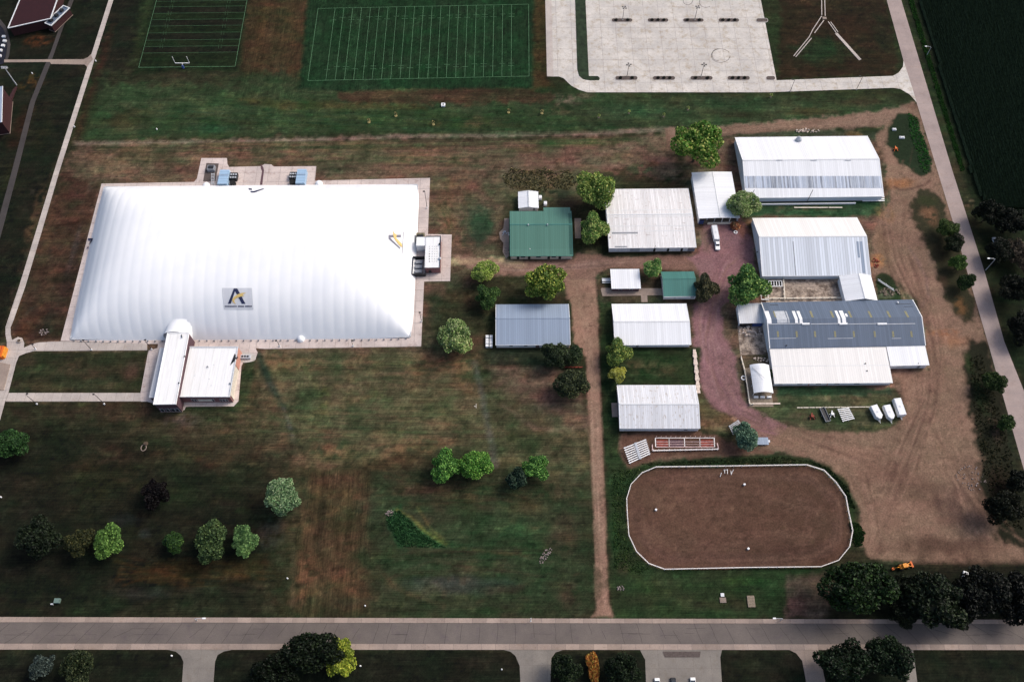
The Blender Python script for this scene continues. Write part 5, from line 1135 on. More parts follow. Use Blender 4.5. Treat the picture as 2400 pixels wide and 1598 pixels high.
decal("print_mark", [(945, 543), (946.5, 543), (943.5, 594), (942, 594)], 'greynavy', .15)
decal("logo_letter_stroke", [(206, 558.5), (217.5, 558.5), (216, 564), (211, 571), (209, 571), (212.5, 564), (206.5, 563)], 'navy', .2)
decal("logo_letter_stroke", [(200.5, 586), (206.5, 577), (207.5, 577), (207, 584), (205, 581)], 'navy', .2)
decal("logo_letter_stroke", [(582.5, 441), (590, 442), (591, 445), (584, 444.5)], 'navy', .2)
decal("logo_letter_stroke", [(587, 448), (595, 448), (618, 441.5), (618.5, 443), (597, 451), (588, 451)], 'navy', .2)
# blown fabric tunnel above the entrance
P0 = on_dome(424, 716, 0) - DC; P1 = G(420, 796) - DC; mb = MB(); n = 14; wid = 5.6; rowsT = 10
vs = []
for r in range(rowsT + 1):
    t = r / rowsT; c = P0.lerp(P1, t); c.y = P0.y + (P1.y - P0.y) * t; w_ = wid * (.12 + .88 * math.sqrt(min(1, t * 2.2))); 
    for i in range(n + 1):
        a = math.pi * i / n; x = c.x + w_ * math.cos(a); 
        u_, v_ = dome_uv(Vector((x + DC.x, c.y + DC.y, 0))); hz = dome_h(min(.999, max(.001, u_)), min(.999, max(.001, v_))) if v_ > 0 else 0
        top = 6.8 * math.sin(a) ** .6 * (.86 + .14 * t)
        vs.append((x, c.y, max(hz - .15, 0) if i in (0, n) else max(hz - .1, top)))
fs = [(r * (n + 1) + i, r * (n + 1) + i + 1, (r + 1) * (n + 1) + i + 1, (r + 1) * (n + 1) + i) for r in range(rowsT) for i in range(n)]
link("entrance_tunnel", mesh("entrance_tunnel", vs, fs, True), bpy.data.materials["dome_membrane"], dome)
for px, py in ((484, 436), (525, 436.5), (706, 433), (748, 431.5), (706, 795)):
    p = G(px, py) - DC; sg = 1 if py < 600 else -1
    mb = MB(); 
    for a in range(6): t0, t1 = a / 6 * math.pi / 2, (a + 1) / 6 * math.pi / 2; mb.tube(p + Vector((0, 0, 1.7 * math.sin(t0))), p + Vector((0, 0, 1.7 * math.sin(t1) + .01)), 1.7 * math.cos(t0), max(.05, 1.7 * math.cos(t1)), 10)
    mb.build("duct_collar", bpy.data.materials["dome_membrane"], dome)

# entrance building
B = Bld("entrance_building", "brick entrance building with long flat white roofs in front of the dome", "building", [(446, 813), (558, 813), (540, 931), (421, 931)], 5.0, [(0, 0), (1, .12)], 'flat_white', 'brick', ov=.15, cap=None)
W2, D2 = B.w / 2, B.d / 2
MB().box(-W2, W2, D2 - .3, D2, 4.9, 5.5).box(W2 - .3, W2, -D2, D2 - .3, 4.9, 5.5).box(-W2, W2 - .3, -D2, -D2 + .3, 4.9, 5.45).build("parapet", M['trim'], B.root)
MB().box(W2 - .1, W2 + .02, -D2 * .9, D2 * .25, 0, 4.8).build("cream_facing", M['cream'], B.root)
MB().box(W2 - .1, W2 + .03, D2 * .28, D2 * .98, 0, 4.8).build("salmon_facing", M['orange_brick'], B.root)
for (a, b_) in ((501, 855), (487, 862), (490, 888), (456, 880), (495, 903)): B.patch("roof_stain", a - 2, b_ + 1.5, a + 2, b_ - 1.5, 'trim', .02)
B.vent(487, 860, .35, .6, 'grey'); B.vent(540, 899, .4, .7, 'grey')
x, y = B.loc(551, 842); MB().add([(x - 1.6, y - 2.8, 5.15), (x + 1.2, y + .8, 5.15), (x - .6, y + 2.6, 5.15), (x + .2, y - .2, 5.9)], [(0, 1, 3), (1, 2, 3), (2, 0, 3)]).build("roof_hatch", M['dark'], B.root)
for t in (.2, .26): B.door('S', t, .9, 2.2, 'trim', .9, 'window')
for t in (.62, .78, .84, .9): B.door('S', t, .9, 2.2, 'trim', .9, 'window')
B.door('S', .45, 5.5, 1.9, 'cream', 1.0, 'facing_panel'); B.door('E', .07, 1.6, 2.4, 'dark')
# tall spine
B = Bld("entrance_spine", "long narrow tall white roofed wing running down from the dome", "wing", [(392, 781), (444, 779.5), (413, 948), (360, 948)], 7.6, [(0, 0), (1, .12)], 'flat_white', 'dark_brick', ov=.2, cap=None)
W2, D2 = B.w / 2, B.d / 2
MB().box(-W2, W2, D2 - .25, D2, 7.4, 7.95).box(W2 - .25, W2, -D2, D2 - .25, 7.4, 7.95).box(-W2, -W2 + .25, -D2, D2 - .25, 7.4, 7.95).box(-W2 + .25, W2 - .25, -D2, -D2 + .25, 7.4, 7.95).build("parapet", M['white'], B.root)
for (a, b_) in ((433, 836), (420, 898)): B.vent(a, b_, .35, .6, 'dark')
for t in (.15, .4, .65, .85): B.door('S', t, 1.4, 2.6, 'trim', .8, 'window')
x, y = B.loc(426, 785); MB().bar((x, y, 8.0), (x + .5, y - 1.5, 8.2), .25).build("roof_hatch", M['dark'], B.root)
# west canopy
B = Bld("entry_canopy", "thin pale canopy along the left side of the tall entrance wing", "canopy", [(373, 815), (392, 815), (370, 932), (349, 932)], 4.2, [(0, 0), (1, .05)], 'pale_roof', 'dark_brick', ov=.3, cap=None); B.edge('grey')
o = empty("air_conditioner", G(576, 838)); tag(o, "grey air conditioning unit on a rounded pad right of the entrance building", "air conditioner")
MB().box(-2.0, 2.2, -.8, .8, .1, 1.1).build("housing", M['galv'], o)
for x in (-1.1, 0, 1.1): MB().tube((x, 0, 1.1), (x, 0, 1.25), .42, n=12).build("fan_grille", M['dark'], o)
o = MB().prism(W(smooth_poly([(560, 826), (590, 826), (601, 836), (598, 846), (578, 850), (566, 850)])), .05, .12).build("unit_pad", M['lot']); tag(o, kind='structure')
# east plant room
B = Bld("plant_room", "brick plant room with flat white roof and rows of small dots, right of the dome", "plant room", [(998, 554.5), (1034, 553.5), (1031, 627), (995, 627)], 4.6, [(0, 0), (1, .1)], 'flat_white', 'brick', ov=.12, cap=None)
W2, D2 = B.w / 2, B.d / 2; MB().box(W2 - .25, W2, -D2, D2, 4.5, 5.0).box(-W2, W2 - .25, D2 - .25, D2, 4.5, 5.0).build("parapet", M['dark'], B.root)
M['dot'] = plain("dark_dot", (.05, .05, .055), .6, .1)
for j in range(7):
    for i, xk in enumerate((1006.5, 1013, 1019, 1024)):
        s_ = .9 if xk == 1006.5 and j > 2 else .5; B.patch("roof_stud", xk - s_, 578 + j * 5.8 + s_, xk + s_, 578 + j * 5.8 - s_, 'dot', .15)
B.vent(1031, 573, .5, .8, 'dark'); B.vent(1031, 607, .6, .9, 'galv'); B.door('S', .3, 1.2, 2.2, 'dark', name='door')
MB().box(-W2 - 4.0, -W2, -D2 + 11.5, -D2 + 16, 0, 4.4).build("link_corridor", M['white'], B.root)
o = empty("fenced_enclosure", G(984, 628)); tag(o, "dark fenced equipment enclosure between dome and plant room", "enclosure")
for (a, b_, c, d) in ((-3, -2.8, -4.5, 4.5), (2.6, 2.8, -4.5, 4.5), (-2.8, 2.6, -4.5, -4.3), (-2.8, 2.6, 4.3, 4.5)): MB().box(a, b_, c, d, 0, 2.2).build("fence_panel", M['dark'], o)
for k in range(3): MB().box(-1.8, 1.2, -3.4 + k * 2.4, -1.8 + k * 2.4, 0, 1.6).build("generator", M['grey'], o)
o = empty("generator", G(986, 562)); tag(o, "olive brown generator beside the dome above the plant room link", "generator")
MB().box(-1.8, 1.8, -2.6, 2.2, 0, 2.2).build("housing", plain("olive_housing", alb(120, 112, 88), .6, .2), o); MB().box(-1.4, 1.4, -1.4, 1.0, 2.2, 2.5).build("lid", M['dark'], o); MB().tube((.8, 1.4, 2.2), (.8, 1.4, 3), .15).build("exhaust_pipe", M['dark'], o)
# inflation units north of the dome
for (px0, px1, py0, py1, fx, l) in ((517, 539, 400, 434, 550, "left"), (698, 719, 398, 433, 688, "right")):
    c = G((px0 + px1) / 2, (py0 + py1) / 2 + 6); o = empty("inflation_unit", c); tag(o, f"pale blue inflation blower unit behind the dome, {l} one of the two", "blower unit", "blower units behind the dome")
    w_ = (px1 - px0) / PXM(px0, py0) / 2
    MB().box(-w_, w_, -4.2, 3.9, 0, 2.8).build("housing", M['lightblue'], o)
    MB().box(-w_ - .05, w_ + .05, .6, .9, 2.8, 2.95).build("flange", M['blue_grey_roof'], o)
    sg = 1 if l == "left" else -1
    MB().box(min(sg * (w_ + .2), sg * (w_ + 3.6)), max(sg * (w_ + .2), sg * (w_ + 3.6)), -.6, 3.0, 0, 1.9).build("fan_cabinet", M['dark'], o)
    for i in range(3):
        for j in range(2): x_ = sg * (w_ + .8 + i * 1.1); MB().tube((x_, .2 + j * 1.7, 1.9), (x_, .2 + j * 1.7, 2.05), .42, n=10).build("fan_grille", M['galv'], o)
    MB().tube((sg * (w_ + 2.0), -2.4, 0), (sg * (w_ + 2.0), -2.4, 1.7), 1.3, n=12).build("motor_drum", M['rubber'], o)
o = empty("generator", G(497, 399)); tag(o, "dark grey generator on the gravel bed at the pad's top left corner", "generator")
MB().box(-1.7, 1.7, -1.2, 1.4, 0, 1.9).build("housing", M['grey'], o); MB().box(-1.2, 1.2, -.7, .9, 1.9, 2.2).build("lid", M['dark'], o)
o = empty("steel_stair", G(501, 424)); tag(o, "small steel stair beside the left pale blue blower unit", "stair")
for sx_ in (-.7, .7): MB().bar((sx_, -2.6, .2), (sx_, 2.4, 2.6), .14).build("stringer", M['galv'], o)
for k in range(8): MB().box(-.65, .65, -2.4 + k * .62, -2.1 + k * .62, .3 + k * .3, .36 + k * .3).build("step", M['galv'], o)
o = MB().prism(W([(611, 385), (617, 392), (619, 400), (617, 415), (615, 434), (609, 434), (612, 415), (614, 402), (611, 394)]), .075, .085).build("water_stain", M['dark_brick']); tag(o, kind='structure')
# dome pad lamps
for (a, b_, c, d), l in zip(((87, 947, 60, 925), (245, 947, 222, 925), (215, 820, 194, 800), (356, 819, 333, 800), (656, 812, 643, 796), (828, 811, 820, 797), (84, 818, 75, 811), (1001, 488, 996, 447), (988, 754, 981, 735)),
        ("on the lower walk, farther from the entrance", "on the lower walk, nearer the entrance", "on the lawn plot's upper walk, left", "close to the entrance canopy's upper corner", "in front of the dome just right of the entrance", "in front of the dome's right half",
         "at the bend of the walk by the plaza", "on the pad at the dome's upper right corner", "on the pad at the dome's lower right side")):
    lamp("walk_lamp", a, b_, c, d, "dark slender lamp post " + l, "lamp posts round the dome", 1, base='white', arm=.3)

# far-left stadium buildings
h_ = 5.5
P = [tuple(G(x, y, h_)[:2]) for x, y in ((19, 67), (118.6, 44.6), (138, -10), (160, -70), (70, -70), (47, 0))]; c = G(80, 20, 0)
o = empty("red_roofed_building", c); tag(o, "dark red roofed building cut by the top left edge of the picture", "building")
L = [(a - c.x, b_ - c.y) for a, b_ in P]; MB().prism([(a * .97, b_ * .97) for a, b_ in L], 0, h_ - .1).build("wall", M['dim_brick'], o); MB().prism(L, h_ - .1, h_ + .1).build("roof", M['darkred'], o)
mb = MB(); 
for a, b_ in zip(L, L[1:] + L[:1]): mb.bar((*a, h_ + .12), (*b_, h_ + .12), .5, .3)
mb.build("roof_trim", M['trim'], o)
B = Bld("rooftop_unit_block", "narrow grey flat roofed block with roof units beside the dark red roof", "building", [(137, 6), (150, 18), (135, 64), (116, 64)], 4.2, [(0, 0), (1, .05)], 'grey_roof', 'dim_brick', cap=None)
W2, D2 = B.w / 2, B.d / 2; MB().box(-W2, -W2 + .4, -D2, D2, 4.1, 4.6).box(W2 - .4, W2, -D2, D2, 4.1, 4.6).box(-W2 + .4, W2 - .4, -D2, -D2 + .4, 4.1, 4.6).box(-W2 + .4, W2 - .4, D2 - .4, D2, 4.1, 4.6).build("parapet", M['trim'], B.root)
for k in range(3): MB().box(-1.0, .6, -5 + k * 4, -3.4 + k * 4, 4.3, 5.3).build("roof_unit", M['dark'], B.root)
B = Bld("grandstand", "pale blue ribbed grandstand roof at the left edge of the picture", "grandstand", [(-70, 225), (24, 204), (-8, 292), (-110, 300)], 8.0, [(0, 0), (1, 2.0)], 'blue_grey_roof', 'dim_brick', 'EW', cap=None); B.edge('white')
o = MB().prism(W([(33, 212), (41, 205), (2, 305), (-10, 318), (-10, 296)]), 0, .9).build("brick_wall", M['dim_brick']); tag(o, "dark red brick wall along the grandstand at the left edge", "wall")
o = empty("light_mast", G(39, 200)); tag(o, "tall pale floodlight mast leaning past the grandstand at the left edge", "mast")
MB().tube((0, 0, 0), (0, 0, 11), .3, .18).build("pole", M['galv'], o); MB().box(-1.5, 1.5, -.3, .3, 11, 12).build("lamp_rack", M['grey'], o)
for k in range(4): MB().tube((-1.1 + k * .75, -.3, 11.5), (-1.1 + k * .75, -.6, 11.4), .28, n=8).build("floodlight", M['white'], o)
for k, (px, py) in enumerate(((10, 88), (12, 98), (8, 109), (2, 120), (0, 133))):
    p = G(px, py); o = MB().box(-.8, .8, -.7, .7, 0, .8).build("marker_block", M['trim']); o.location = p
    tag(o, f"small pale block on the dark track apron, {ORD[k]} from the top", "block", "blocks on the track apron")
o = empty("orange_container", G(6, 830)); tag(o, "orange container at the left edge beside the plaza", "container")
MB().box(-3.2, 1.2, -2.4, 2.6, 0, 2.4).build("body", M['orange'], o); MB().box(1.2, 1.8, -2.0, 2.4, 0, 2.2).build("end_panel", M['yellow'], o)
for k in range(4): MB().box(-3 + k * 1.1, -2.85 + k * 1.1, -2.5, 2.7, 2.4, 2.5).build("rib", M['rust'], o)
o = empty("flower_planter", G(46, 800)); tag(o, "round stone planter by the plaza's rounded corner", "planter")
MB().tube((0, 0, 0), (0, 0, .7), .9, .8, 12).build("bowl", M['walk'], o); MB().tube((0, 0, .7), (0, 0, .8), .7, .6, 12).build("soil", M['bark'], o)

# ------------------------------------------------------------------ vegetation
rng = np.random.default_rng(5)
def crown_mesh(name, seed, nleaf, lobes, leaf=.06, flat=.85):
    """unit-radius crown: leaf clumps through the outer volume of several lobes plus twig-dark inner mass"""
    r = np.random.default_rng(seed)
    L = [(np.zeros(3), .62)]
    for k in range(lobes):
        th = r.uniform(0, 2 * np.pi); ph = r.uniform(-.5, 1.2); rad = r.uniform(.5, .86)
        L.append((np.array([np.cos(th) * np.cos(ph), np.sin(th) * np.cos(ph), np.sin(ph)]) * rad, r.uniform(.18, .38)))
    w = np.array([l[1] ** 2 for l in L]); w /= w.sum()
    pts = []
    n_try = 0
    while len(pts) < nleaf and n_try < nleaf * 6:
        n_try += 1
        k = r.choice(len(L), p=w); d = r.normal(size=3); d /= np.linalg.norm(d); q = L[k][0] + d * L[k][1] * (r.uniform(.70, 1.16) ** 1.0)
        if d[2] < -.6 and q[2] < -.3: continue
        inside = any(np.linalg.norm(q - l[0]) < l[1] * .78 for i, l in enumerate(L) if i != k)
        if inside: continue
        pts.append((q, d))
    P = np.array([p for p, _ in pts]); D = np.array([d for _, d in pts]); P[:, 2] *= flat
    n = len(P); N = D * .65 + r.normal(size=(n, 3)) * .8; N /= np.linalg.norm(N, axis=1)[:, None]
    T = np.cross(N, r.normal(size=(n, 3))); T /= np.linalg.norm(T, axis=1)[:, None]; Bv = np.cross(N, T)
    s = leaf * r.uniform(.55, 1.35, (n, 1)); s2 = leaf * r.uniform(.4, 1.0, (n, 1))
    V = np.stack([P - T * s, P - Bv * s2 + N * s * .3, P + T * s, P + Bv * s2 + N * s * .3], 1).reshape(-1, 3)
    verts = V.tolist(); faces = (np.arange(n * 4).reshape(-1, 4)).tolist()
    # inner mass: low-poly bumpy core
    base = len(verts); nu, nv = 12, 8
    for j in range(nv + 1):
        for i in range(nu):
            a = 2 * math.pi * i / nu; b_ = math.pi * j / nv - math.pi / 2
            d = np.array([math.cos(a) * math.cos(b_), math.sin(a) * math.cos(b_), math.sin(b_)]); rr = .60
            for l in L[1:]:
                pr = float(np.dot(d, l[0])); perp = np.linalg.norm(l[0] - d * pr)
                if perp < l[1] * .85 and pr > 0: rr = max(rr, pr + math.sqrt((l[1] * .85) ** 2 - perp ** 2))
            rr *= .78; verts.append((d * rr * np.array([1, 1, flat])).tolist())
    for j in range(nv):
        for i in range(nu): faces.append([base + j * nu + i, base + j * nu + (i + 1) % nu, base + (j + 1) * nu + (i + 1) % nu, base + (j + 1) * nu + i])
    return mesh(name, verts, faces)
CROWN = [crown_mesh(f"crown_{k}", 20 + k, 5200, 16 + k % 5, .058) for k in range(6)]
CROWN_S = [crown_mesh(f"small_crown_{k}", 50 + k, 2600, 11, .080) for k in range(4)]
CONE = None
FOL = {}
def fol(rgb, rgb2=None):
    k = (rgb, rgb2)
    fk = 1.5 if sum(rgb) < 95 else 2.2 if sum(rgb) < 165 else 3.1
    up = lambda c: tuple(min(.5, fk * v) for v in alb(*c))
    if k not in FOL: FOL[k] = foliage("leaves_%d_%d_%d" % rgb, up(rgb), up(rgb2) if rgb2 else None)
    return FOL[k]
def tree(px, py, rx, ry, rgb, label, rgb2=None, name="broadleaf_tree", group=None, hf=1.0, cat="tree", seed=None):
    r = rx / PXM(px, py, 4); zc = r * 1.12 * hf; p = G(px, py, zc)
    r = rx / PXM(px, py, zc)
    o = empty(name, (p.x, p.y, 0)); tag(o, label, cat, group)
    s_ = seed if seed is not None else int(px * 3 + py)
    src = CROWN[s_ % 6] if r > 4.2 else CROWN_S[s_ % 4]
    c = bpy.data.objects.new("crown", src); COL.objects.link(c); c.parent = o
    if not src.materials: src.materials.append(None)
    c.material_slots[0].link = 'OBJECT'; c.material_slots[0].material = fol(rgb, rgb2)
    ey = ry / rx
    c.location = (0, 0, zc); c.scale = (r * 1.10, r * 1.10 * ey, r * 1.04); c.rotation_euler = (0, 0, 0 if abs(ey - 1) > .08 else (s_ * 1.7) % 6.28)
    MB().tube((0, 0, 0), (.1, .05, zc * .55), r * .055 + .06, r * .04 + .03).tube((.1, .05, zc * .5), (r * .35, .1, zc * 1.1), r * .035, .03, 6).tube((.1, .05, zc * .5), (-r * .3, r * .2, zc * 1.1), r * .035, .03, 6).tube((.1, .05, zc * .5), (0, -r * .35, zc), r * .03, .03, 6).build("trunk", M['bark'], o)
    return o
GRN = (70, 98, 40); GY = (128, 150, 62)
T = [
 (1636, 337, 55, 52, (62, 96, 34), "largest bright green tree, left of the farthest barn", (140, 158, 70)),
 (1395, 449, 43, 45, (74, 96, 44), "round green tree behind the left corner of the big stained hall", (140, 146, 70)),
 (1392, 535, 30, 38, (72, 100, 48), "green tree touching the left wall of the big stained hall", (130, 148, 76)),
 (1743, 482, 32, 38, (88, 108, 62), "olive green tree overlapping the open shelter's right corner", (150, 160, 96)),
 (1278, 664, 44, 41, (66, 88, 34), "round green tree just above the blue grey hall", (128, 140, 58)),
 (1527, 630, 23, 27, (70, 104, 52), "small green tree between the flat white office and green cabin", (134, 152, 84)),
 (1753, 670, 45, 46, (52, 84, 42), "big dark green tree above the loafing shed", (106, 128, 66)),
 (1655, 676, 26, 34, (50, 54, 38), "dark brownish tree right of the small green cabin", (90, 84, 58)),
 (1137, 638, 27, 28, (104, 124, 52), "yellow green tree above its darker twin, right of the plant room", (164, 170, 84)),
 (1143, 694, 27, 28, (44, 70, 36), "dark green tree just above the blue grey hall's left corner", (84, 106, 54)),
 (1070, 790, 35, 46, (86, 106, 60), "ragged pale green tree between the dome and the blue grey hall", (138, 150, 92)),
 (1303, 832, 32, 30, (36, 46, 32), "dark blue green tree in front of the blue grey hall", (64, 76, 48)),
 (1350, 832, 20, 26, (38, 52, 34), "smaller dark tree beside the dirt road, right of the hall's dark tree", (62, 74, 44)),
 (1338, 905, 34, 40, (38, 46, 32), "large dark tree left of the dirt road below the blue grey hall", (72, 78, 48)),
 (1449, 826, 28, 32, (66, 88, 44), "green tree directly above the bright yellow one", (118, 120, 60)),
 (1448, 877, 20, 20, (176, 178, 50), "small bright yellow tree right of the dirt road", (214, 206, 90)),
 (1753, 1022, 29, 31, (54, 76, 62), "round blue green spruce above the arena's top edge", (98, 118, 98)),
 (1044, 1093, 32, 38, (48, 84, 34), "left one of the paired bright green trees on the lower lawn", (92, 126, 60)),
 (1113, 1094, 33, 38, (52, 90, 32), "right one of the paired bright green trees on the lower lawn", (96, 132, 58)),
 (1255, 1096, 29, 29, (52, 86, 38), "green tree nearest the dirt road on the lower lawn", (92, 124, 62)),
 (1209, 1124, 26, 27, (32, 48, 38), "dark bluish tree beside the dirt road's nearest lawn tree", (56, 74, 58)),
 (667, 1164, 40, 40, (74, 98, 66), "pale grey green tree alone on the left lawn", (116, 136, 98)),
 (363, 1156, 31, 30, (16, 12, 14), "almost black purple tree on the left lawn", (26, 18, 20)),
 (18, 1043, 36, 38, (32, 56, 28), "green tree cut by the left edge of the picture", (54, 84, 42)),
 (92, 1262, 42, 42, (24, 34, 22), "leftmost and darkest of the row of lawn trees near the street", (44, 56, 36)),
 (184, 1272, 33, 32, (40, 46, 26), "brownish tree, second from the left in the lawn row", (72, 68, 38)),
 (256, 1268, 31, 38, (56, 82, 36), "bright leafy tree, third from the left in the lawn row", (92, 116, 58)),
 (410, 1268, 25, 26, (34, 58, 28), "smallest dark tree of the lawn row, fourth from the left", (60, 84, 36)),
 (488, 1265, 41, 40, (44, 62, 36), "widest tree of the lawn row, fifth from the left", (86, 102, 60)),
 (575, 1269, 30, 34, (56, 82, 46), "rightmost tree of the lawn row near the street", (94, 116, 72)),
 (100, 1562, 28, 28, (44, 54, 52), "grey blue bush like tree in the bottom left corner", (78, 88, 82)),
 (186, 1562, 38, 36, (34, 44, 26), "domed dark tree beside the grey blue one, bottom left", (62, 66, 42)),
 (726, 1535, 60, 50, (20, 30, 18), "big dark tree hanging over the bottom street, left of the yellow one", (38, 50, 28)),
 (640, 1580, 52, 40, (18, 26, 15), "dark tree at the bottom edge left of the street-side yellow tree", (30, 42, 24)),
 (798, 1540, 34, 44, (86, 100, 32), "yellow green tree below the bottom street", (158, 156, 48)),
 (1330, 1572, 36, 32, (26, 40, 24), "dark tree at the bottom edge left of the rust coloured hedge", (50, 64, 36)),
 (1456, 1568, 38, 34, (24, 36, 22), "dark tree at the bottom edge right of the rust coloured hedge", (44, 60, 34)),
 (1392, 1568, 17, 40, (120, 70, 30), "rust orange tree between two dark ones at the bottom edge", (176, 110, 50)),
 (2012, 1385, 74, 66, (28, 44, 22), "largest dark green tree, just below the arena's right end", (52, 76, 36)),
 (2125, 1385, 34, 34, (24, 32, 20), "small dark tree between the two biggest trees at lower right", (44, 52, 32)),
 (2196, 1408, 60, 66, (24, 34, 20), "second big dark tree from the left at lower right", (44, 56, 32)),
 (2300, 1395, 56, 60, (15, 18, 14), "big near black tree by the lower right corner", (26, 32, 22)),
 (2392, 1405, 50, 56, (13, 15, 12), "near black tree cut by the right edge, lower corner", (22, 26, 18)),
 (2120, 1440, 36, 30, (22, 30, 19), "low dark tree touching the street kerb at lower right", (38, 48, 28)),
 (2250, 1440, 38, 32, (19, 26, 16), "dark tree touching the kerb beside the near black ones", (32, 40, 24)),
 (1975, 1548, 56, 50, (22, 34, 20), "left one of two joined dark trees below the street at right", (40, 58, 34)),
 (2080, 1545, 50, 48, (22, 36, 20), "right one of two joined dark trees below the street at right", (42, 60, 36)),
 (2223, 534, 23, 22, (46, 62, 30), "topmost of the verge trees along the east road", (86, 102, 52)),
 (2238, 573, 23, 22, (26, 34, 20), "second verge tree from the top along the east road, very dark", (48, 62, 34)),
 (2248, 618, 21, 21, (52, 76, 32), "third verge tree from the top along the east road, brightest", (92, 112, 56)),
 (2264, 660, 22, 21, (30, 44, 22), "fourth verge tree from the top along the east road", (60, 78, 40)),
 (2328, 897, 26, 24, (36, 50, 24), "lone verge tree beside the lower part of the east road", (66, 82, 40)),
 (2362, 992, 22, 20, (40, 58, 28), "lowest verge tree by the east road at the right edge", (72, 90, 46)),
 (2318, 500, 30, 28, (18, 24, 16), "near black tree at the crop field's lower corner", (32, 38, 24)),
 (2372, 520, 34, 32, (17, 22, 16), "near black tree at the right edge below the crop field", (30, 36, 24)),
 (2340, 590, 26, 30, (20, 26, 18), "dark tree behind the curved street light, right edge", (36, 42, 28)),
 (2392, 600, 26, 40, (52, 44, 36), "greyish bare crowned tree at the right edge", (86, 76, 62)),
 (2376, 680, 34, 34, (17, 22, 15), "dark tree right of the east road below the street light", (30, 36, 22)),
 (2396, 770, 28, 40, (16, 20, 14), "dark tree cut by the right edge beside the road's lower bend", (28, 34, 20)),
 (1807, 877, 8, 14, (40, 62, 34), "tiny green tree between the arched canopy and cream lean-to", (70, 92, 50)),
 (2350, 1190, 40, 34, (20, 26, 16), "dark tree at the right edge below the road, above the yard's corner", (40, 42, 26)),
 (2388, 1130, 26, 30, (18, 24, 15), "dark roadside tree at the right edge above the yard's corner", (34, 38, 24)),
]
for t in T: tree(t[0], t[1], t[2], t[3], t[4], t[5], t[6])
def up(*c): return tuple(min(.5, 1.9 * v) for v in alb(*c))
# low scrub and reeds: uncountable ground cover
def scatter(name, label, cat, poly, n, size, hgt, mat, seed=0, kind='stuff'):
    r = random.Random(seed); pw = W(poly); x0, x1 = min(p[0] for p in pw), max(p[0] for p in pw); y0, y1 = min(p[1] for p in pw), max(p[1] for p in pw); mb = MB(); k = 0; tries = 0
    def inside(x, y):
        c = False
        for i in range(len(pw)):
            a, b_ = pw[i], pw[(i + 1) % len(pw)]
            if (a[1] > y) != (b_[1] > y) and x < (b_[0] - a[0]) * (y - a[1]) / (b_[1] - a[1]) + a[0]: c = not c
        return c
    while k < n and tries < n * 8:
        tries += 1; x, y = r.uniform(x0, x1), r.uniform(y0, y1)
        if not inside(x, y): continue
        k += 1; h = hgt * r.uniform(.4, 1.1); s_ = size * r.uniform(.6, 1.3); a = r.uniform(0, 6.28); ca, sa = math.cos(a) * s_, math.sin(a) * s_; lx, ly = r.uniform(-.4, .4) * h, r.uniform(-.4, .4) * h
        mb.add([(x - ca, y - sa, 0), (x + ca, y + sa, 0), (x + ca * .6 + lx, y + sa * .6 + ly, h), (x - ca * .6 + lx, y - sa * .6 + ly, h * .9)], [(0, 1, 2, 3)])
        mb.add([(x - sa + lx, y + ca + ly, h * .7), (x + sa + lx, y - ca + ly, h * .75), (x + sa * .8, y - ca * .8, h * .4), (x - sa * .8, y + ca * .8, h * .35)], [(0, 1, 2, 3)])
    o = mb.build(name, mat); tag(o, label, cat, kind=kind); return o
scatter("reed_bed", "bright green reed patch in the hollow of the lower lawn", "reeds", [(905, 1205), (935, 1196), (958, 1215), (985, 1245), (1030, 1275), (1046, 1282), (940, 1280), (925, 1255), (912, 1235)], 1700, .22, .5, foliage("reed_leaves", up(36, 70, 42), up(60, 100, 60)), 1)
scatter("tall_weeds", "band of green weeds down the middle of the oval verge", "weeds", [(2128, 265), (2150, 275), (2164, 320), (2184, 385), (2172, 408), (2158, 400), (2146, 350), (2132, 310)], 480, .4, .5, foliage("weed_leaves", up(40, 88, 40), up(76, 124, 58)), 2)
scatter("dry_scrub", "dry grey green scrub behind the green roofed hall", "scrub", [(1178, 412), (1200, 394), (1240, 402), (1275, 392), (1300, 404), (1335, 398), (1352, 430), (1330, 446), (1300, 438), (1270, 456), (1240, 440), (1205, 446), (1185, 434)], 1100, .35, .7, foliage("scrub_leaves", up(92, 88, 62), up(138, 126, 92)), 3)
scatter("rough_grass", "dark rough grass strip along the arena's top edge", "grass", [(1500, 1086), (1700, 1076), (1830, 1070), (1900, 1080), (1935, 1098), (1888, 1088), (1540, 1093)], 900, .3, .4, foliage("rough_grass_blades", up(50, 62, 38), up(86, 92, 58)), 4)
scatter("rough_grass", "green rough grass hugging the arena's left fence", "grass", [(1432, 1100), (1500, 1100), (1470, 1140), (1460, 1180), (1462, 1250), (1480, 1300), (1520, 1332), (1500, 1345), (1440, 1330)], 1100, .28, .35, foliage("green_grass_blades", up(52, 74, 40), up(84, 104, 58)), 5)
scatter("rough_grass", "green bushy patch outside the arena's right end", "grass", [(1990, 1225), (2010, 1225), (2026, 1250), (2020, 1278), (2006, 1280), (2000, 1260)], 420, .4, .8, foliage("bushy_blades", up(40, 64, 34), up(66, 92, 50)), 6)
scatter("rough_grass", "green grass curve outside the arena's upper right", "grass", [(1895, 1078), (1945, 1098), (1985, 1140), (2004, 1190), (1992, 1190), (1962, 1132), (1932, 1102)], 700, .28, .4, foliage("curve_blades", up(34, 50, 32), up(56, 74, 44)), 7)
scatter("roadside_grass", "bright strip of long grass along the crop field edge", "grass", [(2128, 0), (2140, 0), (2200, 200), (2262, 400), (2252, 402), (2190, 202)], 2600, .35, .5, foliage("verge_blades", up(34, 62, 28), up(58, 96, 40)), 8)
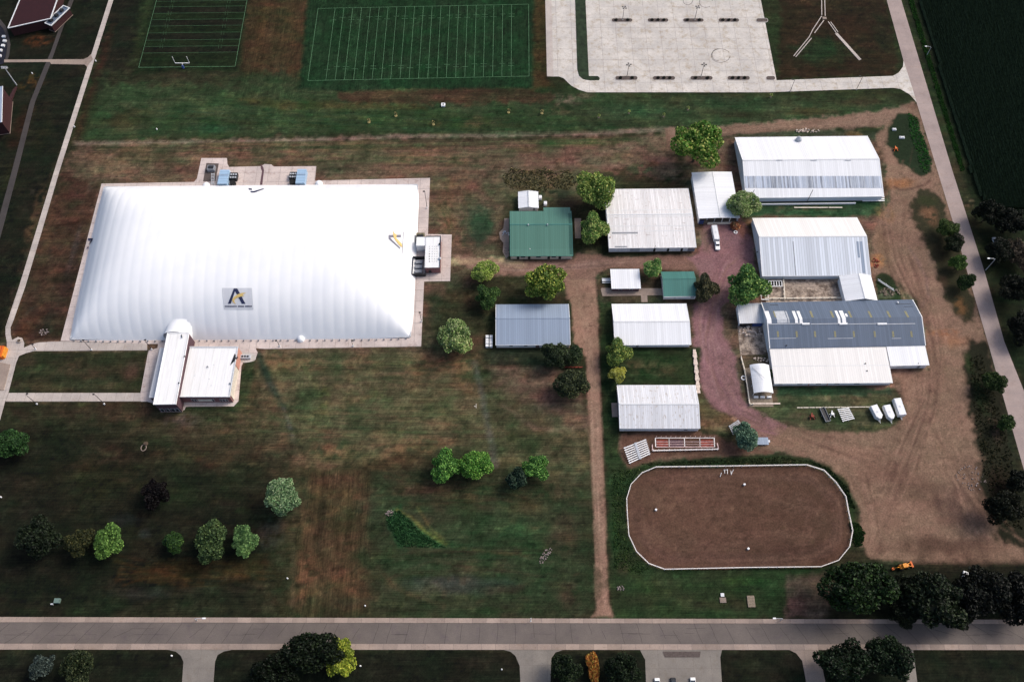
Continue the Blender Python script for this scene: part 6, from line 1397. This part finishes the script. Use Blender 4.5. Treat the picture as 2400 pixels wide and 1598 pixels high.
scatter("verge_scrub", "brown green scrub on the lower east road verge", "scrub", [(2270, 840), (2300, 830), (2330, 920), (2380, 1100), (2395, 1240), (2350, 1230), (2310, 1120), (2285, 980)], 1100, .35, .6, foliage("verge_scrub_leaves", up(40, 44, 28), up(74, 64, 46)), 9)
# crop field: planted rows up to the horizon side
vs = []; fs = []
xl = [(2149, -200), (2149, 0), (2208, 204), (2234, 281), (2267, 400), (2287, 455), (2312, 490)]
bl = [G(x, y) for x, y in xl]
def bxy(y):
    for a, b_ in zip(bl, bl[1:]):
        if b_.y <= y <= a.y: return a.x + (b_.x - a.x) * (y - a.y) / (b_.y - a.y)
    return bl[0].x if y > bl[0].y else None
ylow = bl[-1].y
r_ = np.random.default_rng(3)
row = 0; xr = 130.0
while xr < 330:
    ys_ = np.arange(ylow, 330, 2.2); prev = None
    for y in ys_:
        lim = bxy(y)
        if lim is None or xr < lim + 1.0: prev = None; continue
        h = 2.0 + r_.uniform(-.35, .35); w_ = .42 + r_.uniform(-.1, .1); n0 = len(vs); dx = r_.uniform(-.12, .12)
        vs += [(xr - w_ + dx, y, .3), (xr + dx, y, h), (xr + w_ + dx, y, .3)]
        if prev is not None: fs += [(prev, prev + 1, n0 + 1, n0), (prev + 1, prev + 2, n0 + 2, n0 + 1)]
        prev = n0
    xr += 1.1; row += 1
m, nt, b = new_mat("crop_leaves"); geo = nt.nodes.new("ShaderNodeNewGeometry")
nt.links.new(ramp(nt, noise(nt, .9, 5, geo.outputs["Position"], .7), alb(40, 50, 36), alb(76, 90, 62)), b.inputs["Base Color"]); b.inputs["Roughness"].default_value = .8; b.inputs["Specular IOR Level"].default_value = .1
bump(nt, b, noise(nt, 3.0, 3, geo.outputs["Position"]), 1.0, .3)
o = link("crop_field", mesh("crop_field", vs, fs), m); tag(o, "dark green crop field of narrow rows beyond the east road", "crop field", kind='stuff')
# saplings and straw-mulched plantings north of the dome
for (px, py, c, l) in ((865, 287, 'straw', "left of the white box"), (928, 272, 'straw', "nearest left below the white box"), (1016, 292, 'straw', "with a wide straw ring below the white box"), (1192, 264, 'straw', "left of the bare patch below the lot's corner"), (1270, 266, 'straw', "right below the lot's lower left corner"),
                       (1403, 276, 'fol', "first of the three green saplings below the lot"), (1474, 266, 'fol', "second of the three green saplings below the lot"), (1555, 274, 'fol', "third of the three green saplings below the lot"), (1612, 258, 'fol', "left of the long bare strip below the lot"), (1806, 228, 'fol', "beside the drive's lower edge")):
    o = empty("sapling", G(px, py)); tag(o, "small young sapling " + l, "sapling", "saplings on the grass north of the dome")
    MB().tube((0, 0, 0), (.05, 0, 1.6), .06, .03, 6).build("trunk", M['bark'], o)
    me = bush_mesh("crown", 40, .75, 1.1, .2, int(px)); lk = link("crown", me, M['straw'] if c == 'straw' else fol((92, 104, 56), (140, 148, 84)), o); lk.location.z = 1.5
    MB().tube((0, 0, 0), (0, 0, .08), .7 if c == 'straw' else .5, n=12).build("mulch_ring", M['straw'] if c == 'straw' else M['mulch'], o)

# ------------------------------------------------------------------ arena fence
fc = G(1720, 1210); fo = empty("arena_fence", fc); tag(fo, "white rail fence round the oval brown riding arena", "fence")
AP = [G(x, y) - fc for x, y in ARENA]
rail_m = M['white']; M['rail'] = plain("white_rail", (.66, .62, .60), .6, .12, .7)
for a, b_ in zip(AP, AP[1:] + AP[:1]):
    L_ = (b_ - a).length; n = max(1, round(L_ / 3.0))
    for z_, w_ in ((1.35, .24), (.75, .10)): MB().bar(a + Vector((0, 0, z_)), b_ + Vector((0, 0, z_)), w_, .1).build("rail", M['rail'], fo)
    for i in range(n): q = a.lerp(b_, i / n); MB().box(q.x - .11, q.x + .11, q.y - .11, q.y + .11, 0, 1.3).build("post", M['rail'], fo)
for k, (px, py, l) in enumerate(((1537, 1195, "left part"), (1753, 1286, "lower middle"), (1744, 1136, "upper middle"))):
    o = MB().tube((0, 0, 0), (0, 0, .9), .42, .4, 12).build("barrel", M['white']); o.location = G(px, py); tag(o, f"small white barrel standing on the arena sand, {l}", "barrel", "barrels in the arena")
o = empty("jump_poles", G(1703, 1108)); tag(o, "white jump poles leaning inside the arena's top fence", "poles")
for (a, b_, c, d) in ((1688, 1117, 1691, 1107), (1697, 1100, 1699, 1109), (1698, 1101, 1706, 1100), (1705, 1101, 1705, 1110), (1713, 1103, 1714, 1112), (1714, 1111, 1719, 1100)):
    MB().bar(G(a, b_, .3) - o.location, G(c, d, .9) - o.location, .16).build("pole", M['white'], o)
# horse pen of pink pipe rails
pc = G(1605, 1042); po = empty("pipe_pen", pc); tag(po, "pinkish white pipe pens with rusty floors below the speckled hall", "pen")
def pen(a, b_, z_=1.6, w_=.2, m='pink'): MB().bar(G(*a, z_) - pc, G(*b_, z_) - pc, w_, .14).build("rail", M[m], po)
xsP = [1536, 1568, 1604, 1640, 1674]
for y in (1026, 1035, 1041, 1047): pen((1537, y), (1675, y), 1.6, .24 if y in (1026, 1047) else .13, 'rail' if y == 1026 else 'pink')
for x in xsP: pen((x, 1026), (x + .8, 1047), 1.6, .34 if x in (1536, 1604, 1674) else .18, 'rail')
pen((1528.5, 1055.5), (1684, 1052), .8, .42, 'rail'); pen((1529, 1041), (1529, 1056), .8, .3); pen((1681, 1038), (1684, 1052), .8, .34)
for i in range(13):
    q = G(1531 + i * 12.5, 1055.3 - i * .25) - pc; MB().box(q.x - .12, q.x + .12, q.y - .5, q.y + .1, 0, .9).build("post", M['rail'], po)
    q = G(1537 + i * 11.4, 1026) - pc; MB().box(q.x - .09, q.x + .09, q.y - .09, q.y + .09, 0, 1.6).build("post", M['pink'], po)
fl = MB()
for i in range(4):
    if i == 2: continue
    a = G(xsP[i] + 2, 1030) - pc; b_ = G(xsP[i + 1] - 2, 1047) - pc; MB().box(a.x, b_.x, b_.y, a.y, 0, .1).build("floor_mat", M['rust'] if i != 1 else M['dark_brick'], po)
# bleachers
def bleacher(name, quad, n, label, rise=.22, m='white', walkway=None, along=(0, 1)):
    P = [G(x, y, .6) for x, y in quad]; c = sum(P, Vector()) / 4; c.z = 0; o = empty(name, c); tag(o, label, "bleachers", "metal bleachers by the yards")
    a, b_, c2, d = [p - c for p in P]                                   # planks run a-b ; stack a->d
    for i in range(n):
        t = (i + .5) / n; p, q = a.lerp(d, t), b_.lerp(c2, t); z_ = .45 + rise * (n - 1 - i); p.z = q.z = z_
        w_ = (a - d).length / n
        MB().bar(p, q, w_ * .46, .08).build("plank", M[m], o)
    for t in (.05, .5, .95):
        p, q = a.lerp(b_, t), d.lerp(c2, t); p.z = .3 + rise * n; q.z = .2; MB().bar(p, q, .14).build("frame", M['galv'], o)
        p2 = p.copy(); p2.z = 0; MB().bar(p, p2, .12).build("leg", M['galv'], o); q2 = q.copy(); q2.z = 0; MB().bar(q + Vector((0, 0, .1)), q2, .12).build("leg", M['galv'], o)
    if walkway:
        p, q = a.lerp(b_, walkway), d.lerp(c2, walkway); p.z = .5 + rise * n; q.z = .55; MB().bar(p, q, 1.0, .06).build("aisle", M['galv'], o)
    return o
bleacher("bleachers", [(1460, 1051), (1512.5, 1031), (1525, 1064), (1475.5, 1087)], 8, "white slatted bleachers tilted beside the pink pipe pens", walkway=.52)
bleacher("bleachers", [(1961, 959.5), (1987.5, 956), (2004, 981), (1976, 988)], 7, "white slatted bleachers between the black utility trailer and white trailers", .15)
bleacher("bleachers", [(1707, 999), (1729, 985), (1743, 998), (1718, 1018)], 6, "small grey slatted bleachers behind the blue green spruce", .15, 'galv')
o = empty("flat_trailer", G(1784, 1035)); tag(o, "pale grey flat trailer deck right of the blue green spruce", "trailer")
MB().box(-2.6, 2.6, -1.5, 1.5, .7, .85).build("deck", M['blue_grey_roof'], o); MB().box(2.6, 3.2, -.5, .5, .6, .75).build("hitch", M['trim'], o)
for x in (-.8, .8):
    for y in (-1.5, 1.5): MB().tube((x, y - .1, .35), (x, y + .1, .35), .35, n=12).build("wheel", M['rubber'], o)
# vehicles
def wheels(o, xs_, hw, r=.38):
    for y in xs_:
        for s_ in (-1, 1):
            w = MB().tube((s_ * (hw - .12), y, r), (s_ * (hw + .12), y, r), r, n=14).build("wheel", M['rubber'], o); MB().tube((s_ * (hw + .10), y, r), (s_ * (hw + .14), y, r), r * .5, n=10).build("rim", M['galv'], w)
def pickup(c, rz, label, paint='white', scale=1.0):
    o = empty("pickup_truck", c, rz); tag(o, label, "pickup truck")
    def loft(secs, name, mat):     # rounded body: sections along y (y, halfwidth, z0, z1)
        mb = MB(); n = 8
        vs_ = []
        for (y, hw, z0, z1) in secs:
            b_ = .12; vs_ += [(-hw + b_, y, z0), (hw - b_, y, z0), (hw, y, z0 + b_), (hw, y, z1 - b_), (hw - b_, y, z1), (-hw + b_, y, z1), (-hw, y, z1 - b_), (-hw, y, z0 + b_)]
        fs_ = [(k * n + i, k * n + (i + 1) % n, (k + 1) * n + (i + 1) % n, (k + 1) * n + i) for k in range(len(secs) - 1) for i in range(n)] + [tuple(range(n))[::-1], tuple(range((len(secs) - 1) * n, len(secs) * n))]
        me = mesh(name, vs_, fs_); fixn(me); return link(name, me, M[mat], o)
    loft([(-2.9, .9, .45, 1.0), (-2.75, .98, .4, 1.12), (-1.1, 1.0, .4, 1.2), (2.75, 1.0, .4, 1.15), (2.85, .95, .45, 1.1)], "body", paint)
    loft([(-1.15, .85, 1.15, 1.25), (-.55, .8, 1.15, 1.85), (.9, .8, 1.15, 1.88), (1.15, .84, 1.15, 1.3)], "cabin", paint)
    MB().add([(-.74, -1.16, 1.27), (.74, -1.16, 1.27), (.70, -.60, 1.87), (-.70, -.60, 1.87)], [(0, 1, 2, 3)]).build("windscreen", M['glass'], o)
    MB().add([(-.74, 1.18, 1.32), (.74, 1.18, 1.32), (.70, .95, 1.87), (-.70, .95, 1.87)], [(3, 2, 1, 0)]).build("rear_window", M['glass'], o)
    for s_ in (-1, 1): MB().box(min(s_ * .81, s_ * .86), max(s_ * .81, s_ * .86), -.7, .85, 1.3, 1.7).build("side_window", M['glass'], o)
    MB().box(-.8, .8, 1.3, 2.7, 1.13, 1.17).build("bed", M['dark'], o); wheels(o, (-1.9, 1.9), .93)
    for s_ in (-1, 1): MB().box(s_ * .7 - .18, s_ * .7 + .18, -2.93, -2.88, .75, .95).build("headlight", M['galv'], o)
    return o
def box_trailer(c, rz, L_, w_, h, label, vnose=True):
    o = empty("enclosed_trailer", c, rz); tag(o, label, "trailer")
    hl = L_ / 2; n = 1.1 if vnose else .05
    pts = [(-w_, hl), (w_, hl), (w_, -hl + n), (w_ * .3, -hl), (-w_ * .3, -hl), (-w_, -hl + n)]
    mb = MB().prism(pts, .5, h - .25); mb.build("body", M['white'], o)
    r_ = [(a * .94, b_ * .98) for a, b_ in pts]; MB().prism(r_, h - .25, h).build("roof", M['white_roof'], o)
    MB().bar((0, -hl, .55), (0, -hl - 1.3, .5), .14).bar((-.5, -hl + .2, .55), (0, -hl - 1.0, .5), .1).bar((.5, -hl + .2, .55), (0, -hl - 1.0, .5), .1).build("hitch", M['galv'], o)
    MB().box(-w_ * .85, w_ * .85, hl, hl + .05, .6, h - .4).build("rear_door", M['trim'], o); wheels(o, (.1, .95), w_ - .05, .34)
    MB().box(-.3, .3, -.3, .3, h, h + .15).build("roof_vent", M['trim'], o); return o
pickup(G(1681, 573, .8), math.radians(-2), "white pickup truck hitched in front of the long white trailer"); bpy.data.objects["pickup_truck"].location.z = 0
c = G(1676.5, 547, 1.5); c.z = 0; box_trailer(c, math.radians(3), 7.6, 1.22, 2.5, "long white enclosed trailer hitched to the pickup near the shelter", False)
for (px, py, rz, L_, l) in ((2054, 967, 16, 5.9, "white v-nosed trailer nearest the slatted bleachers, left of three"), (2083, 967, 10, 6.0, "white v-nosed trailer in the middle of the three parked by the yard")):
    c = G(px, py, 1.4); c.z = 0; box_trailer(c, math.radians(rz), L_, 1.4, 2.5, l)
c = G(2107, 955, 1.4); c.z = 0; box_trailer(c, math.radians(6), 7.2, 1.45, 2.7, "longest white trailer, right one of the three by the yard", False)
o = empty("utility_trailer", G(1932, 973), math.radians(14)); tag(o, "open black utility trailer left of the slatted bleachers", "trailer")
MB().box(-1.0, 1.0, -3, 3, .55, .65).build("floor", M['dark'], o)
for (a, b_, c_, d) in ((-1.05, -.93, -3, 3), (.93, 1.05, -3, 3), (-.93, .93, 2.9, 3), (-.93, .93, -3.05, -2.9)): MB().box(a, b_, c_, d, .6, 1.1).build("side_panel", M['grey'] if b_ > 0 or c_ < -2.95 else M['dark'], o)
MB().bar((0, -3, .55), (0, -4.4, .5), .14).build("hitch", M['dark'], o); wheels(o, (-.1,), 1.1, .36)
for (px, py, c_, l) in ((1902, 977, 'rust', "red farm implement in the weeds left of the black utility trailer"), (1949, 972, 'white', "small white frame between the black trailer and slatted bleachers"), (2098, 351 - 0, 'orange', "red orange tractor implement on the oval verge")):
    o = empty("farm_implement", G(px, py)); tag(o, l, "implement")
    MB().bar((-.9, -1.4, .6), (.2, 1.6, .7), .18).bar((.8, -1.2, .6), (.2, 1.6, .7), .18).bar((-1.1, 0, .6), (1.1, .2, .6), .18).build("frame", M[c_], o)
    for s_ in (-1, 1): MB().tube((s_ * 1.05, -.6, .45), (s_ * 1.2, -.6, .45), .45, n=12).build("wheel", M['rubber'], o)
    MB().box(-.5, .5, -.5, .4, .7, 1.3).build("hopper", M[c_], o)
for (px, py, l, s_) in ((2095, 305, "upper", .9), (2113, 324, "lower", 1.2)):
    o = MB().box(-s_, s_, -.6, .6, 0, .7).box(-s_ * .7, s_ * .7, -.4, .4, .7, .9).build("utility_box", M['trim']); o.location = G(px, py); tag(o, f"small pale utility box on the oval verge, {l} one", "utility box", "utility boxes on the oval verge")
# yellow digger
o = empty("backhoe", G(2115, 1328), math.radians(14)); tag(o, "orange yellow backhoe loader at the yard's lower edge", "backhoe")
MB().box(-1.6, 1.2, -.75, .75, .8, 1.7).box(.6, 2.0, -.5, .5, .8, 1.3).build("body", M['yellow'], o); MB().box(-.8, .6, -.7, .7, 1.7, 2.7).build("cab", M['yellow'], o); MB().box(-.7, .5, -.72, .72, 1.85, 2.5).build("window", M['glass'], o)
MB().bar((2.0, -.5, 1.1), (3.2, -.6, .6), .18).bar((2.0, .5, 1.1), (3.2, .6, .6), .18).build("loader_arm", M['yellow'], o); MB().box(3.1, 3.7, -1.1, 1.1, .1, .8).build("bucket", M['orange'], o)
MB().bar((-1.6, 0, 1.2), (-2.9, 0, 2.4), .25).bar((-2.9, 0, 2.4), (-3.9, .2, 1.0), .2).build("boom", M['yellow'], o); MB().box(-4.3, -3.6, -.3, .5, .3, 1.0).build("digging_bucket", M['orange'], o)
for x, r in ((-1.0, .75), (1.5, .5)):
    for s_ in (-1, 1): MB().tube((x, s_ * .8, r), (x, s_ * 1.15, r), r, n=14).build("wheel", M['rubber'], o)
# cars in the bottom driveway
def car(px, py, label, paint):
    c = G(px, py, .8); c.z = 0; o = empty("parked_car", c); tag(o, label, "car", "cars parked in the bottom driveway")
    vs_ = []; secs = [(2.2, .8, .35, .8), (2.05, .88, .3, .95), (.2, .92, .3, 1.0), (-1.9, .9, .3, .95), (-2.2, .8, .35, .8)]
    for (y, hw, z0, z1) in secs: b_ = .12; vs_ += [(-hw + b_, y, z0), (hw - b_, y, z0), (hw, y, z0 + b_), (hw, y, z1 - b_), (hw - b_, y, z1), (-hw + b_, y, z1), (-hw, y, z1 - b_), (-hw, y, z0 + b_)]
    n = 8; fs_ = [(k * n + i, k * n + (i + 1) % n, (k + 1) * n + (i + 1) % n, (k + 1) * n + i) for k in range(4) for i in range(n)] + [tuple(range(n)), tuple(range(4 * n, 5 * n))]
    me = mesh("body", vs_, fs_); fixn(me); link("body", me, M[paint], o)
    me = mesh("cabin", [(-.8, 1.3, .95), (.8, 1.3, .95), (.8, -1.7, .95), (-.8, -1.7, .95), (-.62, .6, 1.42), (.62, .6, 1.42), (.62, -1.2, 1.42), (-.62, -1.2, 1.42)], [(4, 5, 6, 7), (0, 1, 5, 4), (1, 2, 6, 5), (2, 3, 7, 6), (3, 0, 4, 7)]); link("cabin", me, M['glass'], o)
    MB().box(-.6, .6, -1.15, .55, 1.42, 1.46).build("roof", M[paint], o); wheels(o, (-1.35, 1.35), .82, .33)
    for s_ in (-1, 1): MB().box(s_ * .6 - .16, s_ * .6 + .16, 2.16, 2.22, .6, .76).build("headlight", M['galv'], o)
car(1541, 1604, "white parked car, leftmost at the bottom driveway edge", 'white'); car(1579, 1603, "black parked car between two white ones at the bottom edge", 'dark'); car(1625, 1603, "white parked car, right one at the bottom driveway edge", 'white')
car(2333, 566, "small dark car among the trees at the right edge", 'galv'); o = [x for x in bpy.data.objects if x.name.startswith("parked_car")][-1]; del o["group"]
car(2262, 1352, "white car half hidden among the dark trees at lower right", 'white'); o = [x for x in bpy.data.objects if x.name.startswith("parked_car")][-1]; del o["group"]; o.rotation_euler.z = -.4

# ------------------------------------------------------------------ small things
o = empty("utility_box", G(1039, 248)); tag(o, "white square utility box with a dark lid on the lawn above the dome", "utility box")
MB().box(-.95, .95, -.9, .9, 0, .9).build("body", M['white'], o); MB().box(-.35, .35, -.3, .35, .9, 1.0).build("lid", M['dark'], o)
def rubble(px, py, rx, ry, n, label, mat='stone', s0=.35, name="rubble_pile", ang=0):
    r = random.Random(int(px)); c = G(px, py); o = empty(name, c); tag(o, label, "rubble")
    big = MB()
    for k in range(n):
        t = r.uniform(0, 6.28); q = math.sqrt(r.random()); a, b_ = rx * q * math.cos(t), ry * q * math.sin(t); a, b_ = a * math.cos(ang) - b_ * math.sin(ang), a * math.sin(ang) + b_ * math.cos(ang)
        s_ = s0 * r.uniform(.5, 1.5); m_ = MB().bar((a, b_, s_ * .3), (a + r.uniform(-1, 1) * s_ * .8, b_ + r.uniform(-1, 1) * s_ * .8, s_ * r.uniform(.3, 1)), s_ * r.uniform(.5, 1.1), s_ * r.uniform(.4, .8))
        if k < 18: m_.build("stone", M[mat], o)
        else: big.add(m_.v, m_.f)
    if big.v: b2 = big.build("small_stones", M[mat], o); b2["kind"] = "stuff"
rubble(1278, 1302, 3.4, 1.2, 70, "pale rubble pile on the lawn left of the dirt road", ang=.9)
rubble(913, 1202, 1.8, 1.1, 34, "pale rubble at the top end of the reed patch")
rubble(1455, 1378, 1.6, .9, 26, "small pinkish rubble heap right of the dirt road's end")
rubble(103, 778, 1.9, 1.5, 40, "pale rubble heap in the brown grass left of the dome")
rubble(2275, 1120, 5.5, 5.5, 90, "scattered pale stones at the right side of the gravel yard", s0=.3)
rubble(2085, 685, 4.5, 2.0, 70, "heap of scrap and timber behind the slate barn's right end", 'wood', .5)
rubble(1893, 308, 6.5, 1.0, 60, "row of pale blocks behind the farthest barn", 'stonecream', .5)
rubble(2052, 617, 1.6, 2.6, 30, "rusty scrap beside the striped barn's right wall", 'rust', .5)
rubble(1757, 1003 - 225, 5.0, 2.4, 60, "clutter of pens and feeders below the loafing shed", 'stonecream', .55)
rubble(1785, 843, 3.6, .9, 26, "pale stones just above the arched canopy", 'stonecream', .5)
rubble(2165, 405 + 17, 0.3, .3, 3, "tiny pale stone by the dark tyre track near the east road", 'stone', .2)
o = empty("grain_auger", G(2075, 665)); tag(o, "long pale auger lying behind the slate barn's right end", "auger")
for dy in (0, .7): MB().bar(G(2058, 657, .8) - o.location + Vector((0, dy, 0)), G(2096, 682, .8) - o.location + Vector((0, dy, 0)), .22).build("tube", M['galv'], o)
for t in (.1, .5, .9): p = G(2058 + 38 * t, 657 + 25 * t) - o.location; MB().bar(p, p + Vector((0, .7, .8)), .12).build("leg", M['galv'], o)
# cream stone edging
o = empty("stone_row", G(1631, 870)); tag(o, "row of cream stone blocks edging the purple gravel drive", "stone row")
for k in range(17):
    p = G(1627 + 9.5 * k / 16, 823 + 96 * k / 16) - o.location; a = .55 + .15 * (k % 3); MB().box(p.x - a, p.x + a, p.y - .62, p.y + .55, 0, .6 + .1 * (k % 2)).build("stone", M['stonecream'], o)
# balance rails, timber edging, pens
o = empty("long_bench", G(1917, 486)); tag(o, "long pale bench rail on the grass between the two white barns", "bench")
for (a, b_) in ((1861, 1940), (1942, 1974)): MB().bar(G(a, 486.5, .45) - o.location, G(b_, 486.5, .45) - o.location, .5, .1).build("plank", M['cream'], o)
for x in (1862, 1885, 1910, 1938, 1945, 1973): p = G(x, 486.5) - o.location; MB().box(p.x - .12, p.x + .12, p.y - .2, p.y + .2, 0, .4).build("leg", M['wood'], o)
o = empty("timber_edging", G(1960, 954)); tag(o, "pale timber edging running left from the white trailers", "edging")
for k in range(12):
    x = 1868 + k * 14.6; MB().bar(G(x, 955 - k * .15, .12) - o.location, G(x + 13.4, 955 - k * .15, .12) - o.location, .3, .2).build("timber", M['cream'], o)
o = empty("metal_sheet_pile", G(2046, 468)); tag(o, "white metal panels leaning at the farthest barn's right corner", "panels")
for k in range(3): MB().bar((-5.2 + k * .6, -1.2 + k * .8, .6 + .3 * k), (4.8, -1.0 + k * .8, .6 + .3 * k), .5, .08).build("panel", M['white'], o)
# concrete yards between barns
rpaved("barn_yard", [(1790, 652), (1836, 652), (1968, 648), (1984, 706), (1795, 709)], 'yardslab', 4.4, z=.05)
rpaved("pen_yard", [(1728, 762), (1792, 760), (1796, 830), (1735, 832)], 'yardslab', 4.0, z=.045)
rail_fence("yard_fence", "white rail fence dividing the concrete yard between the barns", [(1835, 656), (1838, 704)], 1.3, 'cream', 2.2, (.6, 1.2), .34)
rail_fence("yard_fence", "cream fence along the slate barn's far wall in the yard", [(1792, 702), (1978, 700)], 1.2, 'cream', 3.0, (.6, 1.1), .3)
o = empty("holding_pens", G(1817, 664)); tag(o, "white holding pen gates at the yard's upper left corner", "pens")
for y in (658, 671): MB().bar(G(1800, y, 1.3) - o.location, G(1833, y, 1.3) - o.location, .3, .1).build("rail", M['white'], o)
for k in range(6): x = 1801 + k * 6.2; MB().bar(G(x, 658, 1.3) - o.location, G(x + 1, 671, 1.3) - o.location, .28, .1).build("gate", M['white'], o)
for k in range(5): p = G(1804 + k * 6.2, 665) - o.location; MB().box(p.x - .35, p.x + .35, p.y - 1.2, p.y + 1.2, 0, .5).build("trough", M['dark'], o)
o = empty("loading_chute", G(1794, 690)); tag(o, "white slatted chute at the left end of the concrete yard", "chute")
for k in range(4): MB().bar((-2.4, -3 + k * 1.9, .8), (.9, -3 + k * 1.9, .8), .35, .1).build("slat", M['white'], o)
for x in (-2.2, .8): MB().bar((x, -3, .7), (x, 2.8, .7), .15).build("rail", M['white'], o)
# lumber and box south
for (px, py, l, w_, d_, m_, nm) in ((1694, 1406, "small pale concrete block on the grass above the street", 1.1, .9, 'walk_dim', "concrete_block"), (1760, 1409, "brown wooden platform on the grass above the street", 1.3, 2.0, 'wood', "wooden_platform")):
    o = empty(nm, G(px, py)); tag(o, l, nm.split('_')[1]); MB().box(-w_, w_, -d_, d_, 0, .35).build("base", M[m_], o)
    for k in range(4): MB().box(-w_, w_, -d_ + .1 + k * d_ / 2, -d_ + d_ * .42 + k * d_ / 2, .35, .42).build("board", M[m_], o)
    if nm == "concrete_block": MB().box(-.6, .6, 1.2, 2.4, 0, .5).build("step", M['trim'], o)
o = empty("utility_box", G(136, 1408)); tag(o, "pale green utility box near the street at the lower left", "utility box")
MB().box(-.95, .95, -.8, .8, 0, 1.1).build("body", plain("pale_green_paint", alb(110, 132, 124), .5, .1), o); MB().box(-2.2, -1.3, -1.3, -.8, 0, .4).build("base_pad", M['trim'], o)
for (px, py, l) in ((3, 1165, "at the left edge"), (674, 1355, "on the left lawn near the street"), (856, 1419, "beside the street below the brown strip"), (76, 173, "on the ground left of the grandstand mast"), (225, 144, "right of the long footpath's junction"), (175, 298, "right of the long footpath"), (368, 304, "on the track left above the dome"), (403, 1536, "left of the side street's mouth"), (845, 1560, "right of the yellow green tree, bottom edge"), (1176, 1568, "near the bottom edge, left of the second side street")):
    o = MB().tube((0, 0, 0), (0, 0, .7), .3, .22, 8).tube((0, 0, .7), (0, 0, .85), .25, .1, 8).build("white_marker", M['white']); o.location = G(px, py); tag(o, "small white marker " + l, "marker", "small white markers on the lawns")
o = empty("pale_ring", G(337, 1049)); tag(o, "small pale ring planter with a dark stump on the left lawn", "planter")
mb = MB()
for i in range(14): a, b_ = 2 * math.pi * i / 14, 2 * math.pi * (i + 1) / 14; mb.bar((1.0 * math.cos(a), 1.3 * math.sin(a), .1), (1.0 * math.cos(b_), 1.3 * math.sin(b_), .1), .25, .2)
mb.build("ring", M['walk_dim'], o); MB().tube((.4, 1.6, 0), (.4, 1.6, .8), 1.0, .6, 10).build("stump", M['bark'], o)
o = MB().bar(G(1111, 952, .15), G(1116, 952, .15), .2).bar(G(1116, 946, .15), G(1116, 956, .15), .2).build("survey_frame", M['cream']); tag(o, "tiny pale wooden frame on the lawn left of the worn track", "frame")
o = empty("tyre_planter", G(1742, 886)); tag(o, "white tyre planter beside the arched canopy fence", "planter")
mb = MB()
for i in range(12): a, b_ = 2 * math.pi * i / 12, 2 * math.pi * (i + 1) / 12; mb.bar((.8 * math.cos(a), .8 * math.sin(a), .2), (.8 * math.cos(b_), .8 * math.sin(b_), .2), .35, .35)
mb.build("tyre", M['white'], o); MB().tube((0, 0, 0), (0, 0, .25), .6, n=10).build("soil", M['bark'], o)
o = empty("dry_shrub", G(1722, 532)); tag(o, "rust red dry shrub in a white tyre left of the striped barn", "shrub")
me = bush_mesh("crown", 160, 2.2, .6, .35, 3); link("crown", me, fol((132, 78, 56), (170, 110, 76)), o).location.z = .9
mb = MB()
for i in range(12): a, b_ = 2 * math.pi * i / 12, 2 * math.pi * (i + 1) / 12; mb.bar((.7 * math.cos(a), -3 + .7 * math.sin(a), .2), (.7 * math.cos(b_), -3 + .7 * math.sin(b_), .2), .3, .3)
mb.build("tyre", M['white'], o)
rail_fence("wooden_fence", "reddish slatted fence below the dark tree by the dirt road", [(1318, 862), (1365, 862)], 1.1, 'rust', 1.6, (.4, .95), .2)
# rear patio beside the green hall
o = MB().prism(W([(1182, 512), (1193, 512), (1193, 600), (1186, 606), (1178, 590), (1180, 570), (1172, 560), (1170, 545), (1180, 535)]), .03, .10).build("paved_patio", M['walk_dim']); tag(o, kind='structure')
rubble(1184, 548, 1.6, 1.2, 16, "cluttered grey equipment on the patio left of the green hall", 'galv', .6)
rubble(1188, 588, 1.0, 2.0, 14, "pale stones along the lower patio left of the green hall", 'stone', .5)
o = MB().prism(W([(1346, 512), (1362, 512), (1361, 559), (1348, 559)]), .03, .09).build("side_path", M['walk_dim']); tag(o, kind='structure')
for (px, py, l) in ((1266, 466, "beside the white garden shed"), (1278, 480, "behind the green hall")):
    o = MB().box(-.7, .7, -.9, .9, 0, 1.4).box(-.5, .5, -.6, .6, 1.4, 1.6).build("propane_cabinet", M['white']); o.location = G(px, py); tag(o, "small white cabinet " + l, "cabinet", "white cabinets near the green hall")
